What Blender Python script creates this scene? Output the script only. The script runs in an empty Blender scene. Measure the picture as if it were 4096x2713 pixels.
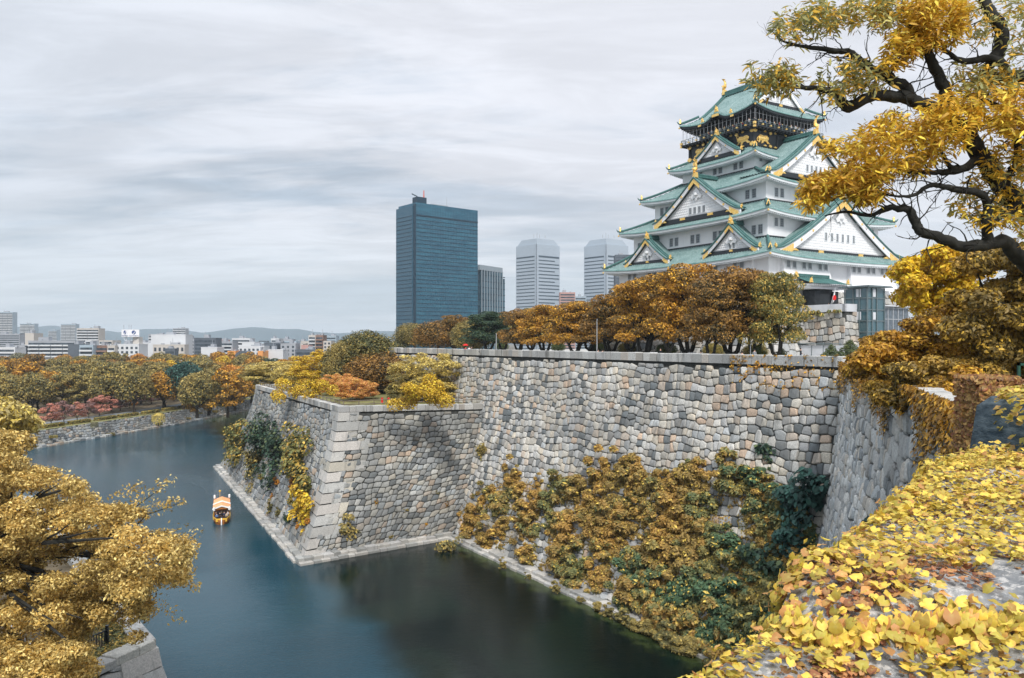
import bpy, math, random
import numpy as np
from mathutils import Vector, Matrix
rad = math.radians
S = bpy.context.scene
# ------------------------------------------------------------------ camera
FPX, HORY = 3100.0, 1363.0            # focal length and eye level in pixels of the 4096 px wide photograph
EYE = 30.0                            # metres above the moat water
cam_d = bpy.data.cameras.new('camera'); cam = bpy.data.objects.new('camera', cam_d)
S.collection.objects.link(cam); S.camera = cam
cam.location = (0, 0, EYE); cam.rotation_euler = (rad(90), 0, 0)
cam_d.sensor_width = 36; cam_d.lens = FPX / 4096 * 36
cam_d.shift_y = (HORY - 2713 / 2) / 4096
cam_d.clip_start = 0.1; cam_d.clip_end = 60000
S.render.resolution_x = 1024; S.render.resolution_y = 678
S.cycles.max_bounces = 6; S.cycles.diffuse_bounces = 3; S.cycles.glossy_bounces = 3
S.cycles.transmission_bounces = 3; S.cycles.volume_bounces = 0; S.cycles.transparent_max_bounces = 6
S.cycles.sample_clamp_indirect = 4
S.view_settings.view_transform = 'Standard'; S.view_settings.look = 'None'
S.view_settings.exposure = 0.15; S.view_settings.gamma = 1.0
# ------------------------------------------------------------------ world and sun (bright overcast)
SUN_EL, SUN_AZ = 46.0, 176.0          # azimuth clockwise from the view direction (+Y): behind the camera, to its right
W = bpy.data.worlds.new('World'); S.world = W; W.use_nodes = True
nt = W.node_tree; nt.nodes.clear()
def wn(t, **k):
    n = nt.nodes.new(t)
    for a, b in k.items(): setattr(n, a, b)
    return n
def wmath(op, a, b=None, clamp=False):
    n = wn('ShaderNodeMath', operation=op); n.use_clamp = clamp
    for i, x in enumerate((a, b)):
        if x is None: continue
        if isinstance(x, (int, float)): n.inputs[i].default_value = x
        else: nt.links.new(x, n.inputs[i])
    return n.outputs[0]
def wmix(f, a, b):
    n = wn('ShaderNodeMix', data_type='RGBA')
    for i, x in ((0, f), (6, a), (7, b)):
        if isinstance(x, (int, float)): n.inputs[i].default_value = x
        elif isinstance(x, tuple): n.inputs[i].default_value = x + (1,)
        else: nt.links.new(x, n.inputs[i])
    return n.outputs[2]
def wnoise(vec, scale, det, rough=.55, dist=0.0, w=0):
    n = wn('ShaderNodeTexNoise'); n.inputs['Scale'].default_value = scale; n.inputs['Detail'].default_value = det
    n.inputs['Roughness'].default_value = rough; n.inputs['Distortion'].default_value = dist
    nt.links.new(vec, n.inputs['Vector']); return n.outputs['Fac']
def wrange(x, a, b, c=0.0, d=1.0):
    n = wn('ShaderNodeMapRange', interpolation_type='SMOOTHSTEP'); nt.links.new(x, n.inputs[0])
    for i, q in enumerate((a, b, c, d)): n.inputs[i + 1].default_value = q
    return n.outputs[0]
sky = wn('ShaderNodeTexSky', sky_type='NISHITA'); sky.sun_disc = False
sky.sun_elevation = rad(SUN_EL); sky.sun_rotation = rad(SUN_AZ)
skys = wn('ShaderNodeVectorMath', operation='SCALE'); nt.links.new(sky.outputs[0], skys.inputs[0]); skys.inputs['Scale'].default_value = 0.10
tc = wn('ShaderNodeTexCoord'); sep = wn('ShaderNodeSeparateXYZ'); nt.links.new(tc.outputs['Generated'], sep.inputs[0])
zc = wmath('ADD', wmath('MAXIMUM', sep.outputs[2], 0.0), 0.13)
comb = wn('ShaderNodeCombineXYZ')
nt.links.new(wmath('DIVIDE', sep.outputs[0], zc), comb.inputs[0]); nt.links.new(wmath('DIVIDE', sep.outputs[1], zc), comb.inputs[1])
mp = wn('ShaderNodeMapping'); nt.links.new(comb.outputs[0], mp.inputs[0])
mp.inputs['Rotation'].default_value = (0, 0, rad(-14)); mp.inputs['Scale'].default_value = (0.42, 1.0, 1.0); mp.inputs['Location'].default_value = (3.3, 1.2, 0)
big = wnoise(mp.outputs[0], 0.55, 4, .5, .4)
mid = wnoise(mp.outputs[0], 1.7, 7, .58, .7)
fine = wnoise(mp.outputs[0], 5.5, 6, .6, .9)
cl = wmath('ADD', wmath('ADD', wmath('MULTIPLY', big, .62), wmath('MULTIPLY', mid, .42)), wmath('MULTIPLY', fine, .20))
f1 = wrange(cl, .49, .67)
cloud = wmix(f1, (.42, .50, .595), (.75, .77, .825))
cm = wn('ShaderNodeVectorMath', operation='SCALE'); nt.links.new(cloud, cm.inputs[0]); nt.links.new(wmath('ADD', wrange(wnoise(mp.outputs[0], 3.1, 8, .62, .5), .36, .66, .90, 1.13), wrange(big, .4, .62, -.05, .05)), cm.inputs['Scale']); cloud = cm.outputs[0]
# brighter to the right (towards +X), greyer blue to the left and low down
side = wrange(sep.outputs[0], -.55, .45)
cloud = wmix(wmath('MULTIPLY', side, .50), cloud, (.75, .765, .82))
left = wrange(sep.outputs[0], -.75, -.05, 1.0, 0.0)
cloud = wmix(wmath('MULTIPLY', left, .45), cloud, (.53, .61, .70))
low = wrange(sep.outputs[2], .015, .20, 1.0, 0.0)
cloud = wmix(wmath('MULTIPLY', low, .55), cloud, (.60, .68, .745))
up = wn('ShaderNodeVectorMath', operation='SCALE'); nt.links.new(cloud, up.inputs[0])   # an overcast sky is brightest overhead
nt.links.new(wrange(sep.outputs[2], .42, .95, 1.0, 2.4), up.inputs['Scale'])
mixs = wmix(.93, skys.outputs[0], up.outputs[0])
bg = wn('ShaderNodeBackground'); nt.links.new(mixs, bg.inputs[0]); bg.inputs[1].default_value = 1.0
wo = wn('ShaderNodeOutputWorld'); nt.links.new(bg.outputs[0], wo.inputs[0])
sun_d = bpy.data.lights.new('sun', 'SUN'); sun = bpy.data.objects.new('sun', sun_d); S.collection.objects.link(sun)
sun_d.energy = 2.9; sun_d.angle = rad(11); sun_d.color = (1.0, .955, .90)
sdir = Vector((math.sin(rad(SUN_AZ)) * math.cos(rad(SUN_EL)), math.cos(rad(SUN_AZ)) * math.cos(rad(SUN_EL)), math.sin(rad(SUN_EL))))
sun.rotation_euler = sdir.to_track_quat('Z', 'Y').to_euler()
# ------------------------------------------------------------------ helpers
COL = S.collection
def ap(px, py, D):
    """a point seen in the photograph (pixels of the 4096 px original) standing D metres in front of the camera"""
    return np.array([(px - 2048) / FPX * D, D, EYE - (py - HORY) / FPX * D])
def az(px, py, z):
    return ap(px, py, (z - EYE) * FPX / (HORY - py))
K = 4096 / 2367.0
YAW = rad(31.79); CY, SY = math.cos(YAW), math.sin(YAW)
def site(v, u, z=0.0):
    return np.array([v * CY - u * SY, v * SY + u * CY, z])
def to_site(p):
    return p[0] * CY + p[1] * SY, -p[0] * SY + p[1] * CY
def to_px(p):
    return 2048 + FPX * p[0] / p[1], HORY - FPX * (p[2] - EYE) / p[1]

class MB:
    def __init__(s): s.v = []; s.f = []; s.m = []
    def add(s, vs, fs, mi=0):
        b = len(s.v); s.v += [(float(p[0]), float(p[1]), float(p[2])) for p in vs]
        s.f += [tuple(i + b for i in f) for f in fs]; s.m += [mi] * len(fs); return s
    def hexa(s, p, mi=0):    # 8 corners: bottom ring 0-3, top ring 4-7
        return s.add(p, [(0, 3, 2, 1), (4, 5, 6, 7), (0, 1, 5, 4), (1, 2, 6, 5), (2, 3, 7, 6), (3, 0, 4, 7)], mi)
    def box(s, x0, x1, y0, y1, z0, z1, mi=0):
        return s.hexa([(x0, y0, z0), (x1, y0, z0), (x1, y1, z0), (x0, y1, z0), (x0, y0, z1), (x1, y0, z1), (x1, y1, z1), (x0, y1, z1)], mi)
    def frus(s, x0, x1, y0, y1, z0, X0, X1, Y0, Y1, z1, mi=0):
        return s.hexa([(x0, y0, z0), (x1, y0, z0), (x1, y1, z0), (x0, y1, z0), (X0, Y0, z1), (X1, Y0, z1), (X1, Y1, z1), (X0, Y1, z1)], mi)
    def obox(s, c, ax, ay, hx, hy, z0, z1, mi=0, bev=0.0):
        """box on axes ax, ay (unit, horizontal) about c"""
        c = np.array(c[:2]); ax = np.array(ax[:2]); ay = np.array(ay[:2])
        q = lambda a, b: c + ax * a + ay * b
        r = [q(-hx, -hy), q(hx, -hy), q(hx, hy), q(-hx, hy)]
        if bev <= 0:
            return s.hexa([(*p, z0) for p in r] + [(*p, z1) for p in r], mi)
        h2x, h2y = hx - bev, hy - bev
        t = [q(-h2x, -h2y), q(h2x, -h2y), q(h2x, h2y), q(-h2x, h2y)]
        V = [(*p, z0) for p in r] + [(*p, z1 - bev) for p in r] + [(*p, z1) for p in t]
        F = [(0, 1, 5, 4), (1, 2, 6, 5), (2, 3, 7, 6), (3, 0, 4, 7), (4, 5, 9, 8), (5, 6, 10, 9), (6, 7, 11, 10), (7, 4, 8, 11), (8, 9, 10, 11), (3, 2, 1, 0)]
        return s.add(V, F, mi)
    def tube(s, pts, rs, n=6, mi=0, cap=True):
        pts = [np.array(p, float) for p in pts]; m = len(pts)
        if not hasattr(rs, '__len__'): rs = [rs] * m
        V = []; ref = np.array([0.31, 0.17, 0.93])
        for i, p in enumerate(pts):
            d = pts[min(i + 1, m - 1)] - pts[max(i - 1, 0)]; d /= (np.linalg.norm(d) + 1e-9)
            a = np.cross(d, ref)
            if np.linalg.norm(a) < .2: a = np.cross(d, np.array([1.0, 0.2, 0]))
            a /= np.linalg.norm(a); b = np.cross(d, a)
            for k in range(n):
                t = 2 * math.pi * k / n; V.append(p + rs[i] * (math.cos(t) * a + math.sin(t) * b))
        F = [(i * n + k, i * n + (k + 1) % n, (i + 1) * n + (k + 1) % n, (i + 1) * n + k) for i in range(m - 1) for k in range(n)]
        if cap: F += [tuple(range(n))[::-1], tuple((m - 1) * n + k for k in range(n))]
        return s.add(V, F, mi)
    def grid(s, P, mi=0):
        P = np.asarray(P, float); r, c = P.shape[:2]
        F = [(i * c + j, i * c + j + 1, (i + 1) * c + j + 1, (i + 1) * c + j) for i in range(r - 1) for j in range(c - 1)]
        return s.add(P.reshape(-1, 3), F, mi)
    def lathe(s, c, prof, n=10, mi=0):
        V = [(c[0] + r * math.cos(2 * math.pi * k / n), c[1] + r * math.sin(2 * math.pi * k / n), c[2] + z) for r, z in prof for k in range(n)]
        F = [(i * n + k, i * n + (k + 1) % n, (i + 1) * n + (k + 1) % n, (i + 1) * n + k) for i in range(len(prof) - 1) for k in range(n)]
        F += [tuple(range(n))[::-1], tuple((len(prof) - 1) * n + k for k in range(n))]
        return s.add(V, F, mi)
    def ell(s, c, r, mi=0, n=8, m=5):
        prof = [(math.sin(math.pi * i / m), -math.cos(math.pi * i / m)) for i in range(m + 1)]
        V = [(c[0] + r[0] * a * math.cos(2 * math.pi * k / n), c[1] + r[1] * a * math.sin(2 * math.pi * k / n), c[2] + r[2] * z) for a, z in prof for k in range(n)]
        F = [(i * n + k, i * n + (k + 1) % n, (i + 1) * n + (k + 1) % n, (i + 1) * n + k) for i in range(m) for k in range(n)]
        return s.add(V, F, mi)
    def poly_ext(s, pts, d, mi=0):
        """closed outline pts (3-D) extruded by vector d"""
        n = len(pts); d = np.array(d, float); V = [np.array(p, float) for p in pts]; V += [p + d for p in V]
        F = [tuple(range(n))[::-1], tuple(range(n, 2 * n))] + [(i, (i + 1) % n, n + (i + 1) % n, n + i) for i in range(n)]
        return s.add(V, F, mi)
    def build(s, name, mats, parent=None, origin=None, smooth=False, **tags):
        me = bpy.data.meshes.new(name)
        v = np.array(s.v, float).reshape(-1, 3)
        if origin is not None: v = v - np.array(origin, float)
        me.from_pydata(v.tolist(), [], s.f)
        for m in (mats if isinstance(mats, (list, tuple)) else [mats]): me.materials.append(m)
        if len(me.materials) > 1: me.polygons.foreach_set('material_index', s.m)
        if smooth: me.polygons.foreach_set('use_smooth', [True] * len(me.polygons))
        me.update()
        o = bpy.data.objects.new(name, me); COL.objects.link(o)
        if origin is not None: o.location = tuple(origin)
        if parent is not None: o.parent = parent
        tag(o, **tags); return o
def tag(o, label=None, cat=None, group=None, kind=None):
    if label: o['label'] = label
    if cat: o['category'] = cat
    if group: o['group'] = group
    if kind: o['kind'] = kind
    return o
def empty(name, loc=(0, 0, 0), rz=0, **tags):
    o = bpy.data.objects.new(name, None); COL.objects.link(o); o.location = tuple(float(q) for q in loc); o.rotation_euler = (0, 0, rz)
    o.empty_display_size = .5
    return tag(o, **tags)
def fast_mesh(name, V, nper, mats, faces=None, attr=None):
    """V (n,nper,3): one polygon of nper corners each, or with faces (list of index tuples) repeated for each"""
    n = V.shape[0]; me = bpy.data.meshes.new(name); vv = V.reshape(-1, 3).astype(np.float32)
    me.vertices.add(len(vv)); me.vertices.foreach_set('co', vv.ravel())
    if faces is None: faces = [tuple(range(nper))]
    li = np.array([i for f in faces for i in f]); ls = np.array([len(f) for f in faces])
    L = (np.arange(n)[:, None] * nper + li[None, :]).ravel().astype(np.int32)
    lt = np.tile(ls, n).astype(np.int32); st = np.concatenate([[0], np.cumsum(lt)[:-1]]).astype(np.int32)
    me.loops.add(len(L)); me.loops.foreach_set('vertex_index', L)
    me.polygons.add(len(lt)); me.polygons.foreach_set('loop_start', st); me.polygons.foreach_set('loop_total', lt)
    for m in (mats if isinstance(mats, (list, tuple)) else [mats]): me.materials.append(m)
    me.update(calc_edges=True)
    if attr is not None: a_ = me.attributes.new('rim', 'FLOAT', 'POINT'); a_.data.foreach_set('value', np.tile(np.array(attr, np.float32), n))
    return me
def mobj(name, me, parent=None, mat=None, loc=None, **tags):
    o = bpy.data.objects.new(name, me); COL.objects.link(o)
    if parent is not None: o.parent = parent
    if loc is not None: o.location = tuple(float(q) for q in loc)
    if mat is not None:
        o.material_slots[0].link = 'OBJECT'; o.material_slots[0].material = mat
    return tag(o, **tags)
def copy_tree(o, parent=None):
    c = o.copy(); COL.objects.link(c)
    if parent is not None: c.parent = parent
    for ch in list(o.children): copy_tree(ch, c)
    return c
# ------------------------------------------------------------------ materials
class NT:
    def __init__(s, name):
        s.m = bpy.data.materials.new(name); s.m.use_nodes = True; s.t = s.m.node_tree; s.t.nodes.clear()
        s.out = s.t.nodes.new('ShaderNodeOutputMaterial')
    def n(s, t, ins=None, **k):
        x = s.t.nodes.new(t)
        for a, b in k.items(): setattr(x, a, b)
        for a, b in (ins or {}).items(): s.set(x.inputs[a], b)
        return x
    def set(s, i, v):
        if hasattr(v, 'node'): s.t.links.new(v, i)
        elif isinstance(v, tuple) and len(v) == 3 and i.type == 'RGBA': i.default_value = v + (1,)
        else: i.default_value = v
    def obj(s): return s.n('ShaderNodeTexCoord').outputs['Object']
    def gpos(s): return s.n('ShaderNodeNewGeometry').outputs['Position']
    def island(s): return s.n('ShaderNodeNewGeometry').outputs['Random Per Island']
    def mapv(s, v, sc=(1, 1, 1), rot=(0, 0, 0)): return s.n('ShaderNodeMapping', {0: v, 'Scale': sc, 'Rotation': rot}).outputs[0]
    def noise(s, v, sc, det=3, rough=.55, dist=0.0): return s.n('ShaderNodeTexNoise', {'Vector': v, 'Scale': sc, 'Detail': det, 'Roughness': rough, 'Distortion': dist}).outputs['Fac']
    def mix(s, f, a, b, blend='MIX'): return s.n('ShaderNodeMix', {0: f, 6: a, 7: b}, data_type='RGBA', blend_type=blend).outputs[2]
    def math(s, op, a, b=0.0): return s.n('ShaderNodeMath', {0: a, 1: b}, operation=op).outputs[0]
    def rng(s, x, a, b, c=0.0, d=1.0): return s.n('ShaderNodeMapRange', {0: x, 1: a, 2: b, 3: c, 4: d}, interpolation_type='SMOOTHSTEP').outputs[0]
    def ramp(s, x, stops, interp='LINEAR'):
        r = s.n('ShaderNodeValToRGB', {0: x}); cr = r.color_ramp; cr.interpolation = interp
        while len(cr.elements) < len(stops): cr.elements.new(.5)
        for e, (p, c) in zip(cr.elements, stops): e.position = p; e.color = (*c, 1)
        return r.outputs[0]
    def bump(s, h, st=.3, d=.1): return s.n('ShaderNodeBump', {'Height': h, 'Strength': st, 'Distance': d}).outputs[0]
    def prin(s, col, rough=.8, metal=0.0, spec=.3, normal=None, **k):
        p = s.n('ShaderNodeBsdfPrincipled', {'Base Color': col, 'Roughness': rough, 'Metallic': metal, 'Specular IOR Level': spec})
        for a, b in k.items(): s.set(p.inputs[a.replace('_', ' ')], b)
        if normal is not None: s.set(p.inputs['Normal'], normal)
        s.t.links.new(p.outputs[0], s.out.inputs[0]); return s.m
def simple(name, col, rough=.7, metal=0.0, spec=.3, var=.12, sc=2.0, bump=0.0):
    N = NT(name); o = N.obj(); f = N.noise(o, sc, 4)
    c = N.mix(N.rng(f, .3, .7), tuple(q * (1 - var) for q in col), tuple(min(1, q * (1 + var)) for q in col))
    return N.prin(c, rough, metal, spec, N.bump(f, bump, .05) if bump else None)
def leafmat(name, c1, c2, c3=None, acc=.0, patch=.35, trans=.14, c4=None, vr=(.62, 1.3)):
    """foliage: patches between c1 and c2, each leaf a bit different, some leaves c3"""
    N = NT(name); g = N.gpos(); isl = N.island()
    pf = N.rng(N.noise(g, patch, 3, .6), .40, .58)
    lf = N.math('ADD', N.math('MULTIPLY', pf, .65), N.math('MULTIPLY', isl, .35))
    col = N.mix(lf, c1, c2)
    if c4 is not None:
        orn = N.n('ShaderNodeObjectInfo').outputs['Random']; col = N.mix(N.math('MULTIPLY', orn, .55), col, c4)
    if c3 is not None:
        i2 = N.math('FRACT', N.math('MULTIPLY', isl, 17.31)); pf2 = N.noise(g, patch * 2.3, 1)
        col = N.mix(N.rng(N.math('ADD', i2, N.math('MULTIPLY', pf2, .8)), 1.35 - acc, 1.45 - acc), col, c3)
    v = N.n('ShaderNodeHueSaturation', {'Hue': .5, 'Saturation': 1.0, 'Value': N.rng(N.math('FRACT', N.math('MULTIPLY', isl, 7.77)), 0, 1, *vr), 'Color': col}).outputs[0]
    d = N.n('ShaderNodeBsdfPrincipled', {'Base Color': v, 'Roughness': .55, 'Specular IOR Level': .35})
    t = N.n('ShaderNodeBsdfTranslucent', {'Color': v})
    m = N.n('ShaderNodeMixShader', {0: trans, 1: d.outputs[0], 2: t.outputs[0]})
    N.t.links.new(m.outputs[0], N.out.inputs[0]); return N.m
def stonemat(name, pal, stain=.5, low=.35, mort=None):
    """pal: colours picked stone by stone; long dark weather streaks and speckle"""
    N = NT(name); g = N.gpos(); isl = N.island()
    st = [(i / len(pal), c) for i, c in enumerate(pal)]
    c = N.ramp(isl, st, 'CONSTANT')
    i2 = N.math('FRACT', N.math('MULTIPLY', isl, 31.7))
    c = N.n('ShaderNodeHueSaturation', {'Hue': .5, 'Saturation': 1.0, 'Value': N.rng(i2, 0, 1, .80, 1.16), 'Color': c}).outputs[0]
    patch = N.rng(N.noise(g, .09, 3, .6), .42, .60)
    c = N.mix(N.math('MULTIPLY', patch, stain), c, (.15, .155, .15), 'MIX')
    strk = N.rng(N.noise(N.mapv(g, (1.1, 1.1, .12)), 1.0, 4, .6), .52, .70)
    c = N.mix(N.math('MULTIPLY', strk, low), c, (.055, .058, .055))
    sp = N.noise(g, 9, 5, .7)
    c = N.mix(N.rng(sp, .35, .68, 0, .5), c, (.16, .16, .15))
    return N.prin(c, .88, 0, .2, N.bump(sp, .5, .06))
M = {}
N = NT('white_plaster'); g = N.obj(); a_ = N.rng(N.noise(N.mapv(g, (1.2, 1.2, .10)), 1.0, 4, .65), .50, .78, 0, .28)
M['white'] = N.prin(N.mix(a_, (.81, .82, .84), (.52, .53, .53)), .78, 0, .3)
M['cream'] = simple('cream_plaster', (.74, .70, .65), .8, var=.08, sc=.5)
M['lattice'] = simple('white_lattice', (.76, .77, .78), .7, var=.05)
M['soffit'] = simple('soffit_white', (.70, .73, .75), .8, var=.06, sc=.8)
M['black'] = simple('black_lacquer', (.012, .016, .020), .35, spec=.5, var=.3)
M['darkwood'] = simple('dark_timber', (.03, .035, .04), .6, var=.3)
M['pane'] = simple('window_pane', (.10, .125, .15), .3, spec=.5, var=.3)
M['bar'] = simple('window_bar', (.38, .40, .42), .6)
N = NT('gold_leaf'); f = N.noise(N.obj(), 3.5, 3)
M['gold'] = N.prin(N.mix(N.rng(f, .35, .65), (.95, .55, .12), (1.0, .74, .28)), .34, .55, .5, N.bump(f, .6, .08))
def roofmat(name, c1, c2, c3, sp=.75):
    N = NT(name); g = N.obj(); f = N.noise(g, .5, 4, .65); f2 = N.noise(g, 6.0, 3, .7)
    c = N.mix(N.rng(f, .35, .65), c1, c2); c = N.mix(N.rng(f2, .45, .75, 0, sp), c, c3)
    return N.prin(c, .55, 0, .4)
M['roof'] = roofmat('verdigris_tiles', (.085, .165, .158), (.145, .235, .225), (.42, .49, .48))
M['ridge'] = roofmat('dark_verdigris', (.028, .10, .09), (.05, .14, .13), (.18, .30, .29), .6)
M['eavetile'] = roofmat('eave_tile', (.12, .27, .25), (.2, .36, .34), (.45, .56, .55))
M['bark'] = simple('bark', (.045, .035, .026), .9, var=.4, sc=4, bump=.6)
M['barkdark'] = simple('dark_bark', (.022, .022, .019), .9, var=.4, sc=6, bump=.6)
M['barkpale'] = simple('pale_bark', (.28, .29, .27), .85, var=.3, sc=3)
PAL = [(.66, .61, .52), (.60, .585, .55), (.52, .515, .50), (.70, .62, .50), (.44, .445, .44), (.64, .63, .59), (.62, .52, .42), (.70, .67, .61), (.15, .17, .18), (.58, .54, .47), (.67, .65, .60), (.34, .33, .31), (.68, .50, .36), (.53, .55, .55), (.68, .63, .54), (.22, .23, .23)]
M['stone'] = stonemat('granite_stones', PAL, .30, .5)
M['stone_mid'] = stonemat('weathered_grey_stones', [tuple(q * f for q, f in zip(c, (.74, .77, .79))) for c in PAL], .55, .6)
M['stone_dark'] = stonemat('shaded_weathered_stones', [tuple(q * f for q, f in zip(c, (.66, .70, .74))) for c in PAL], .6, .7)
M['stone_side'] = stonemat('blue_grey_stones', [(.60, .60, .58), (.66, .66, .63), (.52, .54, .54), (.70, .68, .63), (.58, .56, .53), (.30, .32, .33), (.64, .58, .50)], .35, .6)
M['stone_light'] = stonemat('pale_quoins', [(.55, .53, .47), (.50, .49, .46), (.56, .53, .49), (.45, .45, .43), (.58, .54, .45)], .25, .3)
M['coping'] = stonemat('coping_blocks', [(.56, .54, .50), (.52, .52, .50), (.60, .59, .56), (.44, .44, .43), (.55, .50, .44)], .25, .75)
M['ledge'] = stonemat('ledge_blocks', [(.52, .50, .46), (.46, .45, .43), (.58, .55, .50), (.36, .36, .34)], .2, .3)
M['joint'] = simple('dark_joints', (.05, .052, .048), .95, var=.3)
M['grey'] = simple('grey_concrete', (.36, .38, .40), .8, var=.12, sc=.7)
M['lightgrey'] = simple('light_grey', (.55, .57, .60), .8, var=.08, sc=.7)
M['metal'] = simple('grey_steel', (.13, .17, .18), .45, .3, .5)
M['paving'] = simple('pale_paving', (.42, .41, .38), .85, var=.1, sc=.3)
M['soil'] = simple('leafy_soil', (.11, .085, .05), .95, var=.4, sc=.6, bump=.3)
M['grass'] = simple('dry_grass', (.17, .16, .06), .95, var=.35, sc=.5, bump=.3)
M['asphalt'] = simple('path_asphalt', (.17, .18, .18), .9, var=.15, sc=.5)
# ================================================================== SETTING
# water
N = NT('moat_water'); g = N.gpos()
w1 = N.noise(N.mapv(g, (1.0, 2.6, 1), (0, 0, rad(18))), 2.0, 5, .68, .4); w2 = N.noise(N.mapv(g, (1.0, 2.2, 1), (0, 0, rad(-25))), .35, 3, .5, .2)
calm = N.rng(N.noise(g, .018, 3), .40, .62, .25, 1.0)
hgt = N.math('MULTIPLY', N.math('ADD', N.math('MULTIPLY', w1, .7), N.math('MULTIPLY', w2, .6)), calm)
HG = hgt
sx = N.n('ShaderNodeSeparateXYZ', {0: g}).outputs
dist = N.math('ADD', N.math('MULTIPLY', N.math('SUBTRACT', sx[0], -28.3), .904), N.math('MULTIPLY', N.math('SUBTRACT', sx[1], 104.9), .427))   # dark wall reflection painted into the water colour beyond this line
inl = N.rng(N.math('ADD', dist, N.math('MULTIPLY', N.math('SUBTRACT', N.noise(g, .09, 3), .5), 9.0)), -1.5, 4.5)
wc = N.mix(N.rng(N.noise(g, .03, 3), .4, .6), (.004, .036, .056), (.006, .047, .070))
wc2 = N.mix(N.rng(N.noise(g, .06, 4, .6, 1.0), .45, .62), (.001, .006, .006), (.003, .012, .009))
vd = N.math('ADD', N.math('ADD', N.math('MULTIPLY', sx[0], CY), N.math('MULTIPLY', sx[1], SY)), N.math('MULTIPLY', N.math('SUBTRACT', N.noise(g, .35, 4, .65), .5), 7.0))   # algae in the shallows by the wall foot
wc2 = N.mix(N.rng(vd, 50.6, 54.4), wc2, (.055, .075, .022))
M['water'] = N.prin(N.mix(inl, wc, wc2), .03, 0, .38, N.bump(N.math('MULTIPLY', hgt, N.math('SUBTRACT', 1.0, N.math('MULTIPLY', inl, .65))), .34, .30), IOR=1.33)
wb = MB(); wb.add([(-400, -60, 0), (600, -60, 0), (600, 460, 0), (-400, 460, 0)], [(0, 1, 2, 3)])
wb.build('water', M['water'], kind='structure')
wb = MB(); wb.add([(-400, -60, -4), (600, -60, -4), (600, 460, -4), (-400, 460, -4)], [(0, 1, 2, 3)])
wb.build('moat_bed', M['soil'], kind='structure')
# far ground, reaching the horizon, with the bank of the moat as its near edge
BANK = [(-172, 60), (-150, 130), (-133.2, 214), (-121.5, 270), (-113.5, 331), (-96, 372), (-40, 395), (150, 402)]
def bank_in(d):
    out = []
    for i, p in enumerate(BANK):
        a = np.array(BANK[max(i - 1, 0)]); b = np.array(BANK[min(i + 1, len(BANK) - 1)]); t = (b - a) / np.linalg.norm(b - a)
        out.append(np.array(p) + np.array([-t[1], t[0]]) * d)
    return out
gz = 4.6
G = MB(); inn = bank_in(1.3); far = [(-9500, 60), (-9500, 1500), (-9500, 5000), (-9500, 9500), (-5000, 9500), (0, 9500), (5000, 9500), (9500, 9500)]
P = np.array([[(*p, gz) for p in inn], [(*f, gz) for f in far]]); G.grid(P)
G.add([(150, 402, gz), (9500, 402, gz), (9500, 9500, gz)], [(0, 1, 2)])
G.build('ground', M['soil'], kind='structure')
def ribbon(name, d0, d1, z, mat, i0=0, i1=None, **k):
    a, b = bank_in(d0), bank_in(d1); m = MB(); m.grid(np.array([[(*p, z) for p in a[i0:i1]], [(*p, z) for p in b[i0:i1]]])); return m.build(name, mat, **k)
ribbon('lawn_strip', 1.3, 9.0, gz + .02, M['grass'], kind='structure')
ribbon('path', 9.0, 17.0, gz + .04, M['asphalt'], kind='structure')
k_ = ribbon('kerb', 8.7, 9.0, gz + .15, M['lightgrey'], kind='structure')
# hills
N = NT('distant_hills'); M['hills'] = N.prin((.05, .085, .10), .95, 0, .1)
HL = [(-900, 1318), (-500, 1305), (-200, 1322), (0, 1310), (53, 1306), (100, 1312), (140, 1309), (183, 1304), (219, 1303), (260, 1308), (330, 1318), (399, 1326), (429, 1324), (473, 1329), (520, 1322), (562, 1318), (635, 1314), (680, 1316), (744, 1321), (803, 1332), (871, 1323), (917, 1316), (960, 1313), (1005, 1308), (1072, 1313), (1140, 1318), (1191, 1315), (1259, 1329), (1347, 1334), (1500, 1322), (1700, 1330), (2000, 1320), (2300, 1333), (2700, 1322), (3200, 1335), (3700, 1326), (4400, 1330), (5200, 1340)]
hp = np.array(HL, float); xs = np.arange(-900, 5200, 14.0); ys = np.interp(xs, hp[:, 0], hp[:, 1])
rg = np.random.default_rng(3); ys = ys + np.convolve(rg.normal(0, 1.6, len(xs)), np.ones(4) / 4, 'same')
def ridge(px, py, D0, D1, D2):
    a = []; b = []; c_ = []
    for x, y in zip(px, py):
        t = ap(x, y, D1); f = ap(x, HORY, D0); k = ap(x, HORY, D2)
        m_ = ap(x, HORY + (y - HORY) * .45, (D0 + D1) / 2); m_[2] += rg.normal(0, 6)
        a.append([(f[0], f[1], 0), m_, t, (k[0], k[1], 0)])
    return np.array(a)
hb = MB(); hb.grid(ridge(xs, ys, 5200, 6000, 7200)); hb.build('hills', M['hills'], kind='structure', smooth=True)

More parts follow.
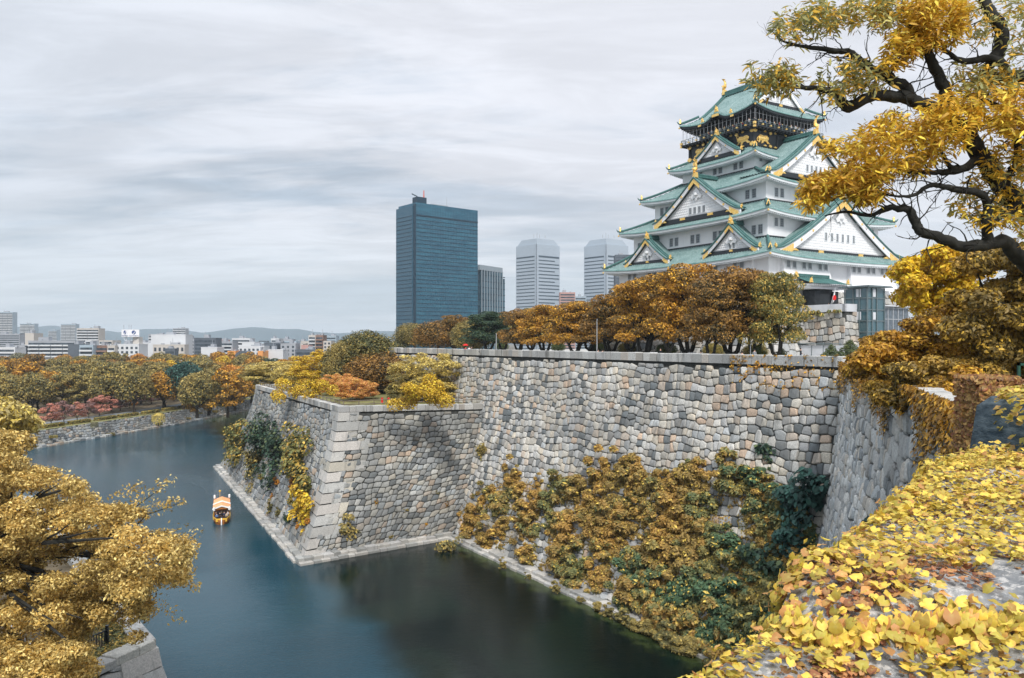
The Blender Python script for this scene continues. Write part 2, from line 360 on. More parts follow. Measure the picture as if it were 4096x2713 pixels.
# ================================================================== STONE WALLS
def voronoi_cells(L, H, w, h, jit, rng):
    """courses of roughly squared stones of uneven width on a strip L x H: list of polygons (k,2)"""
    rows = []; y = 0; off = rng.uniform(0, 9, 4)
    while y < H + h:
        hh = h * rng.uniform(.80, 1.22); row = []; x = -2 * w + rng.uniform(0, w)
        while x < L + 2 * w:
            ww = w * rng.choice([rng.uniform(.36, .66), rng.uniform(.8, 1.2), rng.uniform(1.2, 1.85)], p=[.28, .48, .24])
            yy = y + hh / 2 + h * (.55 * math.sin(x * .21 + off[0]) * .5 + .25 * math.sin(x * .63 + off[1] + y * .2)) + rng.uniform(-jit, jit) * h * .75
            row.append((x + ww / 2 + rng.uniform(-1, 1) * jit * .35 * ww, yy)); x += ww
        rows.append(row); y += hh
    rows.insert(0, [(x, yy - h) for x, yy in rows[0]])
    cells = []
    for j, row in enumerate(rows):
        near = [q for k in (j - 2, j - 1, j, j + 1, j + 2) if 0 <= k < len(rows) for q in rows[k]]
        nx_a = np.array(near)
        for (x0, y0) in row:
            if x0 < 0 or x0 > L or y0 < 0 or y0 > H: continue
            poly = [(max(0, x0 - 1.3 * w), max(0, y0 - 1.3 * h)), (min(L, x0 + 1.3 * w), max(0, y0 - 1.3 * h)), (min(L, x0 + 1.3 * w), min(H, y0 + 1.3 * h)), (max(0, x0 - 1.3 * w), min(H, y0 + 1.3 * h))]
            dx = np.abs(nx_a[:, 0] - x0) / w; dy = np.abs(nx_a[:, 1] - y0) / h; o_ = np.argsort(dx * dx + dy * dy)[1:13]
            for k_ in o_:
                q = near[k_]
                vx, vy = (q[0] - x0) / w, (q[1] - y0) / h
                if abs(vx) > abs(vy): vy *= .55      # squarer joints
                else: vx *= .55
                mx, my = (q[0] + x0) / 2 / w, (q[1] + y0) / 2 / h; out = []; n = len(poly)
                dv = [(p[0] / w - mx) * vx + (p[1] / h - my) * vy for p in poly]
                for k in range(n):
                    a, b = poly[k], poly[(k + 1) % n]; da, db = dv[k], dv[(k + 1) % n]
                    if da <= 0: out.append(a)
                    if (da < 0 < db) or (db < 0 < da):
                        t = da / (da - db); out.append((a[0] + (b[0] - a[0]) * t, a[1] + (b[1] - a[1]) * t))
                poly = out
                if len(poly) < 3: break
            if len(poly) >= 3: cells.append(np.array(poly))
    return cells
def add_stones(mb, fmap, cells, rng, gap=.04, bulge=.14, mi=0, mask=None):
    """fmap(s, t, d) -> point; d is the distance out of the wall"""
    for P in cells:
        c = P.mean(0)
        if mask is not None and not mask(c): continue
        # drop very short edges
        keep = [p for k, p in enumerate(P) if np.hypot(*(P[k - 1] - p)) > .06]
        if len(keep) < 3: continue
        P = np.array(keep); n = len(P)
        Q = []
        for k in range(n):   # cut the corners a little
            a, b = P[k], P[(k + 1) % n]; Q += [a * .88 + b * .12, a * .12 + b * .88]
        Q = np.array(Q); r = np.hypot(*(Q - c).T); r[r < .05] = .05
        s1 = 1 - gap / r; s2 = 1 - (gap + .09) / r
        s1 = np.clip(s1, .3, 1)[:, None]; s2 = np.clip(s2, .25, 1)[:, None]
        A = c + (Q - c) * s1; B = c + (Q - c) * s2
        d1 = rng.uniform(.0, .08); tx, ty = rng.normal(0, .07, 2); m = len(Q)
        V = [fmap(p[0], p[1], -.22) for p in A] + [fmap(p[0], p[1], d1 + (p[0] - c[0]) * tx + (p[1] - c[1]) * ty) for p in A]
        V += [fmap(p[0], p[1], d1 + .09 + (p[0] - c[0]) * tx + (p[1] - c[1]) * ty) for p in B] + [fmap(c[0], c[1], d1 + bulge)]
        F = [(k, (k + 1) % m, m + (k + 1) % m, m + k) for k in range(m)] + [(m + k, m + (k + 1) % m, 2 * m + (k + 1) % m, 2 * m + k) for k in range(m)]
        F += [(2 * m + k, 2 * m + (k + 1) % m, 3 * m) for k in range(m)]
        mb.add(V, F, mi)
class Face:
    """battered wall face between a foot line b0-b1 and a top line t0-t1 (3-D points), curved like a folding fan"""
    def __init__(s, b0, b1, t0, t1, ex=1.4):
        s.b0, s.b1, s.t0, s.t1 = [np.array(q, float) for q in (b0, b1, t0, t1)]; s.ex = ex
        s.L = (np.linalg.norm(s.b1 - s.b0) + np.linalg.norm(s.t1 - s.t0)) / 2
        s.H = np.linalg.norm((s.t0 + s.t1 - s.b0 - s.b1) / 2)
        d = s.t1 - s.t0; nrm = np.array([d[1], -d[0], 0]); nrm /= np.linalg.norm(nrm); s.n = nrm
    def P(s, a, h, d=0.0):   # a, h in 0..1
        g = 1 - (1 - h) ** s.ex if h < 1 else 1.0
        b = s.b0 + (s.b1 - s.b0) * a; t = s.t0 + (s.t1 - s.t0) * a
        p = b + (t - b) * g; p[2] = b[2] + (t[2] - b[2]) * h
        sl = math.hypot(t[0] - b[0], t[1] - b[1]) / max(.1, t[2] - b[2]) * s.ex * (1 - min(h, .999)) ** (s.ex - 1)
        k = 1 / math.hypot(1, sl)
        return p + s.n * (d * k) + np.array([0, 0, d * sl * k])
    def f(s, x, y, d): return s.P(x / s.L, min(1.0, y / s.H), d)
    def back(s, mb, n=10, d=-.12, mi=1):
        mb.grid(np.array([[s.P(a, h, d) for a in np.linspace(0, 1, 12)] for h in np.linspace(0, 1, n)]), mi)
def coping_row(mb, a, b, width, h, rng, lo=1.0, hi=1.9, proud=.12, out=None, mi=0, jit=.04):
    a, b = np.array(a, float), np.array(b, float); L = np.linalg.norm(b - a); d = (b - a) / L; s = 0
    ax = d[:2] / np.linalg.norm(d[:2]); nrm = np.array([ax[1], -ax[0]])
    while s < L - .2:
        l = min(rng.uniform(lo, hi), L - s)
        p = a + d * (s + l / 2); c = p[:2] - nrm * (width / 2 - proud) + nrm * rng.uniform(-jit, jit)
        mb.obox(c, ax, nrm, l / 2 - .025, width / 2, p[2] - .02, p[2] + h + rng.uniform(-jit, jit) * .8, mi, bev=.05)
        s += l
rng = np.random.default_rng(11)
# key points (x, y, z) in metres
T_A0, T_A1 = np.array([-28.3, 104.9, 0]), np.array([-25.2, 113.0, 19.6])       # near corner of the lower terrace: foot, top
T_B0, T_B1 = np.array([-69.6, 184.0, 0]), np.array([-55.4, 167.9, 19.6])       # its far corner
IN0, IN1 = np.array([-9.2, 118.3, 0]), np.array([-1.2, 125.6, 19.0])           # where it meets the main wall
VM0, VM1 = 55.4, 63.2
MR1 = site(62.6, 44.0, 27.6); MR0 = MR1 + np.array([-6.5, -4.4, -27.6])                          # right hand corner of the main wall
ML0, ML1 = site(55.0, 109, 0), site(63.2, 172, 27.6)
R1_0, R1_1 = np.array([7.0, 22.0, 0]), np.array([12.7, 20.7, 27.6])             # right wall, running to the viewer's side
main = empty('moat_wall', site(59, 80, 0), label='tall battered main wall of pale fitted stones rising from the moat below the keep', cat='stone wall')
def child(mb, name, mats, parent, **k):
    o = mb.build(name, mats, None, origin=None, **k); o.parent = parent; o.matrix_parent_inverse = Matrix.Translation(-Vector(parent.location)); return o
# main wall facing: foot line to the inner corner, above the terrace it goes on to the left
fm = Face(site(55.2, 172, 0), MR0, ML1, MR1)
def main_mask(c):
    p = fm.f(c[0], c[1], 0); u = to_site(p)[1]
    return not (u > 116.5 and p[2] < 17.5)
m = MB(); fm.back(m, 14, -.14, 1)
add_stones(m, fm.f, voronoi_cells(fm.L, fm.H - .3, .96, .86, .36, rng), rng, mask=main_mask)
child(m, 'stone_facing', [M['stone'], M['joint']], main)
m = MB(); coping_row(m, ML1, MR1, 1.3, .95, rng, 1.0, 2.0, .16, mi=0); child(m, 'coping', M['coping'], main)
def ledge(mb, a, b, rng, w=1.3, h=.8, prot=.9, rows=2):
    a, b = np.array(a, float), np.array(b, float); L = np.linalg.norm(b - a); d = (b - a) / L; nrm = np.array([d[1], -d[0], 0])
    for r_ in range(rows):
        s = 0
        while s < L - .3:
            l = min(rng.uniform(.9, 2.0), L - s); c = a + d * (s + l / 2) + nrm * (prot - w / 2 - r_ * .55 + rng.uniform(-.12, .12))
            mb.obox(c, d, nrm, l / 2 - .03, w / 2, -.5, h * (r_ + 1) / rows * rng.uniform(.8, 1.1), 0, bev=.08); s += l
m = MB(); ledge(m, IN0 + np.array([.5, -.8, 0]), MR0, rng, 1.4, .75, 1.2); child(m, 'foot_ledge', M['ledge'], main)
# the lower terrace
ter = empty('terrace_wall', T_A0, label='lower terrace wall with sharp cornerstones jutting into the moat beside the boat', cat='stone wall')
fl = Face(T_B0, T_A0, T_B1, T_A1); fr = Face(T_A0, IN0, T_A1, IN1)
fb = Face(T_B0 + np.array([60, 32, 0]), T_B0, T_B1 + np.array([46, 30, 0]), T_B1)
fl.n = -np.abs(np.array([.92, 0, 0])) + np.array([0, -.39, 0]); fr.n = np.array([.55, -.835, 0]); fb.n = np.array([-.45, .89, 0])
Q = 2.2   # width kept for the cornerstones
m = MB(); fl.back(m, 12, -.14, 1); fb.back(m, 12, -.14, 1)
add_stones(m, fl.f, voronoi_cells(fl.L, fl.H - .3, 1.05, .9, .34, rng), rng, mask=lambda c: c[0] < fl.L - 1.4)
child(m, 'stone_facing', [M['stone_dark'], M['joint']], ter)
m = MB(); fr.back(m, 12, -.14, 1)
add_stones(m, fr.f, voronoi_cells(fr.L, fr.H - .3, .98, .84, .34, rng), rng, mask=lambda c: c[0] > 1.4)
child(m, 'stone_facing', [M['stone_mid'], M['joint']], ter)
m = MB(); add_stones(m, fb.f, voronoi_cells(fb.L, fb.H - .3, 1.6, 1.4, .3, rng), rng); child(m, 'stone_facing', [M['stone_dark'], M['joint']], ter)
def quoins(mb, fa, fb_, rng, n=15, la=3.0, lb=1.5):
    """alternating long and short cornerstones where face fa ends and fb_ begins"""
    for k in range(n):
        h0, h1 = k / n + .003, (k + 1) / n - .004
        A, B = (la, lb) if k % 2 else (lb, la); A *= rng.uniform(.85, 1.12); B *= rng.uniform(.85, 1.12); d = rng.uniform(.14, .24)
        V = []
        for h in (h0, h1):
            e = fa.P(1, h, 0) + (fa.n + fb_.n) * d
            V += [fa.P(1 - A / fa.L, h, d), e, fb_.P(B / fb_.L, h, d)]
        hm = (h0 + h1) / 2
        mb.add(V + [fa.P(1 - A / fa.L, h0, -.3), fb_.P(B / fb_.L, h0, -.3), fa.P(1 - A / fa.L, h1, -.3), fb_.P(B / fb_.L, h1, -.3)],
               [(0, 1, 4, 3), (1, 2, 5, 4), (6, 0, 3, 8), (2, 7, 9, 5), (3, 4, 5, 9, 8), (0, 6, 7, 2, 1)])
        for fc, a0, a1 in ((fa, 1 - (A + 1.3) / fa.L, 1 - (A + .05) / fa.L), (fb_, (B + .05) / fb_.L, (B + 1.3) / fb_.L)):
            if rng.random() < .8:
                mb.add([fc.P(a0, h0, d - .05), fc.P(a1, h0, d - .05), fc.P(a1, h1, d - .05), fc.P(a0, h1, d - .05), fc.P(a0, h0, -.3), fc.P(a1, h0, -.3), fc.P(a1, h1, -.3), fc.P(a0, h1, -.3)],
                       [(0, 1, 2, 3), (0, 4, 5, 1), (1, 5, 6, 2), (2, 6, 7, 3), (3, 7, 4, 0)])
m = MB(); quoins(m, fl, fr, rng, 14, 3.3, 1.7); child(m, 'cornerstones', M['stone_light'], ter)
m = MB(); quoins(m, fb, fl, rng, 17, 1.5, 1.2); child(m, 'cornerstones', M['stone_dark'], ter)
m = MB(); coping_row(m, T_B1, T_A1, 1.1, .85, rng, .9, 1.6, .14); coping_row(m, T_A1, IN1, 1.1, .85, rng, .9, 1.6, .14); coping_row(m, T_B1 + np.array([46, 30, 0]), T_B1, 1.1, .85, rng); child(m, 'coping', M['coping'], ter)
m = MB(); ledge(m, T_B0, T_A0, rng, 1.5, .7, 1.3); ledge(m, T_A0 + np.array([-.6, -.9, 0]), IN0, rng, 1.5, .9, 1.2, 2); child(m, 'foot_ledge', M['ledge'], ter)
# right hand wall
rwl = empty('side_wall', (MR1 + R1_1) / 2, label='steep grey side wall of narrow stones between the main wall and the ivy parapet', cat='stone wall')
fs = Face(MR0, R1_0, MR1, R1_1); fs.n = np.array([-.935, .35, 0])
m = MB(); fs.back(m, 12, -.14, 1)
add_stones(m, fs.f, voronoi_cells(fs.L, fs.H - .2, 1.0, .80, .36, rng), rng, gap=.045, mask=lambda c: c[1] > 3)
child(m, 'stone_facing', [M['stone_side'], M['joint']], rwl)
m = MB(); coping_row(m, MR1 + np.array([0, -1.2, 0]), R1_1, 1.0, .45, rng, .9, 1.6, .1); child(m, 'coping', M['coping'], rwl)
# platforms behind the walls
tm = MB(); tp = [ML1, MR1, R1_1, np.array([25, 5, 27.2]), np.array([400, 5, 27.2]), np.array([400, 300, 27.2]), site(140, 200, 27.2), site(66, 185, 27.2)]
tm.add([(p[0], p[1], 27.25) for p in tp], [tuple(range(len(tp)))]); tm.build('upper_bailey_ground', M['paving'], kind='structure')
tm = MB(); tp = [T_A1, IN1, site(63, 120), site(64, 200), T_B1 + np.array([46, 30, 0]), T_B1]
tm.add([(p[0], p[1], 19.5) for p in tp], [tuple(range(len(tp)))]); tm.build('terrace_ground', M['grass'], kind='structure')
# far bank wall
bw = empty('bank_wall', (-125, 245, 0), label='low rubble retaining wall along the far bank of the moat under the grass verge', cat='stone wall')
m = MB(); m2 = MB()
a_, b_ = bank_in(0), bank_in(1.1)
for i in range(len(BANK) - 1):
    F = Face((*a_[i + 1], 0), (*a_[i], 0), (*b_[i + 1], gz + .05), (*b_[i], gz + .05), 1.2); F.n = -F.n if F.n[0] < 0 and i < 4 else F.n
    nn = np.array([-(b_[i] - a_[i])[0], -(b_[i] - a_[i])[1], 0]); F.n = nn / np.linalg.norm(nn)
    F.back(m, 3, -.1, 1)
    if 1 <= i <= 5: add_stones(m, F.f, voronoi_cells(F.L, F.H, 1.15, .8, .4, rng), rng, gap=.05)
    d = (np.array(a_[i + 1]) - a_[i]); L = np.linalg.norm(d); d = d / L; s = 0
    while s < L:
        l = rng.uniform(1.0, 2.6); c = a_[i] + d * s + F.n[:2] * .5; m2.obox(c, d, F.n[:2], l / 2, rng.uniform(.5, .9), -.4, rng.uniform(.3, .8), 0, bev=.1); s += l
child(m, 'stone_facing', [M['stone_dark'], M['joint']], bw); child(m2, 'foot_ledge', M['stone_mid'], bw)
# near left corner platform (bottom left of the picture)
NZ = 10.0
nl = empty('corner_bastion', az(600, 2590, NZ), label='pale corner of a stone revetment under the big yellow tree at bottom left', cat='stone wall')
c0 = az(610, 2590, NZ); pA = az(250, 2760, NZ); dA = (pA - c0); dA /= np.linalg.norm(dA); dB = np.array([-.62, .785, 0])
e0 = c0 + dA * 40; e1 = c0 + dB * 60
nrmA = np.array([-dA[1], dA[0], 0]); nrmA = nrmA if nrmA[1] < 0 else -nrmA; nrmB = np.array([dB[1], -dB[0], 0]); nrmB = nrmB if nrmB[0] > 0 else -nrmB
base = c0 + (nrmA + nrmB) * 2.6; base[2] = 0
fA = Face((e0 + nrmA * 2.6) * [1, 1, 0], base, e0, c0); fB = Face(base, (e1 + nrmB * 2.6) * [1, 1, 0], c0, e1); fA.n = nrmA; fB.n = nrmB
m = MB(); fA.back(m, 5, -.1, 1); fB.back(m, 5, -.1, 1)
add_stones(m, fA.f, voronoi_cells(fA.L, fA.H, 1.5, 1.1, .25, rng), rng); add_stones(m, fB.f, voronoi_cells(fB.L, fB.H, 1.3, 1.1, .3, rng), rng)
child(m, 'stone_facing', [M['stone_light'], M['joint']], nl)
m = MB(); quoins(m, fA, fB, rng, 8, 3.0, 1.6); coping_row(m, e0, c0, 1.3, .5, rng, 1.6, 2.8, .25); coping_row(m, c0, e1, 1.3, .5, rng, 1.2, 2.0, .25); child(m, 'cornerstones', M['stone_light'], nl)
tm = MB(); tp = [c0, e1, e1 + np.array([-120, 0, 0]), e0 + np.array([-120, -20, 0]), e0]
tm.add([(p[0], p[1], NZ - .02) for p in tp], [tuple(range(len(tp)))]); tm.build('lower_bank_ground', M['soil'], kind='structure')
# gravel path and pale kerb there
q0, q1 = az(20, 2480, NZ), az(150, 2620, NZ)
tm = MB(); d_ = (q1 - q0) / np.linalg.norm(q1 - q0); n_ = np.array([d_[1], -d_[0], 0])
tm.obox((q0 + q1) / 2, d_, n_, 12, .12, NZ - .1, NZ + .12); tm.build('kerb', M['lightgrey'], kind='structure')
# ================================================================== THE KEEP
KC = site(123.25, 107.43, 0)
keep = empty('castle_keep', (KC[0], KC[1], 27.2), YAW, label='great white castle keep with five green tiled roofs, gables and gold fittings', cat='castle')
KZ = 27.2
def kb(mb, name, mats, parent=None, **k):
    """part of the keep, given in keep coordinates (x along the right face, y along the left face, z true height)"""
    o = mb.build(name, mats, None, **k); o.parent = parent or keep
    if parent is None: o.data.transform(Matrix.Translation((0, 0, -KZ)))
    elif parent is not keep: o.data.transform(Matrix.Translation((0, 0, -KZ)))
    return o
TW = {1: (18.0, 19.5, 38.6, 44.6), 2: (15.8, 17.4, 47.6, 52.4), 3: (12.6, 14.4, 54.9, 59.0), 4: (9.6, 9.4, 61.6, 65.0)}
EV = {1: (20.4, 21.8, 44.2, .72), 2: (18.1, 19.5, 51.85, .75), 3: (14.8, 16.6, 58.35, .8), 4: (11.8, 11.3, 64.2, .8), 5: (10.1, 9.8, 73.2, 1.0)}
INN = {1: (15.8, 17.4, 47.9), 2: (12.6, 14.4, 55.0), 3: (9.6, 9.4, 61.9), 4: (8.7, 8.2, 66.4)}
for k, (hx, hy, z0, z1) in TW.items():
    m = MB(); m.box(-hx, hx, -hy, hy, z0, z1)
    if k == 1:
        m = MB(); m.frus(-18.9, 18.9, -20.2, 20.2, 38.7, -18.0, 18.0, -19.5, 19.5, 41.0); m.box(-18, 18, -19.5, 19.5, 41.0, 44.6)
    kb(m, 'wall', M['white'])
    if k > 1:
        m = MB(); m.box(-hx - .06, hx + .06, -hy - .06, hy + .06, z0 - .4, {2: 48.15, 3: 55.25, 4: 62.1}[k]); kb(m, 'black_band', M['black'])
# splayed stone-drop bays of the first floor
for (a0, a1) in ((-15.2, -2.6), (3.0, 15.0)):
    m = MB(); m.frus(a0, a1, -20.75, -19.4, 39.3, a0 + .25, a1 - .25, -19.9, -19.4, 43.95); kb(m, 'projecting_bay', M['white'])
for (a0, a1) in ((-16.5, -4), (3.5, 16.5)):
    m = MB(); m.frus(-19.3, -17.9, a0, a1, 39.3, -18.4, -17.9, a0 + .2, a1 - .2, 43.95); kb(m, 'projecting_bay', M['white'])
# skirt roofs with real corrugated tile rows
def zeave(k, s):  return EV[k][2] + EV[k][3] * abs(s) ** 3.2
def skirt_side(mb, hx, hy, ix, iy, zt, k, side, pitch=.62, n=7, kara=False):
    """side 0:-x 1:-y 2:+x 3:+y ; columns run straight up the slope"""
    A0, O0 = (hy, hx) if side in (0, 2) else (hx, hy); A1, O1 = (iy, ix) if side in (0, 2) else (ix, iy)
    cols = int(2 * A0 / pitch) * 4 + 1; rows = []
    aa = np.linspace(-A0, A0, cols)
    for r_ in range(n + 1):
        row = []
        for i, a in enumerate(aa):
            tm_ = 1.0 if abs(a) <= A1 else (A0 - abs(a)) / max(1e-6, A0 - A1)
            t = tm_ * r_ / n; o = O0 + (O1 - O0) * t
            ze = zeave(k, a / A0); z = ze + (zt - ze) * (t ** 1.22)
            if kara: z += 1.25 * math.exp(-(a / 1.75) ** 2) * (1 - t) ** .7
            z += .11 * math.cos(2 * math.pi * i / 4)
            if r_ == 0: z -= .02
            row.append({0: (-o, a, z), 1: (a, -o, z), 2: (o, a, z), 3: (a, o, z)}[side])
        rows.append(row)
    mb.grid(np.array(rows), 0)
def eave_under(mbf, mbs, mbr, k, hx, hy, wx, wy, side, kara=False, col=0):
    """fascia, tile edge, soffit and two rows of rafter ends"""
    A0, O0 = (hy, hx) if side in (0, 2) else (hx, hy); Aw, Ow = (wy, wx) if side in (0, 2) else (wx, wy)
    P = lambda a, o, z: {0: (-o, a, z), 1: (a, -o, z), 2: (o, a, z), 3: (a, o, z)}[side]
    aa = np.linspace(-A0, A0, 61)
    ex = lambda a: 1.25 * math.exp(-(a / 1.75) ** 2) if kara else 0.0
    z = lambda a: zeave(k, a / A0) + ex(a)
    mbs.grid(np.array([[P(a, O0 - .02, z(a) + .03) for a in aa], [P(a, O0 + .06, z(a) - .05) for a in aa], [P(a, O0 + .04, z(a) - .22) for a in aa], [P(a, O0 - .1, z(a) - .24) for a in aa]]), 0)
    mbf.grid(np.array([[P(a, O0 - .08, z(a) - .22) for a in aa], [P(a, O0 - .10, z(a) - .62) for a in aa], [P(a, O0 - .5, z(a) - .60) for a in aa],
                       [P(a * (O0 - 1.0) / O0 if 0 else max(-A0 + 1.0, min(A0 - 1.0, a)), O0 - 1.0, z(a) - .45) for a in aa],
                       [P(max(-Aw, min(Aw, a)), Ow - .02, EV[k][2] - .10 + (EV[k][3] * .3 * abs(a / A0) ** 3) + ex(a) * .4) for a in aa]]), 0)
    a = -A0 + .45
    while a < A0 - .3:
        zz = z(a); mbr.hexa([P(a - .10, O0 - .22, zz - .86), P(a + .10, O0 - .22, zz - .86), P(a + .10, O0 - 1.5, zz - .80), P(a - .10, O0 - 1.5, zz - .80),
                             P(a - .10, O0 - .22, zz - .60), P(a + .10, O0 - .22, zz - .60), P(a + .10, O0 - 1.5, zz - .5), P(a - .10, O0 - 1.5, zz - .5)])
        a += .52
def hip(mb, mbg, k, hx, hy, ix, iy, zt, sx, sy):
    pts = []
    for i in range(9):
        t = i / 8; z = zeave(k, 1) + (zt - zeave(k, 1)) * t ** 1.22 + .18
        if k: pts.append((sx * (hx + (ix - hx) * t), sy * (hy + (iy - hy) * t), z + .12 * (1 - t)))
    mb.tube(pts, [.24] * 9, 6)
    e = np.array(pts[0]); d = np.array([sx, sy, 0]) / math.sqrt(2)
    mb.tube([e, e + d * .25 + [0, 0, .15], e + d * .5 + [0, 0, .5]], [.2, .14, .06], 5)
    g = np.array(pts[1]) * .35 + e * .65 + [0, 0, .12]; onigawara(mbg, g, d, .8)
    mbg.lathe(e + d * .05 + [0, 0, -1.05], [(.1, 0), (.17, .1), (.17, .3), (.08, .34)], 6)
def onigawara(mb, p, d, s=1.0):
    """gold ridge-end tile: a flared bell shape facing direction d"""
    d = np.array(d, float); d /= np.linalg.norm(d); r = np.array([-d[1], d[0], 0]); p = np.array(p, float)
    o = [(-.42, -.15), (.42, -.15), (.38, .12), (.26, .3), (.24, .62), (.12, .8), (0, .86), (-.12, .8), (-.24, .62), (-.26, .3), (-.38, .12)]
    mb.poly_ext([p + r * a * s + np.array([0, 0, b * s]) + d * .18 * s for a, b in o], -d * .36 * s)
    mb.ell(p + np.array([0, 0, .42 * s]) + d * .2 * s, (.15 * s, .15 * s, .15 * s), 0, 6, 4)
    mb.tube([p + np.array([0, 0, .8 * s]), p + np.array([0, 0, 1.1 * s]) + d * .25 * s], [.08 * s, .05 * s], 5)
for k in (1, 2, 3, 4):
    hx, hy = EV[k][:2]; ix, iy, zt = INN[k]; wx, wy = TW[k][0], TW[k][1]
    m = MB(); [skirt_side(m, hx, hy, ix, iy, zt, k, s) for s in range(4)]
    rf = kb(m, 'skirt_roof', M['roof'], smooth=False)
    mf, ms, mr, mh, mg = MB(), MB(), MB(), MB(), MB()
    for s in range(4): eave_under(mf, ms, mr, k, hx, hy, wx, wy, s)
    for sx in (-1, 1):
        for sy in (-1, 1): hip(mh, mg, k, hx, hy, ix, iy, zt, sx, sy)
    kb(mf, 'eave_board', M['soffit'], rf); kb(ms, 'eave_tiles', M['eavetile'], rf); kb(mr, 'rafters', M['soffit'], rf)
    kb(mh, 'hip_ridge', M['ridge'], rf); kb(mg, 'ridge_end_tile', M['gold'], rf)
# ---- gables
def shachi(parent, p, d, s=1.0):
    """gold roof-fish standing on its head with the tail curled up, on a pedestal"""
    d = np.array(d, float); d /= np.linalg.norm(d); r = np.array([-d[1], d[0], 0]); p = np.array(p, float); U = np.array([0, 0, 1.0]); m = MB()
    m.poly_ext([p + r * a * s + U * b * s + d * .3 * s for a, b in [(-.5, -.3), (.5, -.3), (.42, .3), (.3, .75), (-.3, .75), (-.42, .3)]], -d * .6 * s)
    m.tube([p + d * .35 * s + U * .7 * s, p + d * .25 * s + U * 1.1 * s, p - d * .1 * s + U * 1.5 * s, p - d * .2 * s + U * 2.0 * s, p - d * .02 * s + U * 2.5 * s, p + d * .22 * s + U * 2.85 * s], [.2 * s, .36 * s, .36 * s, .27 * s, .17 * s, .07 * s], 8)
    for q in (-1, 1):
        m.poly_ext([p + d * .15 * s + U * 2.6 * s, p + (d * .55 + r * q * .25) * s + U * 3.2 * s, p + (d * .2 + r * q * .3) * s + U * 3.1 * s, p + (-d * .2 + r * q * .1) * s + U * 3.0 * s], r * .08 * s)
        m.poly_ext([p + r * q * .3 * s + U * 1.2 * s, p + r * q * .75 * s + U * 1.5 * s + d * .15 * s, p + r * q * .35 * s + U * 1.75 * s], d * .08 * s)
    for i in range(4): m.poly_ext([p - d * (.35 - .04 * i) * s + U * (1.1 + .4 * i) * s, p - d * (.62 - .05 * i) * s + U * (1.4 + .4 * i) * s, p - d * (.3 - .02 * i) * s + U * (1.5 + .4 * i) * s], r * .07 * s)
    return kb(m, 'roof_fish', M['gold'], parent)
winproto = {}
def window(parent, face, off, a, z, w=1.0, h=1.55, kind='lattice'):
    """framed window on a wall; face 'L' lies in x=-off, face 'R' in y=-off"""
    key = (face, round(w, 2), round(h, 2), kind)
    if key not in winproto:
        def mk(mb, a0, a1, d0, d1, z0, z1):
            mb.box(-d1, -d0, a0, a1, z0, z1) if face == 'L' else mb.box(a0, a1, -d1, -d0, z0, z1)
        f = MB(); mk(f, -w / 2 - .09, -w / 2, 0, .12, -.08, h + .08); mk(f, w / 2, w / 2 + .09, 0, .12, -.08, h + .08)
        mk(f, -w / 2, w / 2, 0, .12, -.08, 0); mk(f, -w / 2, w / 2, 0, .12, h, h + .08)
        p = MB(); mk(p, -w / 2, w / 2, -.02, .03, 0, h)
        b = MB(); nb = 5 if kind == 'slats' else 3
        for i in range(nb):
            x = -w / 2 + w * (i + .5) / nb; bw_ = .055 if kind != 'slats' else .06
            mk(b, x - bw_ / 2, x + bw_ / 2, .03, .09, 0, h)
        if kind != 'slats':
            for i in range(3): zz = h * (i + 1) / 4; mk(b, -w / 2, w / 2, .035, .085, zz - .025, zz + .025)
        winproto[key] = [x.build(n, mt).data for x, n, mt in ((f, 'window', M['soffit']), (p, 'pane', M['pane']), (b, 'bars', M['bar']))]
        for o in list(COL.objects)[-3:]: bpy.data.objects.remove(o)
    mf, mp_, mb_ = winproto[key]
    pos = (-off, a, z - KZ) if face == 'L' else (a, -off, z - KZ)
    o = mobj('window', mf, keep, loc=pos); mobj('pane', mp_, o); mobj('bars', mb_, o); return o
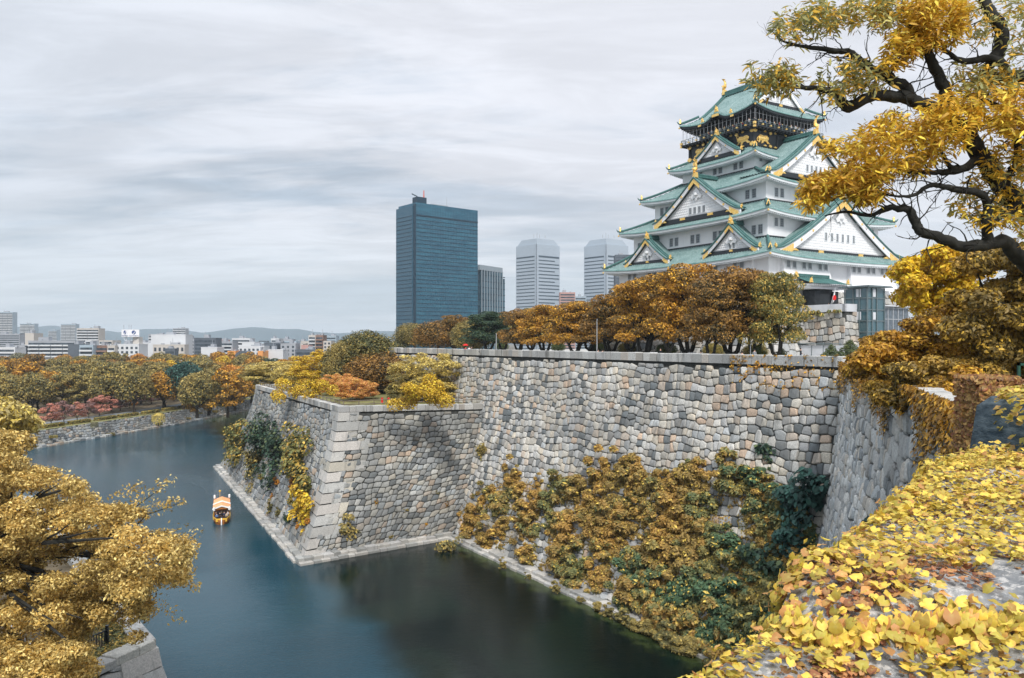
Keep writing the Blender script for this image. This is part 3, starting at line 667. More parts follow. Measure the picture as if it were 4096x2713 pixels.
def gable(face, c, off, za, zb, hw, back, recess=.9, barge=.85, wins=(), orn=1.0, top='bell', blackh=.55, ridge_back=None, clipz=None):
    """triangular gable: c centre along the face, off distance of its front plane, ridge height za, foot height zb, half width hw"""
    P = (lambda a, o, z: (-o, c + a, z)) if face == 'L' else (lambda a, o, z: (c + a, -o, z))
    H = za - zb; prof = lambda w: za - H * (1 - (1 - w) ** 1.22) if w < 1 else zb
    rf = MB(); depth = off + .35 - back; nd = max(2, int(depth / .62)) * 4 + 1
    nW = 12
    for sg in (-1, 1):
        rows = []
        for i in range(nW + 1):
            w = i / nW * 1.06; row = []
            zz = prof(min(w, 1)) - (max(0, w - 1) * H * .35)
            for j in range(nd):
                o = off + .35 - depth * j / (nd - 1); row.append(P(sg * w * hw, o, zz + .11 * math.cos(2 * math.pi * j / 4) + .25))
            rows.append(row)
        rf.grid(np.array(rows))
    root = kb(rf, 'gable_roof', M['roof'])
    # thick verge rolls along the front edge, barge boards, gold
    vb, bb, ww, gd, bk, rr = MB(), MB(), MB(), MB(), MB(), MB()
    ws = np.linspace(0, 1.04, 13)
    for sg in (-1, 1):
        ln = lambda do, dz: [P(sg * w * hw, off + do, prof(min(w, 1)) + dz) for w in ws]
        vb.tube(ln(.42, .24), .17, 6); vb.tube(ln(-.35, .42), .19, 6); vb.tube(ln(-1.0, .42), .15, 6)
        up = [(sg * w * hw, prof(min(w, 1)) + .10) for w in ws]; lo = [(sg * w * hw * (1 - .0), prof(min(w, 1)) - barge * (.75 + .35 * w)) for w in ws]
        for i in range(12):
            a0, a1, b0, b1 = up[i], up[i + 1], lo[i], lo[i + 1]
            q = [P(b0[0], off + .12, b0[1]), P(b1[0], off + .12, b1[1]), P(b1[0], off + .34, b1[1]), P(b0[0], off + .34, b0[1]), P(a0[0], off + .12, a0[1]), P(a1[0], off + .12, a1[1]), P(a1[0], off + .34, a1[1]), P(a0[0], off + .34, a0[1])]
            bb.hexa(q)
            # moulding strip
            f_ = .45; q0 = (a0[0], a0[1] * (1 - f_) + b0[1] * f_); q1 = (a1[0], a1[1] * (1 - f_) + b1[1] * f_)
            bb.hexa([P(q0[0], off + .34, q0[1] - .05), P(q1[0], off + .34, q1[1] - .05), P(q1[0], off + .40, q1[1] - .05), P(q0[0], off + .40, q0[1] - .05), P(q0[0], off + .34, q0[1] + .05), P(q1[0], off + .34, q1[1] + .05), P(q1[0], off + .40, q1[1] + .05), P(q0[0], off + .40, q0[1] + .05)])
        # gold plates: at the foot and the apex
        def plate(wa, wb_, hi, lo_, zig=True):
            n = 6; U = []; L = []
            for i in range(n + 1):
                w = wa + (wb_ - wa) * i / n; z = prof(min(w, 1)); t = barge * (.75 + .35 * w)
                U.append(P(sg * w * hw, off + .36, z - hi * t)); jag = (.18 if (zig and i % 2) else 0)
                L.append(P(sg * w * hw, off + .36, z - (lo_ + jag) * t))
            for i in range(n): gd.poly_ext([U[i], U[i + 1], L[i + 1], L[i]], np.array(P(0, .07, 0)) - np.array(P(0, 0, 0)))
        plate(.80, 1.0, .15, 1.15); plate(0.0, .13 * orn, .1, 1.25)
        x0 = .80 * hw; z0_ = prof(.80) - barge * 1.0
        gd.poly_ext([P(sg * x, off + .05, z) for x, z in ((x0 - .1 * hw, zb + .05), (x0 + .06 * hw, zb + .05), (x0 + .07 * hw, zb + .25 + .06 * H), (x0 - .06 * hw, zb + .45 * blackh + .12))], np.array(P(0, .12, 0)) - np.array(P(0, 0, 0)))
        for w in ((.3, .5, .68) if hw > 8 else (.45,)):
            z = prof(w) - barge * .45; q = P(sg * w * hw, off + .36, z); e = np.array(P(0, 1, 0)) - np.array(P(0, 0, 0))
            m_ = .22 if hw > 8 else .13
            gd.poly_ext([P(sg * w * hw + m_ * math.cos(t), off + .34, z + m_ * math.sin(t)) for t in np.linspace(0, 2 * math.pi, 7)[:-1]], e * .12)
        gd_end = P(sg * 1.02 * hw, off - .2, prof(1) + .35); e = np.array(P(sg, 0, 0)) - np.array(P(0, 0, 0)); onigawara(gd, gd_end, e, .75)
    # inner wall with studded lattice
    iw = off - recess + .35; wi = 1 - .02; top_in = za - barge * 1.0
    outl = [(-1, zb)] + [(-w, prof(w) - barge * .6) for w in np.linspace(.92, 0, 10)] + [(w, prof(w) - barge * .6) for w in np.linspace(.08, .92, 9)] + [(1, zb)]
    ww.poly_ext([P(a * hw * .99, iw - .05, max(z, zb)) for a, z in outl], np.array(P(0, .05, 0)) - np.array(P(0, 0, 0)))
    st = .48 if hw > 8 else .4; z = zb + blackh + .3
    wz = [(w_[0] - w_[2] / 2 - .25, w_[0] + w_[2] / 2 + .25, w_[1] - .2, w_[1] + w_[3] + .2) for w_ in wins]
    while z < za:
        wmax = 0
        for w in np.linspace(0, 1, 60):
            if prof(w) - barge * (.75 + .35 * w) > z: wmax = w
        a = -wmax * hw + .2
        while a < wmax * hw - .1:
            if not any(q[0] < a < q[1] and q[2] < z < q[3] for q in wz):
                b_ = st * .27
                lo3 = [P(a - b_, iw, z - b_), P(a + b_, iw, z - b_), P(a + b_, iw, z + b_), P(a - b_, iw, z + b_)]; b_ *= .45
                hi3 = [P(a - b_, iw + .13, z - b_), P(a + b_, iw + .13, z - b_), P(a + b_, iw + .13, z + b_), P(a - b_, iw + .13, z + b_)]
                ww.hexa(lo3 + hi3)
            a += st
        z += st
    # carved pendant below the apex
    s = .9 * orn * min(1.3, hw / 9 + .3)
    pen = [(0, -.9), (.35, -.4), (.9, -.55), (1.25, -.1), (.8, .25), (.45, .9), (0, 1.25), (-.45, .9), (-.8, .25), (-1.25, -.1), (-.9, -.55), (-.35, -.4)]
    zc_ = za - barge - 1.9 * s; e = np.array(P(0, 1, 0)) - np.array(P(0, 0, 0))
    ww.poly_ext([P(a * s, iw + .1, zc_ + b * s) for a, b in pen], e * .22); ww.lathe(P(0, iw + .3, zc_ - .2 * s), [(.1 * s, 0), (.45 * s, .2 * s), (.45 * s, .5 * s), (.1 * s, .7 * s)], 8)
    # black band with gold straps
    bk.poly_ext([P(a, iw, z) for a, z in ((-hw * .86, zb - .35), (hw * .86, zb - .35), (hw * .80, zb + blackh), (-hw * .80, zb + blackh))], e * .3)
    for a in ((-.33, .33) if hw > 8 else (0,)):
        w_ = .75 if hw > 8 else .4; zc2 = zb + blackh / 2
        gd.poly_ext([P(a * hw + x, iw + .3, zc2 + y) for x, y in ((-w_, -.38 * blackh), (w_, -.38 * blackh), (w_ * .8, 0), (w_, .42 * blackh), (-w_, .42 * blackh), (-w_ * .8, 0))], e * .08)
    # top ridge
    rb = back if ridge_back is None else ridge_back
    rr.box(-off + .3 if face == 'L' else c - .28, -rb if face == 'L' else c + .28, c - .28 if face == 'L' else -off + .3, c + .28 if face == 'L' else -rb, za + .15, za + .75)
    rr.tube([P(0, off - .25, za + .82), P(0, rb, za + .82)], .26, 6)
    rr.tube([P(-.34, off - .25, za + .35), P(-.34, rb, za + .35)], .12, 5); rr.tube([P(.34, off - .25, za + .35), P(.34, rb, za + .35)], .12, 5)
    kb(vb, 'verge_tiles', M['ridge'], root); kb(bb, 'bargeboard', M['white'], root); kb(ww, 'lattice_panel', M['lattice'], root)
    kb(gd, 'gold_fitting', M['gold'], root); kb(bk, 'black_band', M['black'], root); kb(rr, 'ridge', M['ridge'], root)
    fr = np.array(P(0, off - .05, za + .35))
    if top == 'fish':
        shachi(root, fr + [0, 0, .15], e, 1.0 if hw > 8 else .8)
    elif top == 'bell':
        g2 = MB(); onigawara(g2, fr, e, 1.25); kb(g2, 'ridge_end_tile', M['gold'], root)
    for w_ in wins:
        window(None, face, iw, c + w_[0], w_[1], w_[2], w_[3])
    return root
gable('L', -1.1, 16.6, 60.6, 53.2, 10.9, 11.0, wins=[(x, 54.15, .75, 1.2) for x in (-1.75, -.6, .6, 1.75)], top='fish', ridge_back=10.8)
gable('L', 9.9, 18.9, 50.1, 45.5, 6.4, 15.7, barge=.6, recess=.8, blackh=.42, wins=[(-.42, 46.1, .55, .95), (.42, 46.1, .55, .95)], orn=1.2)
gable('L', -11.9, 18.9, 50.3, 45.6, 6.2, 15.7, barge=.6, recess=.8, blackh=.42, wins=[(-.42, 46.2, .55, .95), (.42, 46.2, .55, .95)], orn=1.2)
gable('L', -.8, 10.6, 69.5, 65.5, 5.9, 8.65, barge=.6, recess=.7, blackh=.42, orn=1.1)
gable('R', .8, 20.2, 55.3, 45.4, 17.3, 14.3, barge=1.15, wins=[(x, 47.8, .62, 1.4) for x in (-4.0, -2.35, -.8, .75, 2.3, 3.95)], top='fish', ridge_back=12.7)
gable('R', 0, 15.3, 67.9, 59.8, 12.2, 8.3, barge=1.0, wins=[(x, 61.1, .6, 1.25) for x in (-1.9, -.65, .65, 1.9)], top='fish', ridge_back=8.0)
# ---- wall windows
for a in (5.38, -.38, -6.1, -15.2):
    for d in (-.72, .72): window(None, 'L', 15.8, a + d, 48.55, .98, 1.6)
window(None, 'L', 15.8, 15.6, 48.9, .9, 1.35)
for a in (11.5, -11.0): [window(None, 'L', 12.6, a + d, 55.75, .98, 1.6) for d in (-.75, .75)]
window(None, 'L', 9.6, 4.25, 62.75, .85, 1.1)
for a in (-.2, -5.4): [window(None, 'L', 9.6, a + d, 62.45, .95, 1.5) for d in (-.72, .72)]
window(None, 'R', 9.4, -8.2, 63.3, .8, 1.0)
for a in (-12.95, 13.0): [window(None, 'R', 17.4, a + d, 49.85, .95, 1.4) for d in (-.72, .72)]
for a in (-9.2, -3.6, 3.6, 9.2): [window(None, 'R', 14.4, a + d, 55.75, .98, 1.6) for d in (-.75, .75)]
for a in (-13.1, -9.0, -4.7, 4.95, 9.3, 13.5): [window(None, 'R', 20.12, a + d, 41.9, .95, 1.85, 'slats') for d in (-.78, .78)]
for a in (14.6, 8.5, -7.5, -13.5): [window(None, 'L', 18.62, a + d, 41.9, .95, 1.85, 'slats') for d in (-.78, .78)]
# ---- black top storey
m = MB(); m.box(-8.7, 8.7, -8.2, 8.2, 66.0, 70.0); tw = kb(m, 'black_wall', M['black'])
m = MB()
for zz in (69.3, 66.75): m.box(-8.85, 8.85, -8.35, 8.35, zz - .16, zz + .12)
for s1 in (-1, 1):
    for s2 in (-1, 1): m.box(s1 * 8.7 - .22, s1 * 8.7 + .22, s2 * 8.2 - .22, s2 * 8.2 + .22, 66, 70)
for a in (-4.6, -2.2, 2.2, 4.6):
    m.box(-8.86, -8.6, a - .12, a + .12, 66.8, 69.3); m.box(a - .12, a + .12, -8.36, -8.1, 66.8, 69.3)
kb(m, 'black_framing', M['darkwood'], tw)
def tiger(face, c, off, z, flip, s=1.0):
    """gilded crouching tiger in relief"""
    body = [(-1.5, .1), (-1.35, .55), (-1.0, .75), (-.5, .72), (0, .62), (.5, .75), (.95, .72), (1.25, .45), (1.3, .1), (1.0, -.15), (1.3, -.45), (1.65, -.55), (1.6, -.8), (1.0, -.75), (.6, -.35), (.1, -.35), (-.2, -.7), (-.6, -.85), (-.6, -.6), (-.45, -.35), (-.9, -.25), (-1.1, -.6), (-1.4, -.8), (-1.5, -.6), (-1.3, -.3), (-1.45, -.1)]
    m = MB(); P = (lambda a, o, zz: (-o, c + a, zz)) if face == 'L' else (lambda a, o, zz: (c + a, -o, zz)); e = np.array(P(0, 1, 0)) - np.array(P(0, 0, 0)); fl_ = -1 if flip else 1
    m.poly_ext([P(fl_ * a * s, off, z + b * s) for a, b in body], e * .14)
    for a, b, r in ((-1.0, .2, .5), (-.3, .15, .45), (.4, .15, .45), (.95, .25, .45)):
        q = P(fl_ * a * s, off + .12, z + b * s); rr_ = (.14, r * s, r * .85 * s) if face == 'L' else (r * s, .14, r * .85 * s); m.ell(q, rr_, 0, 8, 6)
    tl = [(-1.4, .3), (-1.75, .1), (-1.85, -.25), (-1.7, -.5), (-1.95, -.6)] if not flip else [(-1.4, .4), (-1.6, .8), (-1.35, 1.05), (-1.1, .95)]
    m.tube([P(fl_ * a * s, off + .1, z + b * s) for a, b in tl], .1 * s, 6)
    kb(m, 'gold_tiger', M['gold'], tw)
tiger('L', -5.85, 8.72, 67.95, True, 1.0); tiger('L', 5.2, 8.72, 67.95, False, 1.0); tiger('R', -6.0, 8.22, 67.95, False, 1.0); tiger('R', 6.0, 8.22, 67.95, True, 1.0)
g = MB()
def gpl(face, a, z, w, h, off=None):
    off = off or (8.98 if face == 'L' else 8.48); P = (lambda a_, o, zz: (-o, a_, zz)) if face == 'L' else (lambda a_, o, zz: (a_, -o, zz)); e = np.array(P(0, 1, 0)) - np.array(P(0, 0, 0))
    sh = [(-.5, -.3), (-.62, 0), (-.5, .3), (-.25, .3), (-.22, .5), (.22, .5), (.25, .3), (.5, .3), (.62, 0), (.5, -.3), (.2, -.5), (-.2, -.5)]
    g.poly_ext([P(a + x * w, off - .12, z + y * h) for x, y in sh], e * .17)
for face, H_ in (('L', 8.2), ('R', 8.7)):
    for sgn in (-1, 1):
        gpl(face, sgn * (H_ - .1), 69.35, .9, .75); gpl(face, sgn * (H_ - .1), 66.85, .9, .8); gpl(face, sgn * 4.3, 69.3, .6, .65); gpl(face, sgn * 4.3, 66.8, .6, .5)
    for a in np.arange(-7.2, 7.3, 1.2): gpl(face, a, 69.75, .22, .26)
    for a in (-5.8, -2.9, 0, 2.9, 5.8): gpl(face, a, 69.45, .5, .4); gpl(face, a, 66.75, .62, .28)
kb(g, 'gold_fitting', M['gold'], tw)
# balcony
bx, by, bz = 10.0, 9.6, 69.95
m = MB(); m.box(-bx, bx, -by, by, bz - .18, bz)
for a in np.arange(-9.2, 9.3, .92):
    m.box(-bx + .05, -8.6, a - .1, a + .1, bz - .5, bz - .18); m.box(a - .1, a + .1, -by + .05, -8.1, bz - .5, bz - .18)
bal = kb(m, 'balcony', M['darkwood'])
m = MB(); g = MB()
def rail(x0, y0, x1, y1):
    for zz, r in ((.28, .035), (.62, .035), (.98, .05)): m.tube([(x0, y0, bz + zz), (x1, y1, bz + zz)], r, 5)
    L = math.hypot(x1 - x0, y1 - y0); n = int(L / 1.05)
    for i in range(n + 1):
        t = i / n; x, y = x0 + (x1 - x0) * t, y0 + (y1 - y0) * t; m.box(x - .05, x + .05, y - .05, y + .05, bz, bz + 1.0)
        if i % 2 == 0: g.box(x - .16, x + .16, y - .16, y + .16, bz + .18, bz + .42)
        if i % 2 == 1: g.ell((x, y, bz + 1.0), (.1, .1, .1), 0, 6, 4)
rx_, ry_ = bx - .12, by - .12
rail(-rx_, -ry_, -rx_, ry_); rail(-rx_, -ry_, rx_, -ry_); rail(rx_, -ry_, rx_, ry_); rail(-rx_, ry_, rx_, ry_)
for s1 in (-1, 1):
    for s2 in (-1, 1): g.box(s1 * rx_ - .22, s1 * rx_ + .22, s2 * ry_ - .22, s2 * ry_ + .22, bz + .1, bz + .55); g.box(s1 * rx_ - .2, s1 * rx_ + .2, s2 * ry_ - .2, s2 * ry_ + .2, bz - .45, bz - .1)
kb(m, 'railing', M['metal'], bal); kb(g, 'rail_fitting', M['gold'], bal)
# recessed top room, its openings, and the protective wire cage
m = MB(); m.box(-7.4, 7.4, -6.9, 6.9, bz, 73.4); rm_ = kb(m, 'top_room', M['darkwood'])
m = MB()
for a in (-4.9, -1.65, 1.65, 4.9): m.box(-7.43, -7.38, a - 1.2, a + 1.2, bz + .5, bz + 2.3); m.box(a - 1.2, a + 1.2, -6.93, -6.88, bz + .5, bz + 2.3)
kb(m, 'opening', M['black'], rm_)
m = MB()
for a in np.arange(-9.4, 9.5, .98):
    m.tube([(-9.75, a, bz + 1.0), (-9.75, a, 73.0)], .028, 4); m.tube([(a, -9.35, bz + 1.0), (a, -9.35, 73.0)], .028, 4)
    m.tube([(9.75, a, bz + 1.0), (9.75, a, 73.0)], .028, 4); m.tube([(a, 9.35, bz + 1.0), (a, 9.35, 73.0)], .028, 4)
for zz in (72.2,): m.tube([(-9.75, -9.35, zz), (-9.75, 9.35, zz)], .02, 4); m.tube([(-9.75, -9.35, zz), (9.75, -9.35, zz)], .02, 4)
kb(m, 'wire_cage', M['bar'], rm_)
# ---- top roof: hip and gable with a curved (karahafu) front
k = 5; hx, hy = EV[5][:2]; gy = 7.4; gx = 7.0; zg = 75.45; ZR = 80.9
m = MB()
for side in (1, 3): skirt_side(m, hx, hy, gx, gy - .4, zg, 5, side)
for sx in (-1, 1):       # long slopes run from the eave right up to the ridge
    cols = int(2 * hy / .62) * 4 + 1; rows = []
    for r_ in range(17):
        row = []
        for i, a in enumerate(np.linspace(-hy, hy, cols)):
            tm_ = 1.0 if abs(a) <= gy - .1 else (hy - abs(a)) / (hy - gy) * (hx - gx) / hx
            t = tm_ * r_ / 16; o = hx * (1 - t); ze = zeave(5, a / hy)
            z = ze + (ZR - ze) * (t ** 1.25); z += 1.25 * math.exp(-(a / 1.9) ** 2) * max(0, 1 - t * 1.5) ** .8 + .11 * math.cos(2 * math.pi * i / 4)
            row.append((sx * o, a, z))
        rows.append(row)
    m.grid(np.array(rows))
top = kb(m, 'top_roof', M['roof'])
mf, ms, mr, mh, mg = MB(), MB(), MB(), MB(), MB()
for s in range(4): eave_under(mf, ms, mr, 5, hx, hy, 7.4, 6.9, s, kara=(s in (0, 2)))
for sx in (-1, 1):
    for sy in (-1, 1):
        zt_ = zeave(5, 1) + (ZR - zeave(5, 1)) * ((hx - gx) / hx) ** 1.25; hip(mh, mg, 5, hx, hy, gx, gy, zt_, sx, sy)
        e0_ = np.array([sx * gx, sy * gy, zt_])
        pts = [(sx * hx * (1 - t), sy * (gy - .15), zeave(5, 0) + (ZR - zeave(5, 0)) * t ** 1.25 + .35) for t in np.linspace((hx - gx) / hx, 1, 9)]
        mh.tube(pts, .22, 6); mh.tube([(p[0], p[1] - sy * .7, p[2]) for p in pts], .14, 6)
for sx in (-1, 1):
    for a in (-3.7, 3.7): onigawara(mg, (sx * (hx - .3), a, zeave(5, .3) + .3), (sx, 0, 0), .8)
    onigawara(mg, (sx * (hx - .3), 0, zeave(5, 0) + 1.55), (sx, 0, 0), 1.0)
    mg.box(min(sx * (hx - .02), sx * (hx + .05)), max(sx * (hx - .02), sx * (hx + .05)), -.9, .9, zeave(5, 0) + .45, zeave(5, 0) + .95)
    for a in (-4.2, 4.2): mg.box(min(sx * (hx - .02), sx * (hx + .04)), max(sx * (hx - .02), sx * (hx + .04)), a - .4, a + .4, zeave(5, .3) - .6, zeave(5, .3) - .25)
mh.box(-.3, .3, -gy - .1, gy + .1, ZR, ZR + .75); mh.tube([(0, -gy - .2, ZR + .85), (0, gy + .2, ZR + .85)], .3, 6)
kb(mf, 'eave_board', M['darkwood'], top); kb(ms, 'eave_tiles', M['eavetile'], top); kb(mr, 'rafters', M['black'], top); kb(mh, 'ridge', M['ridge'], top)
# gable ends of the top roof
for sy in (-1, 1):
    bb, ww, bk, P = MB(), MB(), MB(), (lambda a, o, z: (a, sy * o, z))
    pr_ = lambda w: zeave(5, 0) + (ZR - zeave(5, 0)) * ((1 - w * gx / hx)) ** 1.25
    ws = np.linspace(0, 1, 11)
    for sg in (-1, 1):
        for i in range(10):
            (a0, z0), (a1, z1) = (sg * ws[i] * gx, pr_(ws[i]) + .1), (sg * ws[i + 1] * gx, pr_(ws[i + 1]) + .1)
            bb.hexa([P(a0, gy, z0 - .75), P(a1, gy, z1 - .85), P(a1, gy + .2, z1 - .85), P(a0, gy + .2, z0 - .75), P(a0, gy, z0), P(a1, gy, z1), P(a1, gy + .2, z1), P(a0, gy + .2, z0)])
        mg.poly_ext([P(sg * x, gy + .22, z) for x, z in ((gx * .72, pr_(.72) - .7), (gx * .98, pr_(.98) - .75), (gx * .95, pr_(.95) - .1), (gx * .8, pr_(.8) - .15))], (0, sy * .08, 0))
    ww.poly_ext([P(a, gy - .45, z) for a, z in [(-gx * .97, zg)] + [(-w * gx, pr_(w) - .4) for w in ws[::-1][1:]] + [(w * gx, pr_(w) - .4) for w in ws[1:-1]] + [(gx * .97, zg)]], (0, sy * .1, 0))
    for z in np.arange(zg + .8, ZR - .8, .4):
        w_ = max([w for w in np.linspace(0, 1, 50) if pr_(w) - .8 > z] or [0]) * gx
        for a in np.arange(-w_ + .2, w_, .4):
            if abs(a) < 1.2 and z < zg + 2: continue
            ww.box(a - .1, a + .1, min(sy * (gy - .4), sy * (gy - .27)), max(sy * (gy - .4), sy * (gy - .27)), z - .1, z + .1)
    bk.box(-gx * .85, gx * .85, min(sy * (gy - .35), sy * (gy - .1)), max(sy * (gy - .35), sy * (gy - .1)), zg - .3, zg + .35)
    mg.box(-.45, .45, min(sy * (gy - .1), sy * (gy - .02)), max(sy * (gy - .1), sy * (gy - .02)), zg - .15, zg + .3)
    kb(bb, 'bargeboard', M['white'], top); kb(ww, 'lattice_panel', M['lattice'], top); kb(bk, 'black_band', M['black'], top)
    shachi(top, (0, sy * (gy - .4), ZR + .75), (0, sy, 0), 1.0)
for d in (-.55, .55): window(None, 'R', gy - .4, d, zg + .6, .7, 1.2)
kb(mg, 'gold_fitting', M['gold'], top)
# ---- stone base of the keep
m = MB()
def KF(x0, y0, x1, y1, X0, Y0, X1, Y1, n, cw=1.5, ch=1.25):
    F = Face((x0, y0, 27.0), (x1, y1, 27.0), (X0, Y0, 38.75), (X1, Y1, 38.75), 1.3); F.n = np.array(n, float); F.back(m, 6, -.1, 1)
    add_stones(m, F.f, voronoi_cells(F.L, F.H, cw, ch, .22, rng), rng, gap=.05, bulge=.1)
KF(-22.8, 24, -22.8, -24.2, -18.95, 20.2, -18.95, -20.25, (-1, 0, 0)); KF(-22.8, -24.2, 22.8, -24.2, -18.95, -20.25, 18.95, -20.25, (0, -1, 0))
kb(m, 'stone_base', [M['stone_side'], M['joint']])
# entrance: dark doorway and its little roof
m = MB(); m.box(-9.1, -5.7, -22.6, -20.9, 34.0, 38.35); dr = kb(m, 'doorway', M['black'])
m = MB(); m.box(-10.6, -9.1, -22.9, -20.6, 33.5, 38.5, 0); m.box(-5.7, -4.2, -22.9, -20.6, 33.5, 38.5, 0); m.box(-9.1, -5.7, -22.8, -20.6, 38.1, 38.9, 0); kb(m, 'door_jambs', M['darkwood'], dr)
m = MB(); m.frus(-12.2, -3.6, -23.6, -19.9, 38.75, -12.8, -3.2, -23.4, -19.9, 39.6); kb(m, 'porch_cornice', M['white'])
m = MB()
for i, a in enumerate(np.arange(-12.6, -3.3, .5)): m.box(a - .1, a + .1, -24.2, -22.9, 39.25, 39.55)
kb(m, 'porch_rafters', M['white'])
m = MB(); rows = []
na = int(10.6 / .5) * 4 + 1
for t in np.linspace(0, 1, 6): rows.append([(-13.3 + 10.6 * (i / (na - 1)) * 1.0 + (t * .8 if i < na / 2 else -t * .8), -24.5 + 4.4 * t, 39.6 + 1.5 * t ** 1.2 + .06 * math.cos(math.pi * i / 2)) for i in range(na)])
m.grid(np.array(rows)); pr = kb(m, 'porch_roof', M['ridge'])
g = MB(); onigawara(g, (-12.9, -24.0, 39.8), (0, -1, 0), .8); onigawara(g, (-3.1, -24.0, 39.8), (0, -1, 0), .8); onigawara(g, (-12.3, -20.6, 41.0), (-1, 0, 0), .9)
kb(g, 'ridge_end_tile', M['gold'], pr)
m = MB(); m.box(-12.6, -3.4, -20.6, -20.1, 41.0, 41.5); kb(m, 'ridge', M['ridge'], pr)
# ================================================================== BY THE FOOT OF THE KEEP
def kw(x, y, z=0.0):
    return np.array([KC[0] + x * CY - y * SY, KC[1] + x * SY + y * CY, z])
def kthing(mb, name, mats, origin_xy, **tags):
    """mesh given in keep coordinates, made into a thing of its own turned like the keep"""
    o = mb.build(name, mats, None, **tags); ox, oy = origin_xy; p = kw(ox, oy, KZ)
    o.data.transform(Matrix.Translation((-ox, -oy, -KZ))); o.location = tuple(p); o.rotation_euler = (0, 0, YAW); return o
def kpart(mb, name, mats, par, origin_xy):
    o = mb.build(name, mats, None); o.data.transform(Matrix.Translation((-origin_xy[0], -origin_xy[1], -KZ))); o.parent = par; return o
# raised stone platform before the entrance
PX, PY0, PY1, PZ = -12.0, -20.5, -29.6, 34.8
m = MB(); F = Face((PX - 1.1, PY0 - 2, 27.0), (PX - 1.1, PY1 - .9, 27.0), (PX, PY0 - 1, PZ - .1), (PX, PY1, PZ - .1), 1.2); F.n = np.array([-1., 0, 0]); F.back(m, 5, -.1, 1)
add_stones(m, F.f, voronoi_cells(F.L, F.H, 1.25, 1.1, .18, rng), rng, gap=.05, bulge=.1)
F = Face((PX - 1.1, PY1 - .9, 27.0), (2, PY1 - .9, 27.0), (PX, PY1, PZ - .1), (2, PY1, PZ - .1), 1.2); F.n = np.array([0, -1., 0]); F.back(m, 5, -.1, 1)
add_stones(m, F.f, voronoi_cells(F.L, F.H, 1.3, 1.1, .18, rng), rng, gap=.05, bulge=.1)
m.box(PX + .2, 2, PY1 + .2, PY0, PZ - .5, PZ - .12, 1)
o_ = (PX, PY1); plat = kthing(m, 'stone_platform', [M['stone'], M['joint']], o_, label='squarish stone platform with a pale grey parapet in front of the keep doorway', cat='platform')
m = MB(); m.box(PX - .1, PX + .35, PY1 - .1, PY0 - .5, PZ - .1, PZ + 1.15); m.box(PX - .1, 2, PY1 - .1, PY1 + .35, PZ - .1, PZ + 1.15); kpart(m, 'parapet', M['lightgrey'], plat, o_)
# glass lift tower
X0, X1, Y0, Y1, ZT = -9.0, -4.4, -31.6, -27.5, 38.7
N = NT('lift_glass'); M['glass'] = N.prin((.045, .10, .12), .07, 0, .9)
m = MB(); m.box(X0 + .1, X1 - .1, Y0 + .1, Y1 - .1, 27.1, ZT - .2)
o_ = (X0, Y0); lift = kthing(m, 'lift_tower', M['glass'], o_, label='steel and dark glass lift tower with a flat roof beside the keep entrance', cat='lift tower')
m = MB()
zs = [27.2, 29.4, 31.4, 33.2, 35.0, 36.9, ZT - .1]
for zz in zs: m.box(X0 - .03, X1 + .03, Y0 - .03, Y0 + .13, zz - .08, zz + .08); m.box(X0 - .03, X0 + .13, Y0 + .14, Y1 + .03, zz - .075, zz + .085)
for t in (0, .28, .55, 1): x = X0 + (X1 - X0) * t; m.box(x - .08, x + .08, Y0 - .06, Y0 + .10, 27.2, ZT - .2)
for t in (.35, .62, 1): y = Y0 + (Y1 - Y0) * t; m.box(X0 - .06, X0 + .10, y - .08, y + .08, 27.2, ZT - .2)
kpart(m, 'steel_frame', M['metal'], lift, o_)
m = MB(); m.box(X0 - .6, X1 + 1.3, Y0 - .7, Y1 + .8, ZT - .05, ZT + .12); m.box(X0 - .45, X1 + 1.15, Y0 - .55, Y1 + .65, ZT + .12, ZT + .22); kpart(m, 'flat_roof', M['metal'], lift, o_)
m = MB(); m.box(-7.4, -6.2, -30.6, -29.0, 27.4, ZT - 1); kpart(m, 'lift_shaft', M['black'], lift, o_)
m = MB()
for z in (37.1, 33.4): m.box(X0 - .02, X0 + .09, -30.4, -29.6, z, z + 1.3); m.box(X0 + 1.5, X0 + 2.2, Y0 - .02, Y0 + .09, z, z + 1.2)
kpart(m, 'light_panel', M['lightgrey'], lift, o_)
# glazed passage behind it
m = MB(); m.box(-4.2, 4.5, -30.2, -26, 27.1, 35.6); o_ = (-4.2, -30.2)
pas = kthing(m, 'glazed_passage', M['pane'], o_, label='low grey glazed passage running right from the lift tower behind the trees', cat='passage')
m = MB()
for a in np.arange(-4.2, 4.6, 1.45): m.box(a - .06, a + .06, -30.3, -30.18, 27.2, 35.7)
for z in (29.5, 31.6, 33.6, 35.5): m.box(-4.2, 4.5, -30.29, -30.19, z - .06, z + .06)
kpart(m, 'steel_frame', M['bar'], pas, o_)
m = MB(); m.box(-4.5, 5.0, -30.8, -25.5, 35.72, 35.9); kpart(m, 'flat_roof', M['lightgrey'], pas, o_)
# low grey wall and utility building in front of the platform
m = MB(); m.box(-15.2, -14.8, -40, -21.5, 27.2, 29.25); o_ = (-15, -30); lw = kthing(m, 'screen_wall', M['lightgrey'], o_, label='long pale grey panel wall at the foot of the stone platform', cat='wall')
m = MB(); m.box(-15.5, -13.4, -30, -20.2, 29.4, 29.55)
for a in np.arange(-39, -21, 2.2): m.box(-15.26, -15.18, a - .04, a + .04, 27.2, 29.2)
kpart(m, 'dark_capping', M['metal'], lw, o_)
m = MB(); m.poly_ext([(-14.0, -19.6, 27.1), (-13.4, -20.6, 34.2), (-13.4, -21.4, 34.2), (-14.0, -22.6, 27.1)], (.5, 0, 0)); kthing(m, 'white_buttress', M['lightgrey'], (-14, -21), label='sloping white panel leaning beside the left edge of the stone platform', cat='panel')
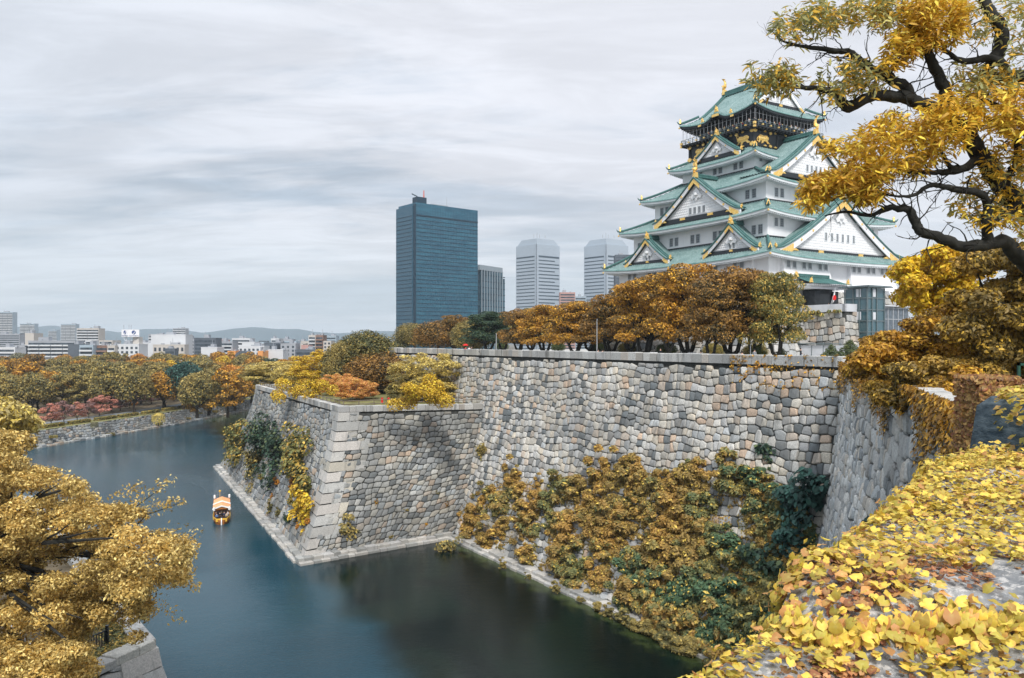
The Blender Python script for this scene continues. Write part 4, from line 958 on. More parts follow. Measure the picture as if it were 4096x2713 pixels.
# flag of Japan
fp = kw(-12.3, -27.2, PZ + .9); m = MB(); tp = fp + np.array([1.1, .5, 3.1]); m.tube([fp, tp], .04, 6)
flag = empty('flag', fp, label='white flag with a red disc on a leaning pole above the platform parapet', cat='flag')
child(m, 'flagpole', M['bar'], flag)
M['flagw'] = simple('flag_white', (.8, .8, .8), .8, var=.04); M['red'] = simple('red_cloth', (.62, .02, .02), .8)
m = MB(); rows = []
for i in range(9):
    t = i / 8; rows.append([tp + np.array([-.35 * s_ - .25 * t, .25 * math.sin(t * 5 + s_ * 2) * .4, -.15 - 2.0 * t - 0.9 * s_ * (1 - t * .3)]) for s_ in np.linspace(0, 1, 6)])
m.grid(np.array(rows)); fc = child(m, 'cloth', M['flagw'], flag)
m = MB(); c = tp + np.array([-.32, -.14, -1.75]); m.poly_ext([c + np.array([.33 * math.cos(t), 0, .42 * math.sin(t)]) for t in np.linspace(0, 2 * math.pi, 15)[:-1]], (0, .06, 0)); o = child(m, 'red_disc', M['red'], flag)

# ================================================================== TOWERS BEYOND
def bmesh_box(mb, c, dA, dB, LA, LB, z0, z1, mi=0):
    c = np.array(c[:2]); q = [c, c + dA[:2] * LA, c + dA[:2] * LA + dB[:2] * LB, c + dB[:2] * LB]
    mb.hexa([(*p, z0) for p in q] + [(*p, z1) for p in q], mi)
def unit(a, b): d = np.array(b[:2]) - np.array(a[:2]); return d / np.linalg.norm(d)
N = NT('blue_curtain_wall'); g = N.gpos(); zz = N.n('ShaderNodeSeparateXYZ', {0: g}).outputs[2]
br = N.noise(N.mapv(g, (.05, .05, .28)), 1, 2, .8)
M['curtain'] = N.prin(N.mix(N.rng(br, .35, .7), (.010, .080, .135), (.022, .130, .195)), .32, .0, .55)
N = NT('blue_glass_side'); M['curtain2'] = N.prin((.026, .09, .14), .35, 0, .5)
M['mull'] = simple('dark_mullion', (.010, .035, .06), .5)
c0 = ap(1665, HORY, 691)[:2]; zt = 153.3; r1 = ap(1911, HORY, 735)[:2]; l1 = ap(1600, HORY, 712)[:2]
dR = unit(c0, r1); dL = np.array([-dR[1], dR[0]]); LR = np.linalg.norm(r1 - c0); LL = 30.0
tow = empty('glass_skyscraper', (*c0, 3), label='tall slab skyscraper of dark blue glass standing alone left of the twin towers', cat='skyscraper')
m = MB(); bmesh_box(m, c0, dR, dL, LR, LL, 3, zt); child(m, 'glass_body', M['curtain'], tow)
m = MB(); bmesh_box(m, c0 - dR * 2.6 + dL * 2.5, dR, dL, 4, LL - 2.5, 3, zt - 2.8); child(m, 'side_wing', M['curtain2'], tow)
m = MB(); bmesh_box(m, c0 - dR * 1.6 + dL * -.3, dR, dL, 1.3, 3.0, 3, zt - 1.2); child(m, 'corner_recess', M['mull'], tow)
for i in range(38):
    z = 10 + i * (zt - 22) / 37.0
    m = MB(); bmesh_box(m, c0 - dL * .25 + dR * .3, dR, dL, LR - .3, .25, z, z + .42); bmesh_box(m, c0 - dR * 2.85 + dL * 2.5, dR, dL, .25, LL - 2.5, z, z + .42); child(m, 'floor_band', M['mull'], tow)
m = MB(); bmesh_box(m, c0 - dL * .4 + dR * .3, dR, dL, LR - .3, .35, zt - 11.5, zt - 10.6); child(m, 'parapet_line', M['mull'], tow)
m = MB()
for a in np.arange(.9, LR, 1.8): bmesh_box(m, c0 - dL * .2 + dR * a, dR, dL, .14, .2, 8, zt)
child(m, 'vertical_mullions', M['curtain2'], tow)
rt = c0 + dR * 3 + dL * 3; m = MB(); bmesh_box(m, rt, dR, dL, 10, 8, zt, zt + 6); m.tube([(*rt, zt + 6), (rt[0] - 5, rt[1], zt + 8.5)], .5, 4); child(m, 'rooftop_crane', M['mull'], tow)
M['redwhite'] = simple('red_paint', (.6, .12, .08), .6)
m = MB(); q = c0 + dR * 12 + dL * 6; m.tube([(*q, zt), (*q, zt + 13)], [.9, .4], 4); child(m, 'antenna_mast', M['redwhite'], tow)
m = MB(); q = c0 + dR * 40 + dL * 10; m.tube([(*q, zt), (*q, zt + 11)], [.25, .12], 4); bmesh_box(m, c0 + dR * 20 + dL * 5, dR, dL, 18, 6, zt, zt + 1.8); child(m, 'rooftop_plant', M['grey'], tow)
# finned office block to its right
M['fins'] = simple('pale_fins', (.26, .31, .35), .7); M['officegl'] = simple('office_glass', (.03, .085, .12), .4, spec=.3, sc=.05, var=.5)
c0 = ap(1925, HORY, 765)[:2]; r1 = ap(2009, HORY, 798)[:2]; dR = unit(c0, r1); dL = np.array([-dR[1], dR[0]]); LR = np.linalg.norm(r1 - c0)
zt = EYE + (HORY - 1062) / FPX * 770
of = empty('office_block', (*c0, 3), label='mid height office block with pale vertical fins right behind the blue skyscraper', cat='office building')
m = MB(); bmesh_box(m, c0, dR, dL, LR, 20, 3, zt - 3); bmesh_box(m, c0 + dR * LR, dR, dL, 5, 16, 3, zt - 11); child(m, 'glass_body', M['officegl'], of)
m = MB(); bmesh_box(m, c0 - dR * 5 + dL * 1.5, dR, dL, 5, 12, 3, zt - 10); child(m, 'glass_corner', M['officegl'], of)
for i in range(9):
    m = MB(); bmesh_box(m, c0 - dL * .8 + dR * (LR - .6) * i / 8, dR, dL, .7, .8, 3, zt - 4); child(m, 'fin', M['fins'], of)
m = MB(); bmesh_box(m, c0 - dL * .5 - dR * 3, dR, dL, LR + 3, 14, zt - 5, zt); child(m, 'roof_parapet', M['fins'], of)
for i in range(15):
    z = 8 + i * (zt - 18) / 14; m = MB(); bmesh_box(m, c0 - dL * .2, dR, dL, LR + 5, .3, z, z + .9); bmesh_box(m, c0 - dR * 5.2 + dL * 1.2, dR, dL, 5.4, .4, z, z + .9); child(m, 'floor_band', M['mull'], of)
# twin towers
M['twin'] = simple('pale_tower_cladding', (.36, .42, .48), .7, var=.04, sc=.02); M['band'] = simple('window_band', (.055, .08, .105), .3, spec=.5)
for idx, (cx, lx, rx2, lab) in enumerate([(2146, 2064, 2239, 'left of two matching pale towers with striped floors and a sloped cap'), (2424, 2336, 2513, 'right of two matching pale striped towers, partly hidden by the keep roofs')]):
    c0 = ap(cx, HORY, 950)[:2]; l1 = ap(lx, HORY, 978)[:2]; r1 = ap(rx2, HORY, 973)[:2]; dR = unit(c0, r1); dL = unit(c0, l1); LR = np.linalg.norm(r1 - c0); LL = np.linalg.norm(l1 - c0); zt = 148.6
    tw_ = empty('office_tower', (*c0, 3), label=lab, cat='tower', group='matching twin towers beyond the trees')
    m = MB(); bmesh_box(m, c0, dR, dL, LR, LL, 3, zt); child(m, 'tower_body', M['twin'], tw_)
    m = MB(); b0 = [c0 + dR * 1 + dL * 1, c0 + dR * (LR - 1) + dL, c0 + dR * (LR - 1) + dL * (LL - 1), c0 + dR + dL * (LL - 1)]
    t0_ = [c0 + dR * 1.5 + dL * 1.5, c0 + dR * (LR - 9) + dL * 1.5, c0 + dR * (LR - 9) + dL * (LL - 9), c0 + dR * 1.5 + dL * (LL - 9)]
    m.hexa([(*p, zt) for p in b0] + [(*p, zt + 7) for p in t0_]); child(m, 'sloped_cap', M['twin'], tw_)
    m = MB(); q = c0 + dR * 8 + dL * 8
    for s_, h_ in ((0, 6), (3, 4), (10, 3), (-4, 4)): m.tube([(q[0] + s_, q[1], zt + 8.5), (q[0] + s_, q[1], zt + 9 + h_)], .35, 4)
    child(m, 'rooftop_antennas', M['grey'], tw_)
    m = MB(); bmesh_box(m, c0 - (dR + dL) * .5, dR, dL, 3.2, .9, 3, zt); bmesh_box(m, c0 - (dR + dL) * .5, dR, dL, .9, 3.2, 3, zt); child(m, 'corner_pier', M['twin'], tw_)
    for i in range(27):
        z = zt - 16 - i * 4.35; m = MB()
        if z < 10: break
        t = 1.3 if i else 2.2
        bmesh_box(m, c0 - dL * .15 + dR * 3.4, dR, dL, LR - 4.6 - (7 if i % 3 == 1 else 0), .15, z, z + t); bmesh_box(m, c0 - dR * .15 + dL * 3.4, dR, dL, .15, LL - 4.4, z, z + t * .85)
        child(m, 'window_band', M['band'], tw_)
# ================================================================== CITY
M['c_white'] = simple('white_render', (.58, .60, .62), .8, var=.06, sc=.1); M['c_cream'] = simple('cream_render', (.50, .47, .43), .8, var=.06, sc=.1)
M['c_grey'] = simple('grey_render', (.33, .35, .38), .8, var=.08, sc=.1); M['c_dark'] = simple('dark_cladding', (.10, .12, .145), .7, var=.15, sc=.1)
M['c_brown'] = simple('brown_tiles', (.24, .15, .115), .8, var=.12, sc=.3); M['c_blue'] = simple('blue_grey_render', (.34, .42, .48), .8, var=.08, sc=.1)
M['c_orange'] = simple('orange_render', (.72, .32, .10), .8, var=.06, sc=.1); M['c_pink'] = simple('dusty_pink_roofing', (.45, .27, .24), .8, var=.1, sc=.1)
M['c_win'] = simple('city_window', (.045, .06, .075), .3, spec=.5, sc=.3, var=.5); M['logo'] = simple('blue_logo', (.03, .07, .22), .6)
def city(x0, x1, yt, D, mat, style='balcony', label='', rows=None, yb=1440, depth=14, turn=0.0, roof=True, name=None, cat=None, group=None):
    a = ap(x0, yt, D); b = ap(x1, yt, D); z1 = a[2]; w = b[0] - a[0]; cx = (a[0] + b[0]) / 2
    e = empty(name or {'balcony': 'apartment_block', 'grid': 'office_building', 'band': 'office_building', 'blank': 'warehouse', 'tower': 'apartment_tower', 'house': 'tiled_house'}[style], (cx, D, 3), turn, label=label, cat=cat or {'balcony': 'apartment block', 'grid': 'office building', 'band': 'office building', 'blank': 'building', 'tower': 'tower block', 'house': 'house'}[style], group=group)
    H = z1 - 3; o = lambda mb, n, mt: mobj(n, mb.build(n, mt).data, e)
    def P_(mb, n, mt):
        x = mb.build(n, mt); x.parent = e; return x
    m = MB(); m.box(-w / 2, w / 2, 0, depth, 0, H); wl = P_(m, 'wall', M[mat])
    fh = 3.1 if style != 'tower' else 3.3; zb_ = max(3.0, EYE - (yb - HORY) / FPX * D) - 3; nr = rows or max(1, int((H - zb_ - .8) / fh)); nr = min(nr, 34)
    if rows: fh = (H - zb_ - .8) / rows
    px_m = FPX / D / 4
    for r_ in range(nr):
        z = H - .9 - (r_ + 1) * fh
        if style in ('balcony', 'tower'):
            m = MB(); m.box(-w / 2 + .5, w / 2 - .5, -.06, .05, z + fh * .38, z + fh * .92); P_(m, 'window_band', M['c_win'])
            nb = max(1, int(w / 9)); bw = w / nb
            for i in range(nb):
                m = MB(); m.box(-w / 2 + bw * i + .35, -w / 2 + bw * (i + 1) - .35, -1.2, -.07, z, z + fh * .38); P_(m, 'balcony', M['c_white' if mat in ('c_white', 'c_cream', 'c_grey', 'c_blue') else mat])
        elif style == 'grid':
            n = max(2, min(12, int(w / 3.2)))
            for i in range(n):
                xc = -w / 2 + w * (i + .5) / n; m = MB(); m.box(xc - .85, xc + .85, -.06, .05, z + fh * .3, z + fh * .85); P_(m, 'window', M['c_win'])
        elif style == 'band':
            m = MB(); m.box(-w / 2 + .8, w / 2 - .8, -.06, .05, z + fh * .3, z + fh * .85); P_(m, 'window_band', M['c_win'])
    if roof:
        rr_ = np.random.default_rng(int(x0 * 7 + D)); m = MB(); m.box(-w / 2 - .1, w / 2 + .1, -.1, .25, H, H + .7); m.box(-w / 2 - .1, w / 2 + .1, depth - .3, depth, H, H + .7); m.box(-w / 2 - .1, -w / 2 + .2, .2, depth - .25, H, H + .68); m.box(w / 2 - .2, w / 2 + .1, .2, depth - .25, H, H + .68)
        P_(m, 'roof_parapet', M[mat]); m = MB(); a = rr_.uniform(-.35, .2) * w; m.box(a, a + w * .22, 3, 8, H, H + rr_.uniform(2, 3.6)); a2 = rr_.uniform(-.4, .4) * w
        m.box(a2, a2 + 2, 2, 4, H, H + 1.6); m.tube([(a + 1, 4, H + 2), (a + 1, 4, H + 6)], .12, 4); P_(m, 'rooftop_plant', M['c_grey'])
    return e
city(-30, 51, 1250, 1500, 'c_blue', 'tower', 'tall blue-grey apartment tower cut by the left edge of the photo')
city(79, 139, 1296, 1750, 'c_blue', 'tower', 'pale distant tower with a square box on its roof, near the left edge')
city(193, 227, 1322, 1800, 'c_blue', 'tower', 'small distant flat topped tower between two taller pale towers')
city(243, 303, 1298, 1700, 'c_blue', 'tower', 'pale distant tower with a white rooftop crown, left of the stepped apartment building')
city(691, 742, 1315, 1400, 'c_grey', 'tower', 'distant rounded grey tower rising behind the blank white box building')
city(-20, 78, 1338, 1100, 'c_grey', 'band', 'low wide grey office below the leftmost tower')
city(307, 395, 1316, 900, 'c_cream', 'balcony', 'stepped cream apartment building with white balconies and a domed roof tank')
city(112, 300, 1366, 650, 'c_grey', 'balcony', 'long slab of flats with rows of white balconies at left')
city(100, 135, 1336, 700, 'c_cream', 'blank', 'cream water tower block with a dark cap behind the long slab of flats', cat='water tower', name='water_tower')
city(-10, 60, 1392, 620, 'c_white', 'band', 'low white building above the trees at the left edge')
city(272, 318, 1381, 560, 'c_dark', 'blank', 'plain dark grey gable wall building beside the light blue flats')
city(318, 372, 1384, 555, 'c_blue', 'balcony', 'small light blue block of flats left of the brown tiled block')
city(372, 430, 1386, 560, 'c_brown', 'balcony', 'brown tiled block of flats with dark balcony openings')
city(430, 460, 1386, 556, 'c_cream', 'balcony', 'narrow block with cream balconies between brown block and office')
city(461, 555, 1380, 560, 'c_white', 'grid', 'white office with rows of small square windows under the billboard')
city(555, 606, 1374, 640, 'c_white', 'blank', 'plain white building between the billboard office and the white box building')
city(594, 660, 1340, 820, 'c_grey', 'balcony', 'grey building with rooftop masts behind the blank white box building')
city(604, 742, 1342, 610, 'c_white', 'blank', 'big windowless white box building right of the billboard', yb=1380)
city(612, 738, 1382, 600, 'c_cream', 'grid', 'cream building with few windows below the white box building', rows=2, depth=8)
city(743, 776, 1359, 700, 'c_grey', 'balcony', 'grey flats immediately right of the white box building')
city(776, 862, 1355, 650, 'c_dark', 'band', 'dark glass fronted office with a broad flat roof')
city(804, 868, 1393, 560, 'c_white', 'blank', 'pale cube building in front of the dark glass office')
city(864, 930, 1369, 680, 'c_grey', 'balcony', 'grey balconied flats right of the dark glass office')
city(928, 1000, 1356, 760, 'c_white', 'balcony', 'tall pale flats with banded balconies behind the white cube')
city(968, 1018, 1371, 640, 'c_white', 'blank', 'bright white cube shaped building in the middle of the city')
city(955, 1056, 1388, 600, 'c_white', 'grid', 'white office with wide windows between two orange walls')
city(910, 942, 1408, 560, 'c_orange', 'blank', 'orange walled building, the left of the two orange ones')
city(1031, 1051, 1408, 562, 'c_orange', 'blank', 'narrow orange walled building, the right of the two orange ones')
city(1057, 1122, 1374, 640, 'c_dark', 'grid', 'dark blue-grey building with few windows right of the orange wall')
city(1084, 1116, 1357, 740, 'c_white', 'balcony', 'white banded flats behind the dark blue-grey building')
city(1116, 1166, 1360, 760, 'c_grey', 'balcony', 'grey banded flats left of the brown tower block')
city(1122, 1182, 1377, 630, 'c_grey', 'grid', 'grey stepped building with a sloping dark roof')
city(1072, 1132, 1402, 575, 'c_white', 'blank', 'low white house block with steps below the dark building')
city(1182, 1236, 1368, 700, 'c_cream', 'grid', 'low cream building with a red roof strip')
city(1234, 1262, 1344, 690, 'c_cream', 'balcony', 'pale narrow tower block with small balconies near the trees')
city(1262, 1292, 1344, 680, 'c_brown', 'balcony', 'brown tower block with stacked balconies near the trees')
city(1288, 1345, 1346, 850, 'c_blue', 'band', 'long pale office half hidden behind the terrace trees')
city(1180, 1262, 1402, 560, 'c_dark', 'band', 'low grey roofs in front of the brown tower block')
city(2239, 2301, 1172, 900, 'c_pink', 'band', 'pinkish white hotel with stacked floors between the twin towers')
city(2300, 2345, 1188, 930, 'c_blue', 'band', 'low blue-grey building touching the right hand twin tower')
city(2462, 2540, 1022, 800, 'c_dark', 'band', 'dark topped tower between the right twin tower and the keep roof')
city(60, 112, 1384, 700, 'c_grey', 'grid', 'small grey building between the low office and the slab of flats')
city(660, 700, 1398, 560, 'c_dark', 'band', 'small dark glazed pavilion below the cream building', depth=6)
rr = np.random.default_rng(5)
for i in range(44):   # roofs further off fill the skyline
    x = rr.uniform(300, 1340); w = rr.uniform(20, 55); st = rr.choice(['band', 'balcony', 'blank', 'grid']); mt = rr.choice(['c_grey', 'c_white', 'c_cream', 'c_blue', 'c_dark', 'c_pink'])
    city(x, x + w, rr.uniform(1357, 1384), rr.uniform(620, 1500), mt, st, {'c_grey': 'grey', 'c_white': 'white', 'c_cream': 'cream', 'c_blue': 'blue-grey', 'c_dark': 'dark', 'c_pink': 'pinkish'}[mt] + ' distant low building in the hazy far skyline', roof=False, group='low buildings in the hazy far skyline')
# tiled house
h = empty('tiled_house', ap(974, 1420, 550) * [1, 1, 0] + [0, 0, 3], label='dark tiled traditional house between the two orange walls', cat='house')
zt = ap(974, 1408, 550)[2]; p = ap(974, 1420, 550); m = MB(); m.box(p[0] - 5, p[0] + 5, 548, 558, 3, zt - 3); child(m, 'wall', M['c_grey'], h)
m = MB(); m.poly_ext([(p[0] - 6.5, 547, zt - 3.2), (p[0] + 6.5, 547, zt - 3.2), (p[0] + 2, 547, zt + .8), (p[0] - 2, 547, zt + .8)], (0, 12, 0)); child(m, 'roof', M['c_dark'], h)
# billboard tower on the office
D = 566.0; zc0 = ap(0, 1380, D)[2]
bbd = empty('billboard', (ap(522, 0, D)[0], D, zc0), label='white rooftop billboard with two blue round logos on struts', cat='billboard')
xa, xm, xb = ap(486, 0, D)[0], ap(513, 0, D - 3)[0], ap(557, 0, D)[0]; z0, z1 = ap(0, 1348, D)[2], ap(0, 1319, D)[2]
M['bill'] = simple('billboard_white', (.80, .80, .82), .6, var=.02)
m = MB(); m.hexa([(xa, D, z0), (xm, D - 3, z0), (xb, D, z0), (xm, D + 5, z0), (xa, D, z1), (xm, D - 3, z1), (xb, D, z1), (xm, D + 5, z1)]); child(m, 'sign_box', M['bill'], bbd)
for (x0, y0, x1, y1, tx) in ((xa, D, xm, D - 3, 'NAVITECH'), (xm, D - 3, xb, D, 'NAVITECH')):
    d = np.array([x1 - x0, y1 - y0]); L = np.linalg.norm(d); d /= L; n = np.array([d[1], -d[0]]); cc = np.array([x0, y0]) + d * L / 2; m = MB(); R_ = 1.45
    cs = lambda a, b, o_: (*(cc + d * a + n * o_), (z0 + z1) / 2 + .6 + b)
    m.poly_ext([cs(R_ * math.cos(t) * .95, R_ * math.sin(t), .02) for t in np.linspace(0, 2 * math.pi, 21)[:-1]], (*(n * .06), 0)); child(m, 'logo_disc', M['logo'], bbd)
    m = MB(); m.poly_ext([cs(-.9, -1.3, .1), cs(-.2, -1.1, .1), cs(1.7, 1.5, .1), cs(1.3, 1.4, .1)], (*(n * .05), 0)); child(m, 'logo_stripe', M['bill'], bbd)
    cu = bpy.data.curves.new('lettering', 'FONT'); cu.body = tx; cu.size = 1.25; cu.align_x = 'CENTER'; cu.extrude = .03; tmp = bpy.data.objects.new('t', cu); COL.objects.link(tmp)
    bpy.context.view_layer.update(); me = bpy.data.meshes.new_from_object(tmp); bpy.data.objects.remove(tmp)
    me.materials.clear(); me.materials.append(M['logo']); o = bpy.data.objects.new('lettering', me); COL.objects.link(o)
    sc = (L * .86) / max(.1, me.vertices and (max(v.co.x for v in me.vertices) - min(v.co.x for v in me.vertices)))
    me.transform(Matrix.Scale(sc, 4, (1, 0, 0))); me.transform(Matrix.Scale(.9, 4, (0, 1, 0)))
    p3 = (*(cc + n * .12), z0 + .45); o.parent = bbd; o.matrix_parent_inverse = Matrix.Translation(-Vector(bbd.location)); o.location = p3; o.rotation_euler = (rad(90), 0, math.atan2(d[1], d[0]))
m = MB(); m.box(ap(528, 0, D)[0], ap(553, 0, D)[0], D + 1, D + 7, zc0 - .5, z0 - .05); child(m, 'support_block', M['c_cream'], bbd)
m = MB(); xs_ = ap(510, 0, D)[0]
for a, b in ((-2.6, 0), (-1, .3), (2.4, .2)): m.tube([(xs_ + a * 1.2, D, z0), (xs_ + b, D, zc0)], .28, 5)
child(m, 'strut', M['c_white'], bbd)
m = MB()
for x in (490, 511, 519): q = ap(x, 0, D)[0]; m.tube([(q, D + 2, z1), (q, D + 2, z1 + 3.6)], .16, 4); m.tube([(q - .4, D + 2, z1 + 2.6), (q + .4, D + 2, z1 + 2.6)], .1, 4)
child(m, 'antenna', M['c_grey'], bbd)
# ================================================================== VEGETATION
M['lf_olive'] = leafmat('olive_foliage', (.33, .25, .075), (.10, .105, .045), (.46, .34, .09), .25, .25)
M['lf_dolive'] = leafmat('dark_olive_foliage', (.17, .15, .04), (.06, .075, .03), (.30, .22, .05), .2, .25)
M['lf_brown'] = leafmat('brown_foliage', (.30, .155, .035), (.055, .055, .026), (.46, .24, .04), .25, .22)
M['lf_ochre'] = leafmat('ochre_foliage', (.52, .25, .032), (.095, .075, .026), (.74, .40, .04), .3, .25)
M['lf_orange'] = leafmat('orange_foliage', (.66, .27, .04), (.36, .14, .025), (.72, .38, .06), .3, .4)
M['lf_yellow'] = leafmat('yellow_foliage', (.66, .52, .18), (.38, .30, .10), (.80, .62, .14), .35, .4)
M['lf_gold'] = leafmat('golden_foliage', (.70, .46, .03), (.42, .24, .025), (.80, .60, .05), .3, .5)
M['lf_green'] = leafmat('deep_green_foliage', (.045, .09, .05), (.022, .05, .032), (.10, .13, .05), .2, .3)
M['lf_bgreen'] = leafmat('blue_green_foliage', (.05, .13, .10), (.02, .06, .05), None, 0, .5)
M['lf_mid'] = leafmat('green_gold_foliage', (.24, .22, .06), (.10, .12, .045), (.55, .36, .07), .3, .5)
M['lf_pink'] = leafmat('pink_cherry_foliage', (.62, .25, .19), (.38, .17, .14), (.55, .26, .14), .3, .5)
M['lf_mauve'] = leafmat('mauve_cherry_foliage', (.30, .17, .16), (.18, .12, .11), (.42, .20, .15), .3, .5)
M['lf_sage'] = leafmat('sage_foliage', (.24, .22, .12), (.14, .14, .08), None, 0, .4)
M['lf_redor'] = leafmat('red_orange_maple', (.80, .42, .10), (.64, .42, .11), (.84, .32, .13), .3, .35)
M['lf_pine'] = leafmat('pine_needles', (.16, .19, .06), (.06, .09, .035), None, 0, .8)
LEAFV = np.array([(-1, 0, 0), (0, -.48, .16), (1, 0, 0), (0, .48, .16)])
def frames(nrm, rng):
    n = nrm / (np.linalg.norm(nrm, axis=1, keepdims=True) + 1e-9); r = rng.normal(size=n.shape)
    a = np.cross(n, r); a /= (np.linalg.norm(a, axis=1, keepdims=True) + 1e-9); return n, a, np.cross(n, a)
def leaf_cloud(P, nrm, size, rng, shape=LEAFV, var=.3, alongdir=None):
    n, a, b = frames(nrm, rng)
    if alongdir is not None:
        a = alongdir - n * (alongdir * n).sum(1, keepdims=True); a /= (np.linalg.norm(a, axis=1, keepdims=True) + 1e-9); b = np.cross(n, a)
    s = (size * rng.uniform(1 - var, 1 + var, len(P)))[:, None, None] if np.isscalar(size) else (size * rng.uniform(1 - var, 1 + var, len(P)))[:, None, None]
    L = shape[None, :, :]
    return P[:, None, :] + s * (L[..., 0:1] * a[:, None, :] + L[..., 1:2] * b[:, None, :] + L[..., 2:3] * n[:, None, :])
def lump_points(lumps, n, rng, lo=.72, up=.35, spread=1.0):
    """points near the skins of ellipsoid lumps (x,y,z,rx,ry,rz), thick on top and thin below"""
    Lm = np.array(lumps, float); w = (Lm[:, 3] * Lm[:, 4] + Lm[:, 3] * Lm[:, 5]) ; w /= w.sum()
    i = rng.choice(len(Lm), n, p=w); d = rng.normal(size=(n, 3)); d[:, 2] += up; d /= np.linalg.norm(d, axis=1, keepdims=True)
    # small scale ragged edge
    r = rng.uniform(lo, 1.08, n) ** .8; ph = np.sin(d[:, 0] * 7 + Lm[i, 0] * 3) * np.sin(d[:, 1] * 6 + Lm[i, 1] * 2) * np.sin(d[:, 2] * 7 + i)
    r = r * (1 + .16 * ph)
    P = Lm[i, :3] + d * Lm[i, 3:6] * r[:, None]
    N_ = d * .55 + rng.normal(size=(n, 3)) * .45 * spread; N_[:, 2] += .35
    return P, N_
def crown_lumps(kind, W_, H_, z0, rng, n):
    out = []
    for k in range(n):
        if kind == 'round':
            th = k * 2.399963; u = 1 - (k + .5) / n * 1.65; u = max(-.65, u); s = math.sqrt(max(0, 1 - u * u)); q = .70 + rng.uniform(-.1, .06)
            x, y, z = W_ / 2 * s * math.cos(th) * q, W_ / 2 * s * math.sin(th) * q, z0 + H_ * .38 + H_ * .55 * u * q
            r = W_ * rng.uniform(.13, .21); out.append((x, y, z, r, r, r * rng.uniform(.55, .85)))
        elif kind == 'layer':   # fans of foliage in flat tiers (zelkova, maple)
            th = k * 2.399963; lv = rng.random(); rr_ = math.sqrt(rng.random()) * (1 - .45 * lv ** 2); x, y = W_ / 2 * rr_ * math.cos(th) * .86, W_ / 2 * rr_ * math.sin(th) * .86
            z = z0 + H_ * (.06 + .88 * lv) - H_ * .15 * rr_; r = W_ * rng.uniform(.09, .155); out.append((x, y, z, r, r, r * rng.uniform(.34, .56)))
        elif kind == 'open':
            th = k * 2.399963; lv = rng.random(); rr_ = math.sqrt(rng.random()); x, y = W_ / 2 * rr_ * math.cos(th) * .9, W_ / 2 * rr_ * math.sin(th) * .9
            z = z0 + H_ * lv * (1 - .3 * rr_); r = W_ * rng.uniform(.06, .11); out.append((x, y, z, r, r, r * rng.uniform(.5, .8)))
        elif kind == 'cone':
            t = (k + .5) / n; th = k * 2.399963; rr_ = (1 - t) * .75 + .06; x, y = W_ / 2 * rr_ * math.cos(th), W_ / 2 * rr_ * math.sin(th); z = z0 + H_ * t; r = W_ * (.2 * (1 - t) + .09); out.append((x, y, z, r, r, r * .55))
    return out
def trunk_mesh(mb, lumps, rng, z_fork, r0, nlimb=7, base=(0, 0, 0), thin=.25, multi=1, lean=0.0):
    base = np.array(base, float); Lm = np.array(lumps)
    idx = rng.permutation(len(Lm))[:nlimb]; cen = Lm[:, :3].mean(0)
    stems = []
    for s in range(multi):
        a = 2 * math.pi * s / multi + rng.uniform(0, .6); off = np.array([math.cos(a), math.sin(a), 0]) * (r0 * (.9 if multi > 1 else .3))
        f = base + off * (1 + 3.0 * (multi > 1)) + np.array([lean * rng.uniform(-.5, 1), lean * rng.uniform(-.5, .5), z_fork])
        mb.tube([base + off * .5 + [0, 0, -.3], base + off * .6 + [0, 0, z_fork * .3], (base + off + f) / 2 + rng.normal(0, .06, 3), f], [r0 * 1.25, r0, r0 * .85, r0 * .75], 7); stems.append(f)
    for j, k in enumerate(idx):
        f = stems[j % multi]; t = Lm[k, :3]; d = t - f; L = np.linalg.norm(d)
        m1 = f + d * .33 + np.array([0, 0, .10 * L]) + rng.normal(0, .04 * L, 3); m2 = f + d * .68 + np.array([0, 0, .06 * L]) + rng.normal(0, min(.4, .05 * L), 3)
        mb.tube([f - [0, 0, .1], m1, m2, t], [r0 * .6, r0 * .42, r0 * .27, r0 * .08], 5)
        for q in range(2):
            e = m2 + (t - m1) * rng.uniform(.2, .35) + rng.normal(0, min(.16 * L, .45), 3); mb.tube([m1 + (m2 - m1) * rng.random(), (m2 + e) / 2, e], [r0 * .26, r0 * .16, r0 * .05], 4)
def make_tree(kind, W_, H_, z0, nl, nleaf, size, seed, name='tree', r0=None, zf=None, bark='bark', multi=1, up=.35, limb=7, lo=.72, raw=False):
    rg = np.random.default_rng(seed); lm = crown_lumps(kind, W_, H_, z0, rg, nl)
    P, Nn = lump_points(lm, nleaf, rg, lo=lo, up=up); me = fast_mesh('crown', leaf_cloud(P, Nn, size, rg), 4, M['lf_olive'])
    mb = MB(); trunk_mesh(mb, lm, rg, zf or z0 * .8, r0 or W_ * .035, limb, multi=multi)
    o = mb.build('trunk', M[bark]); tm_ = o.data; bpy.data.objects.remove(o); return (me, tm_)
def plant_tree(proto, name, p, s, rz, mat, label, cat='tree', group=None, sz=None, bark=None, crown='crown', trunk='trunk'):
    e = empty(name, p, rz, label=label, cat=cat, group=group); e.scale = (s, s, sz or s)
    mobj(crown, proto[0], e, mat=M[mat])
    if proto[1] is not None: mobj(trunk, proto[1], e, mat=M[bark] if bark else None)
    return e
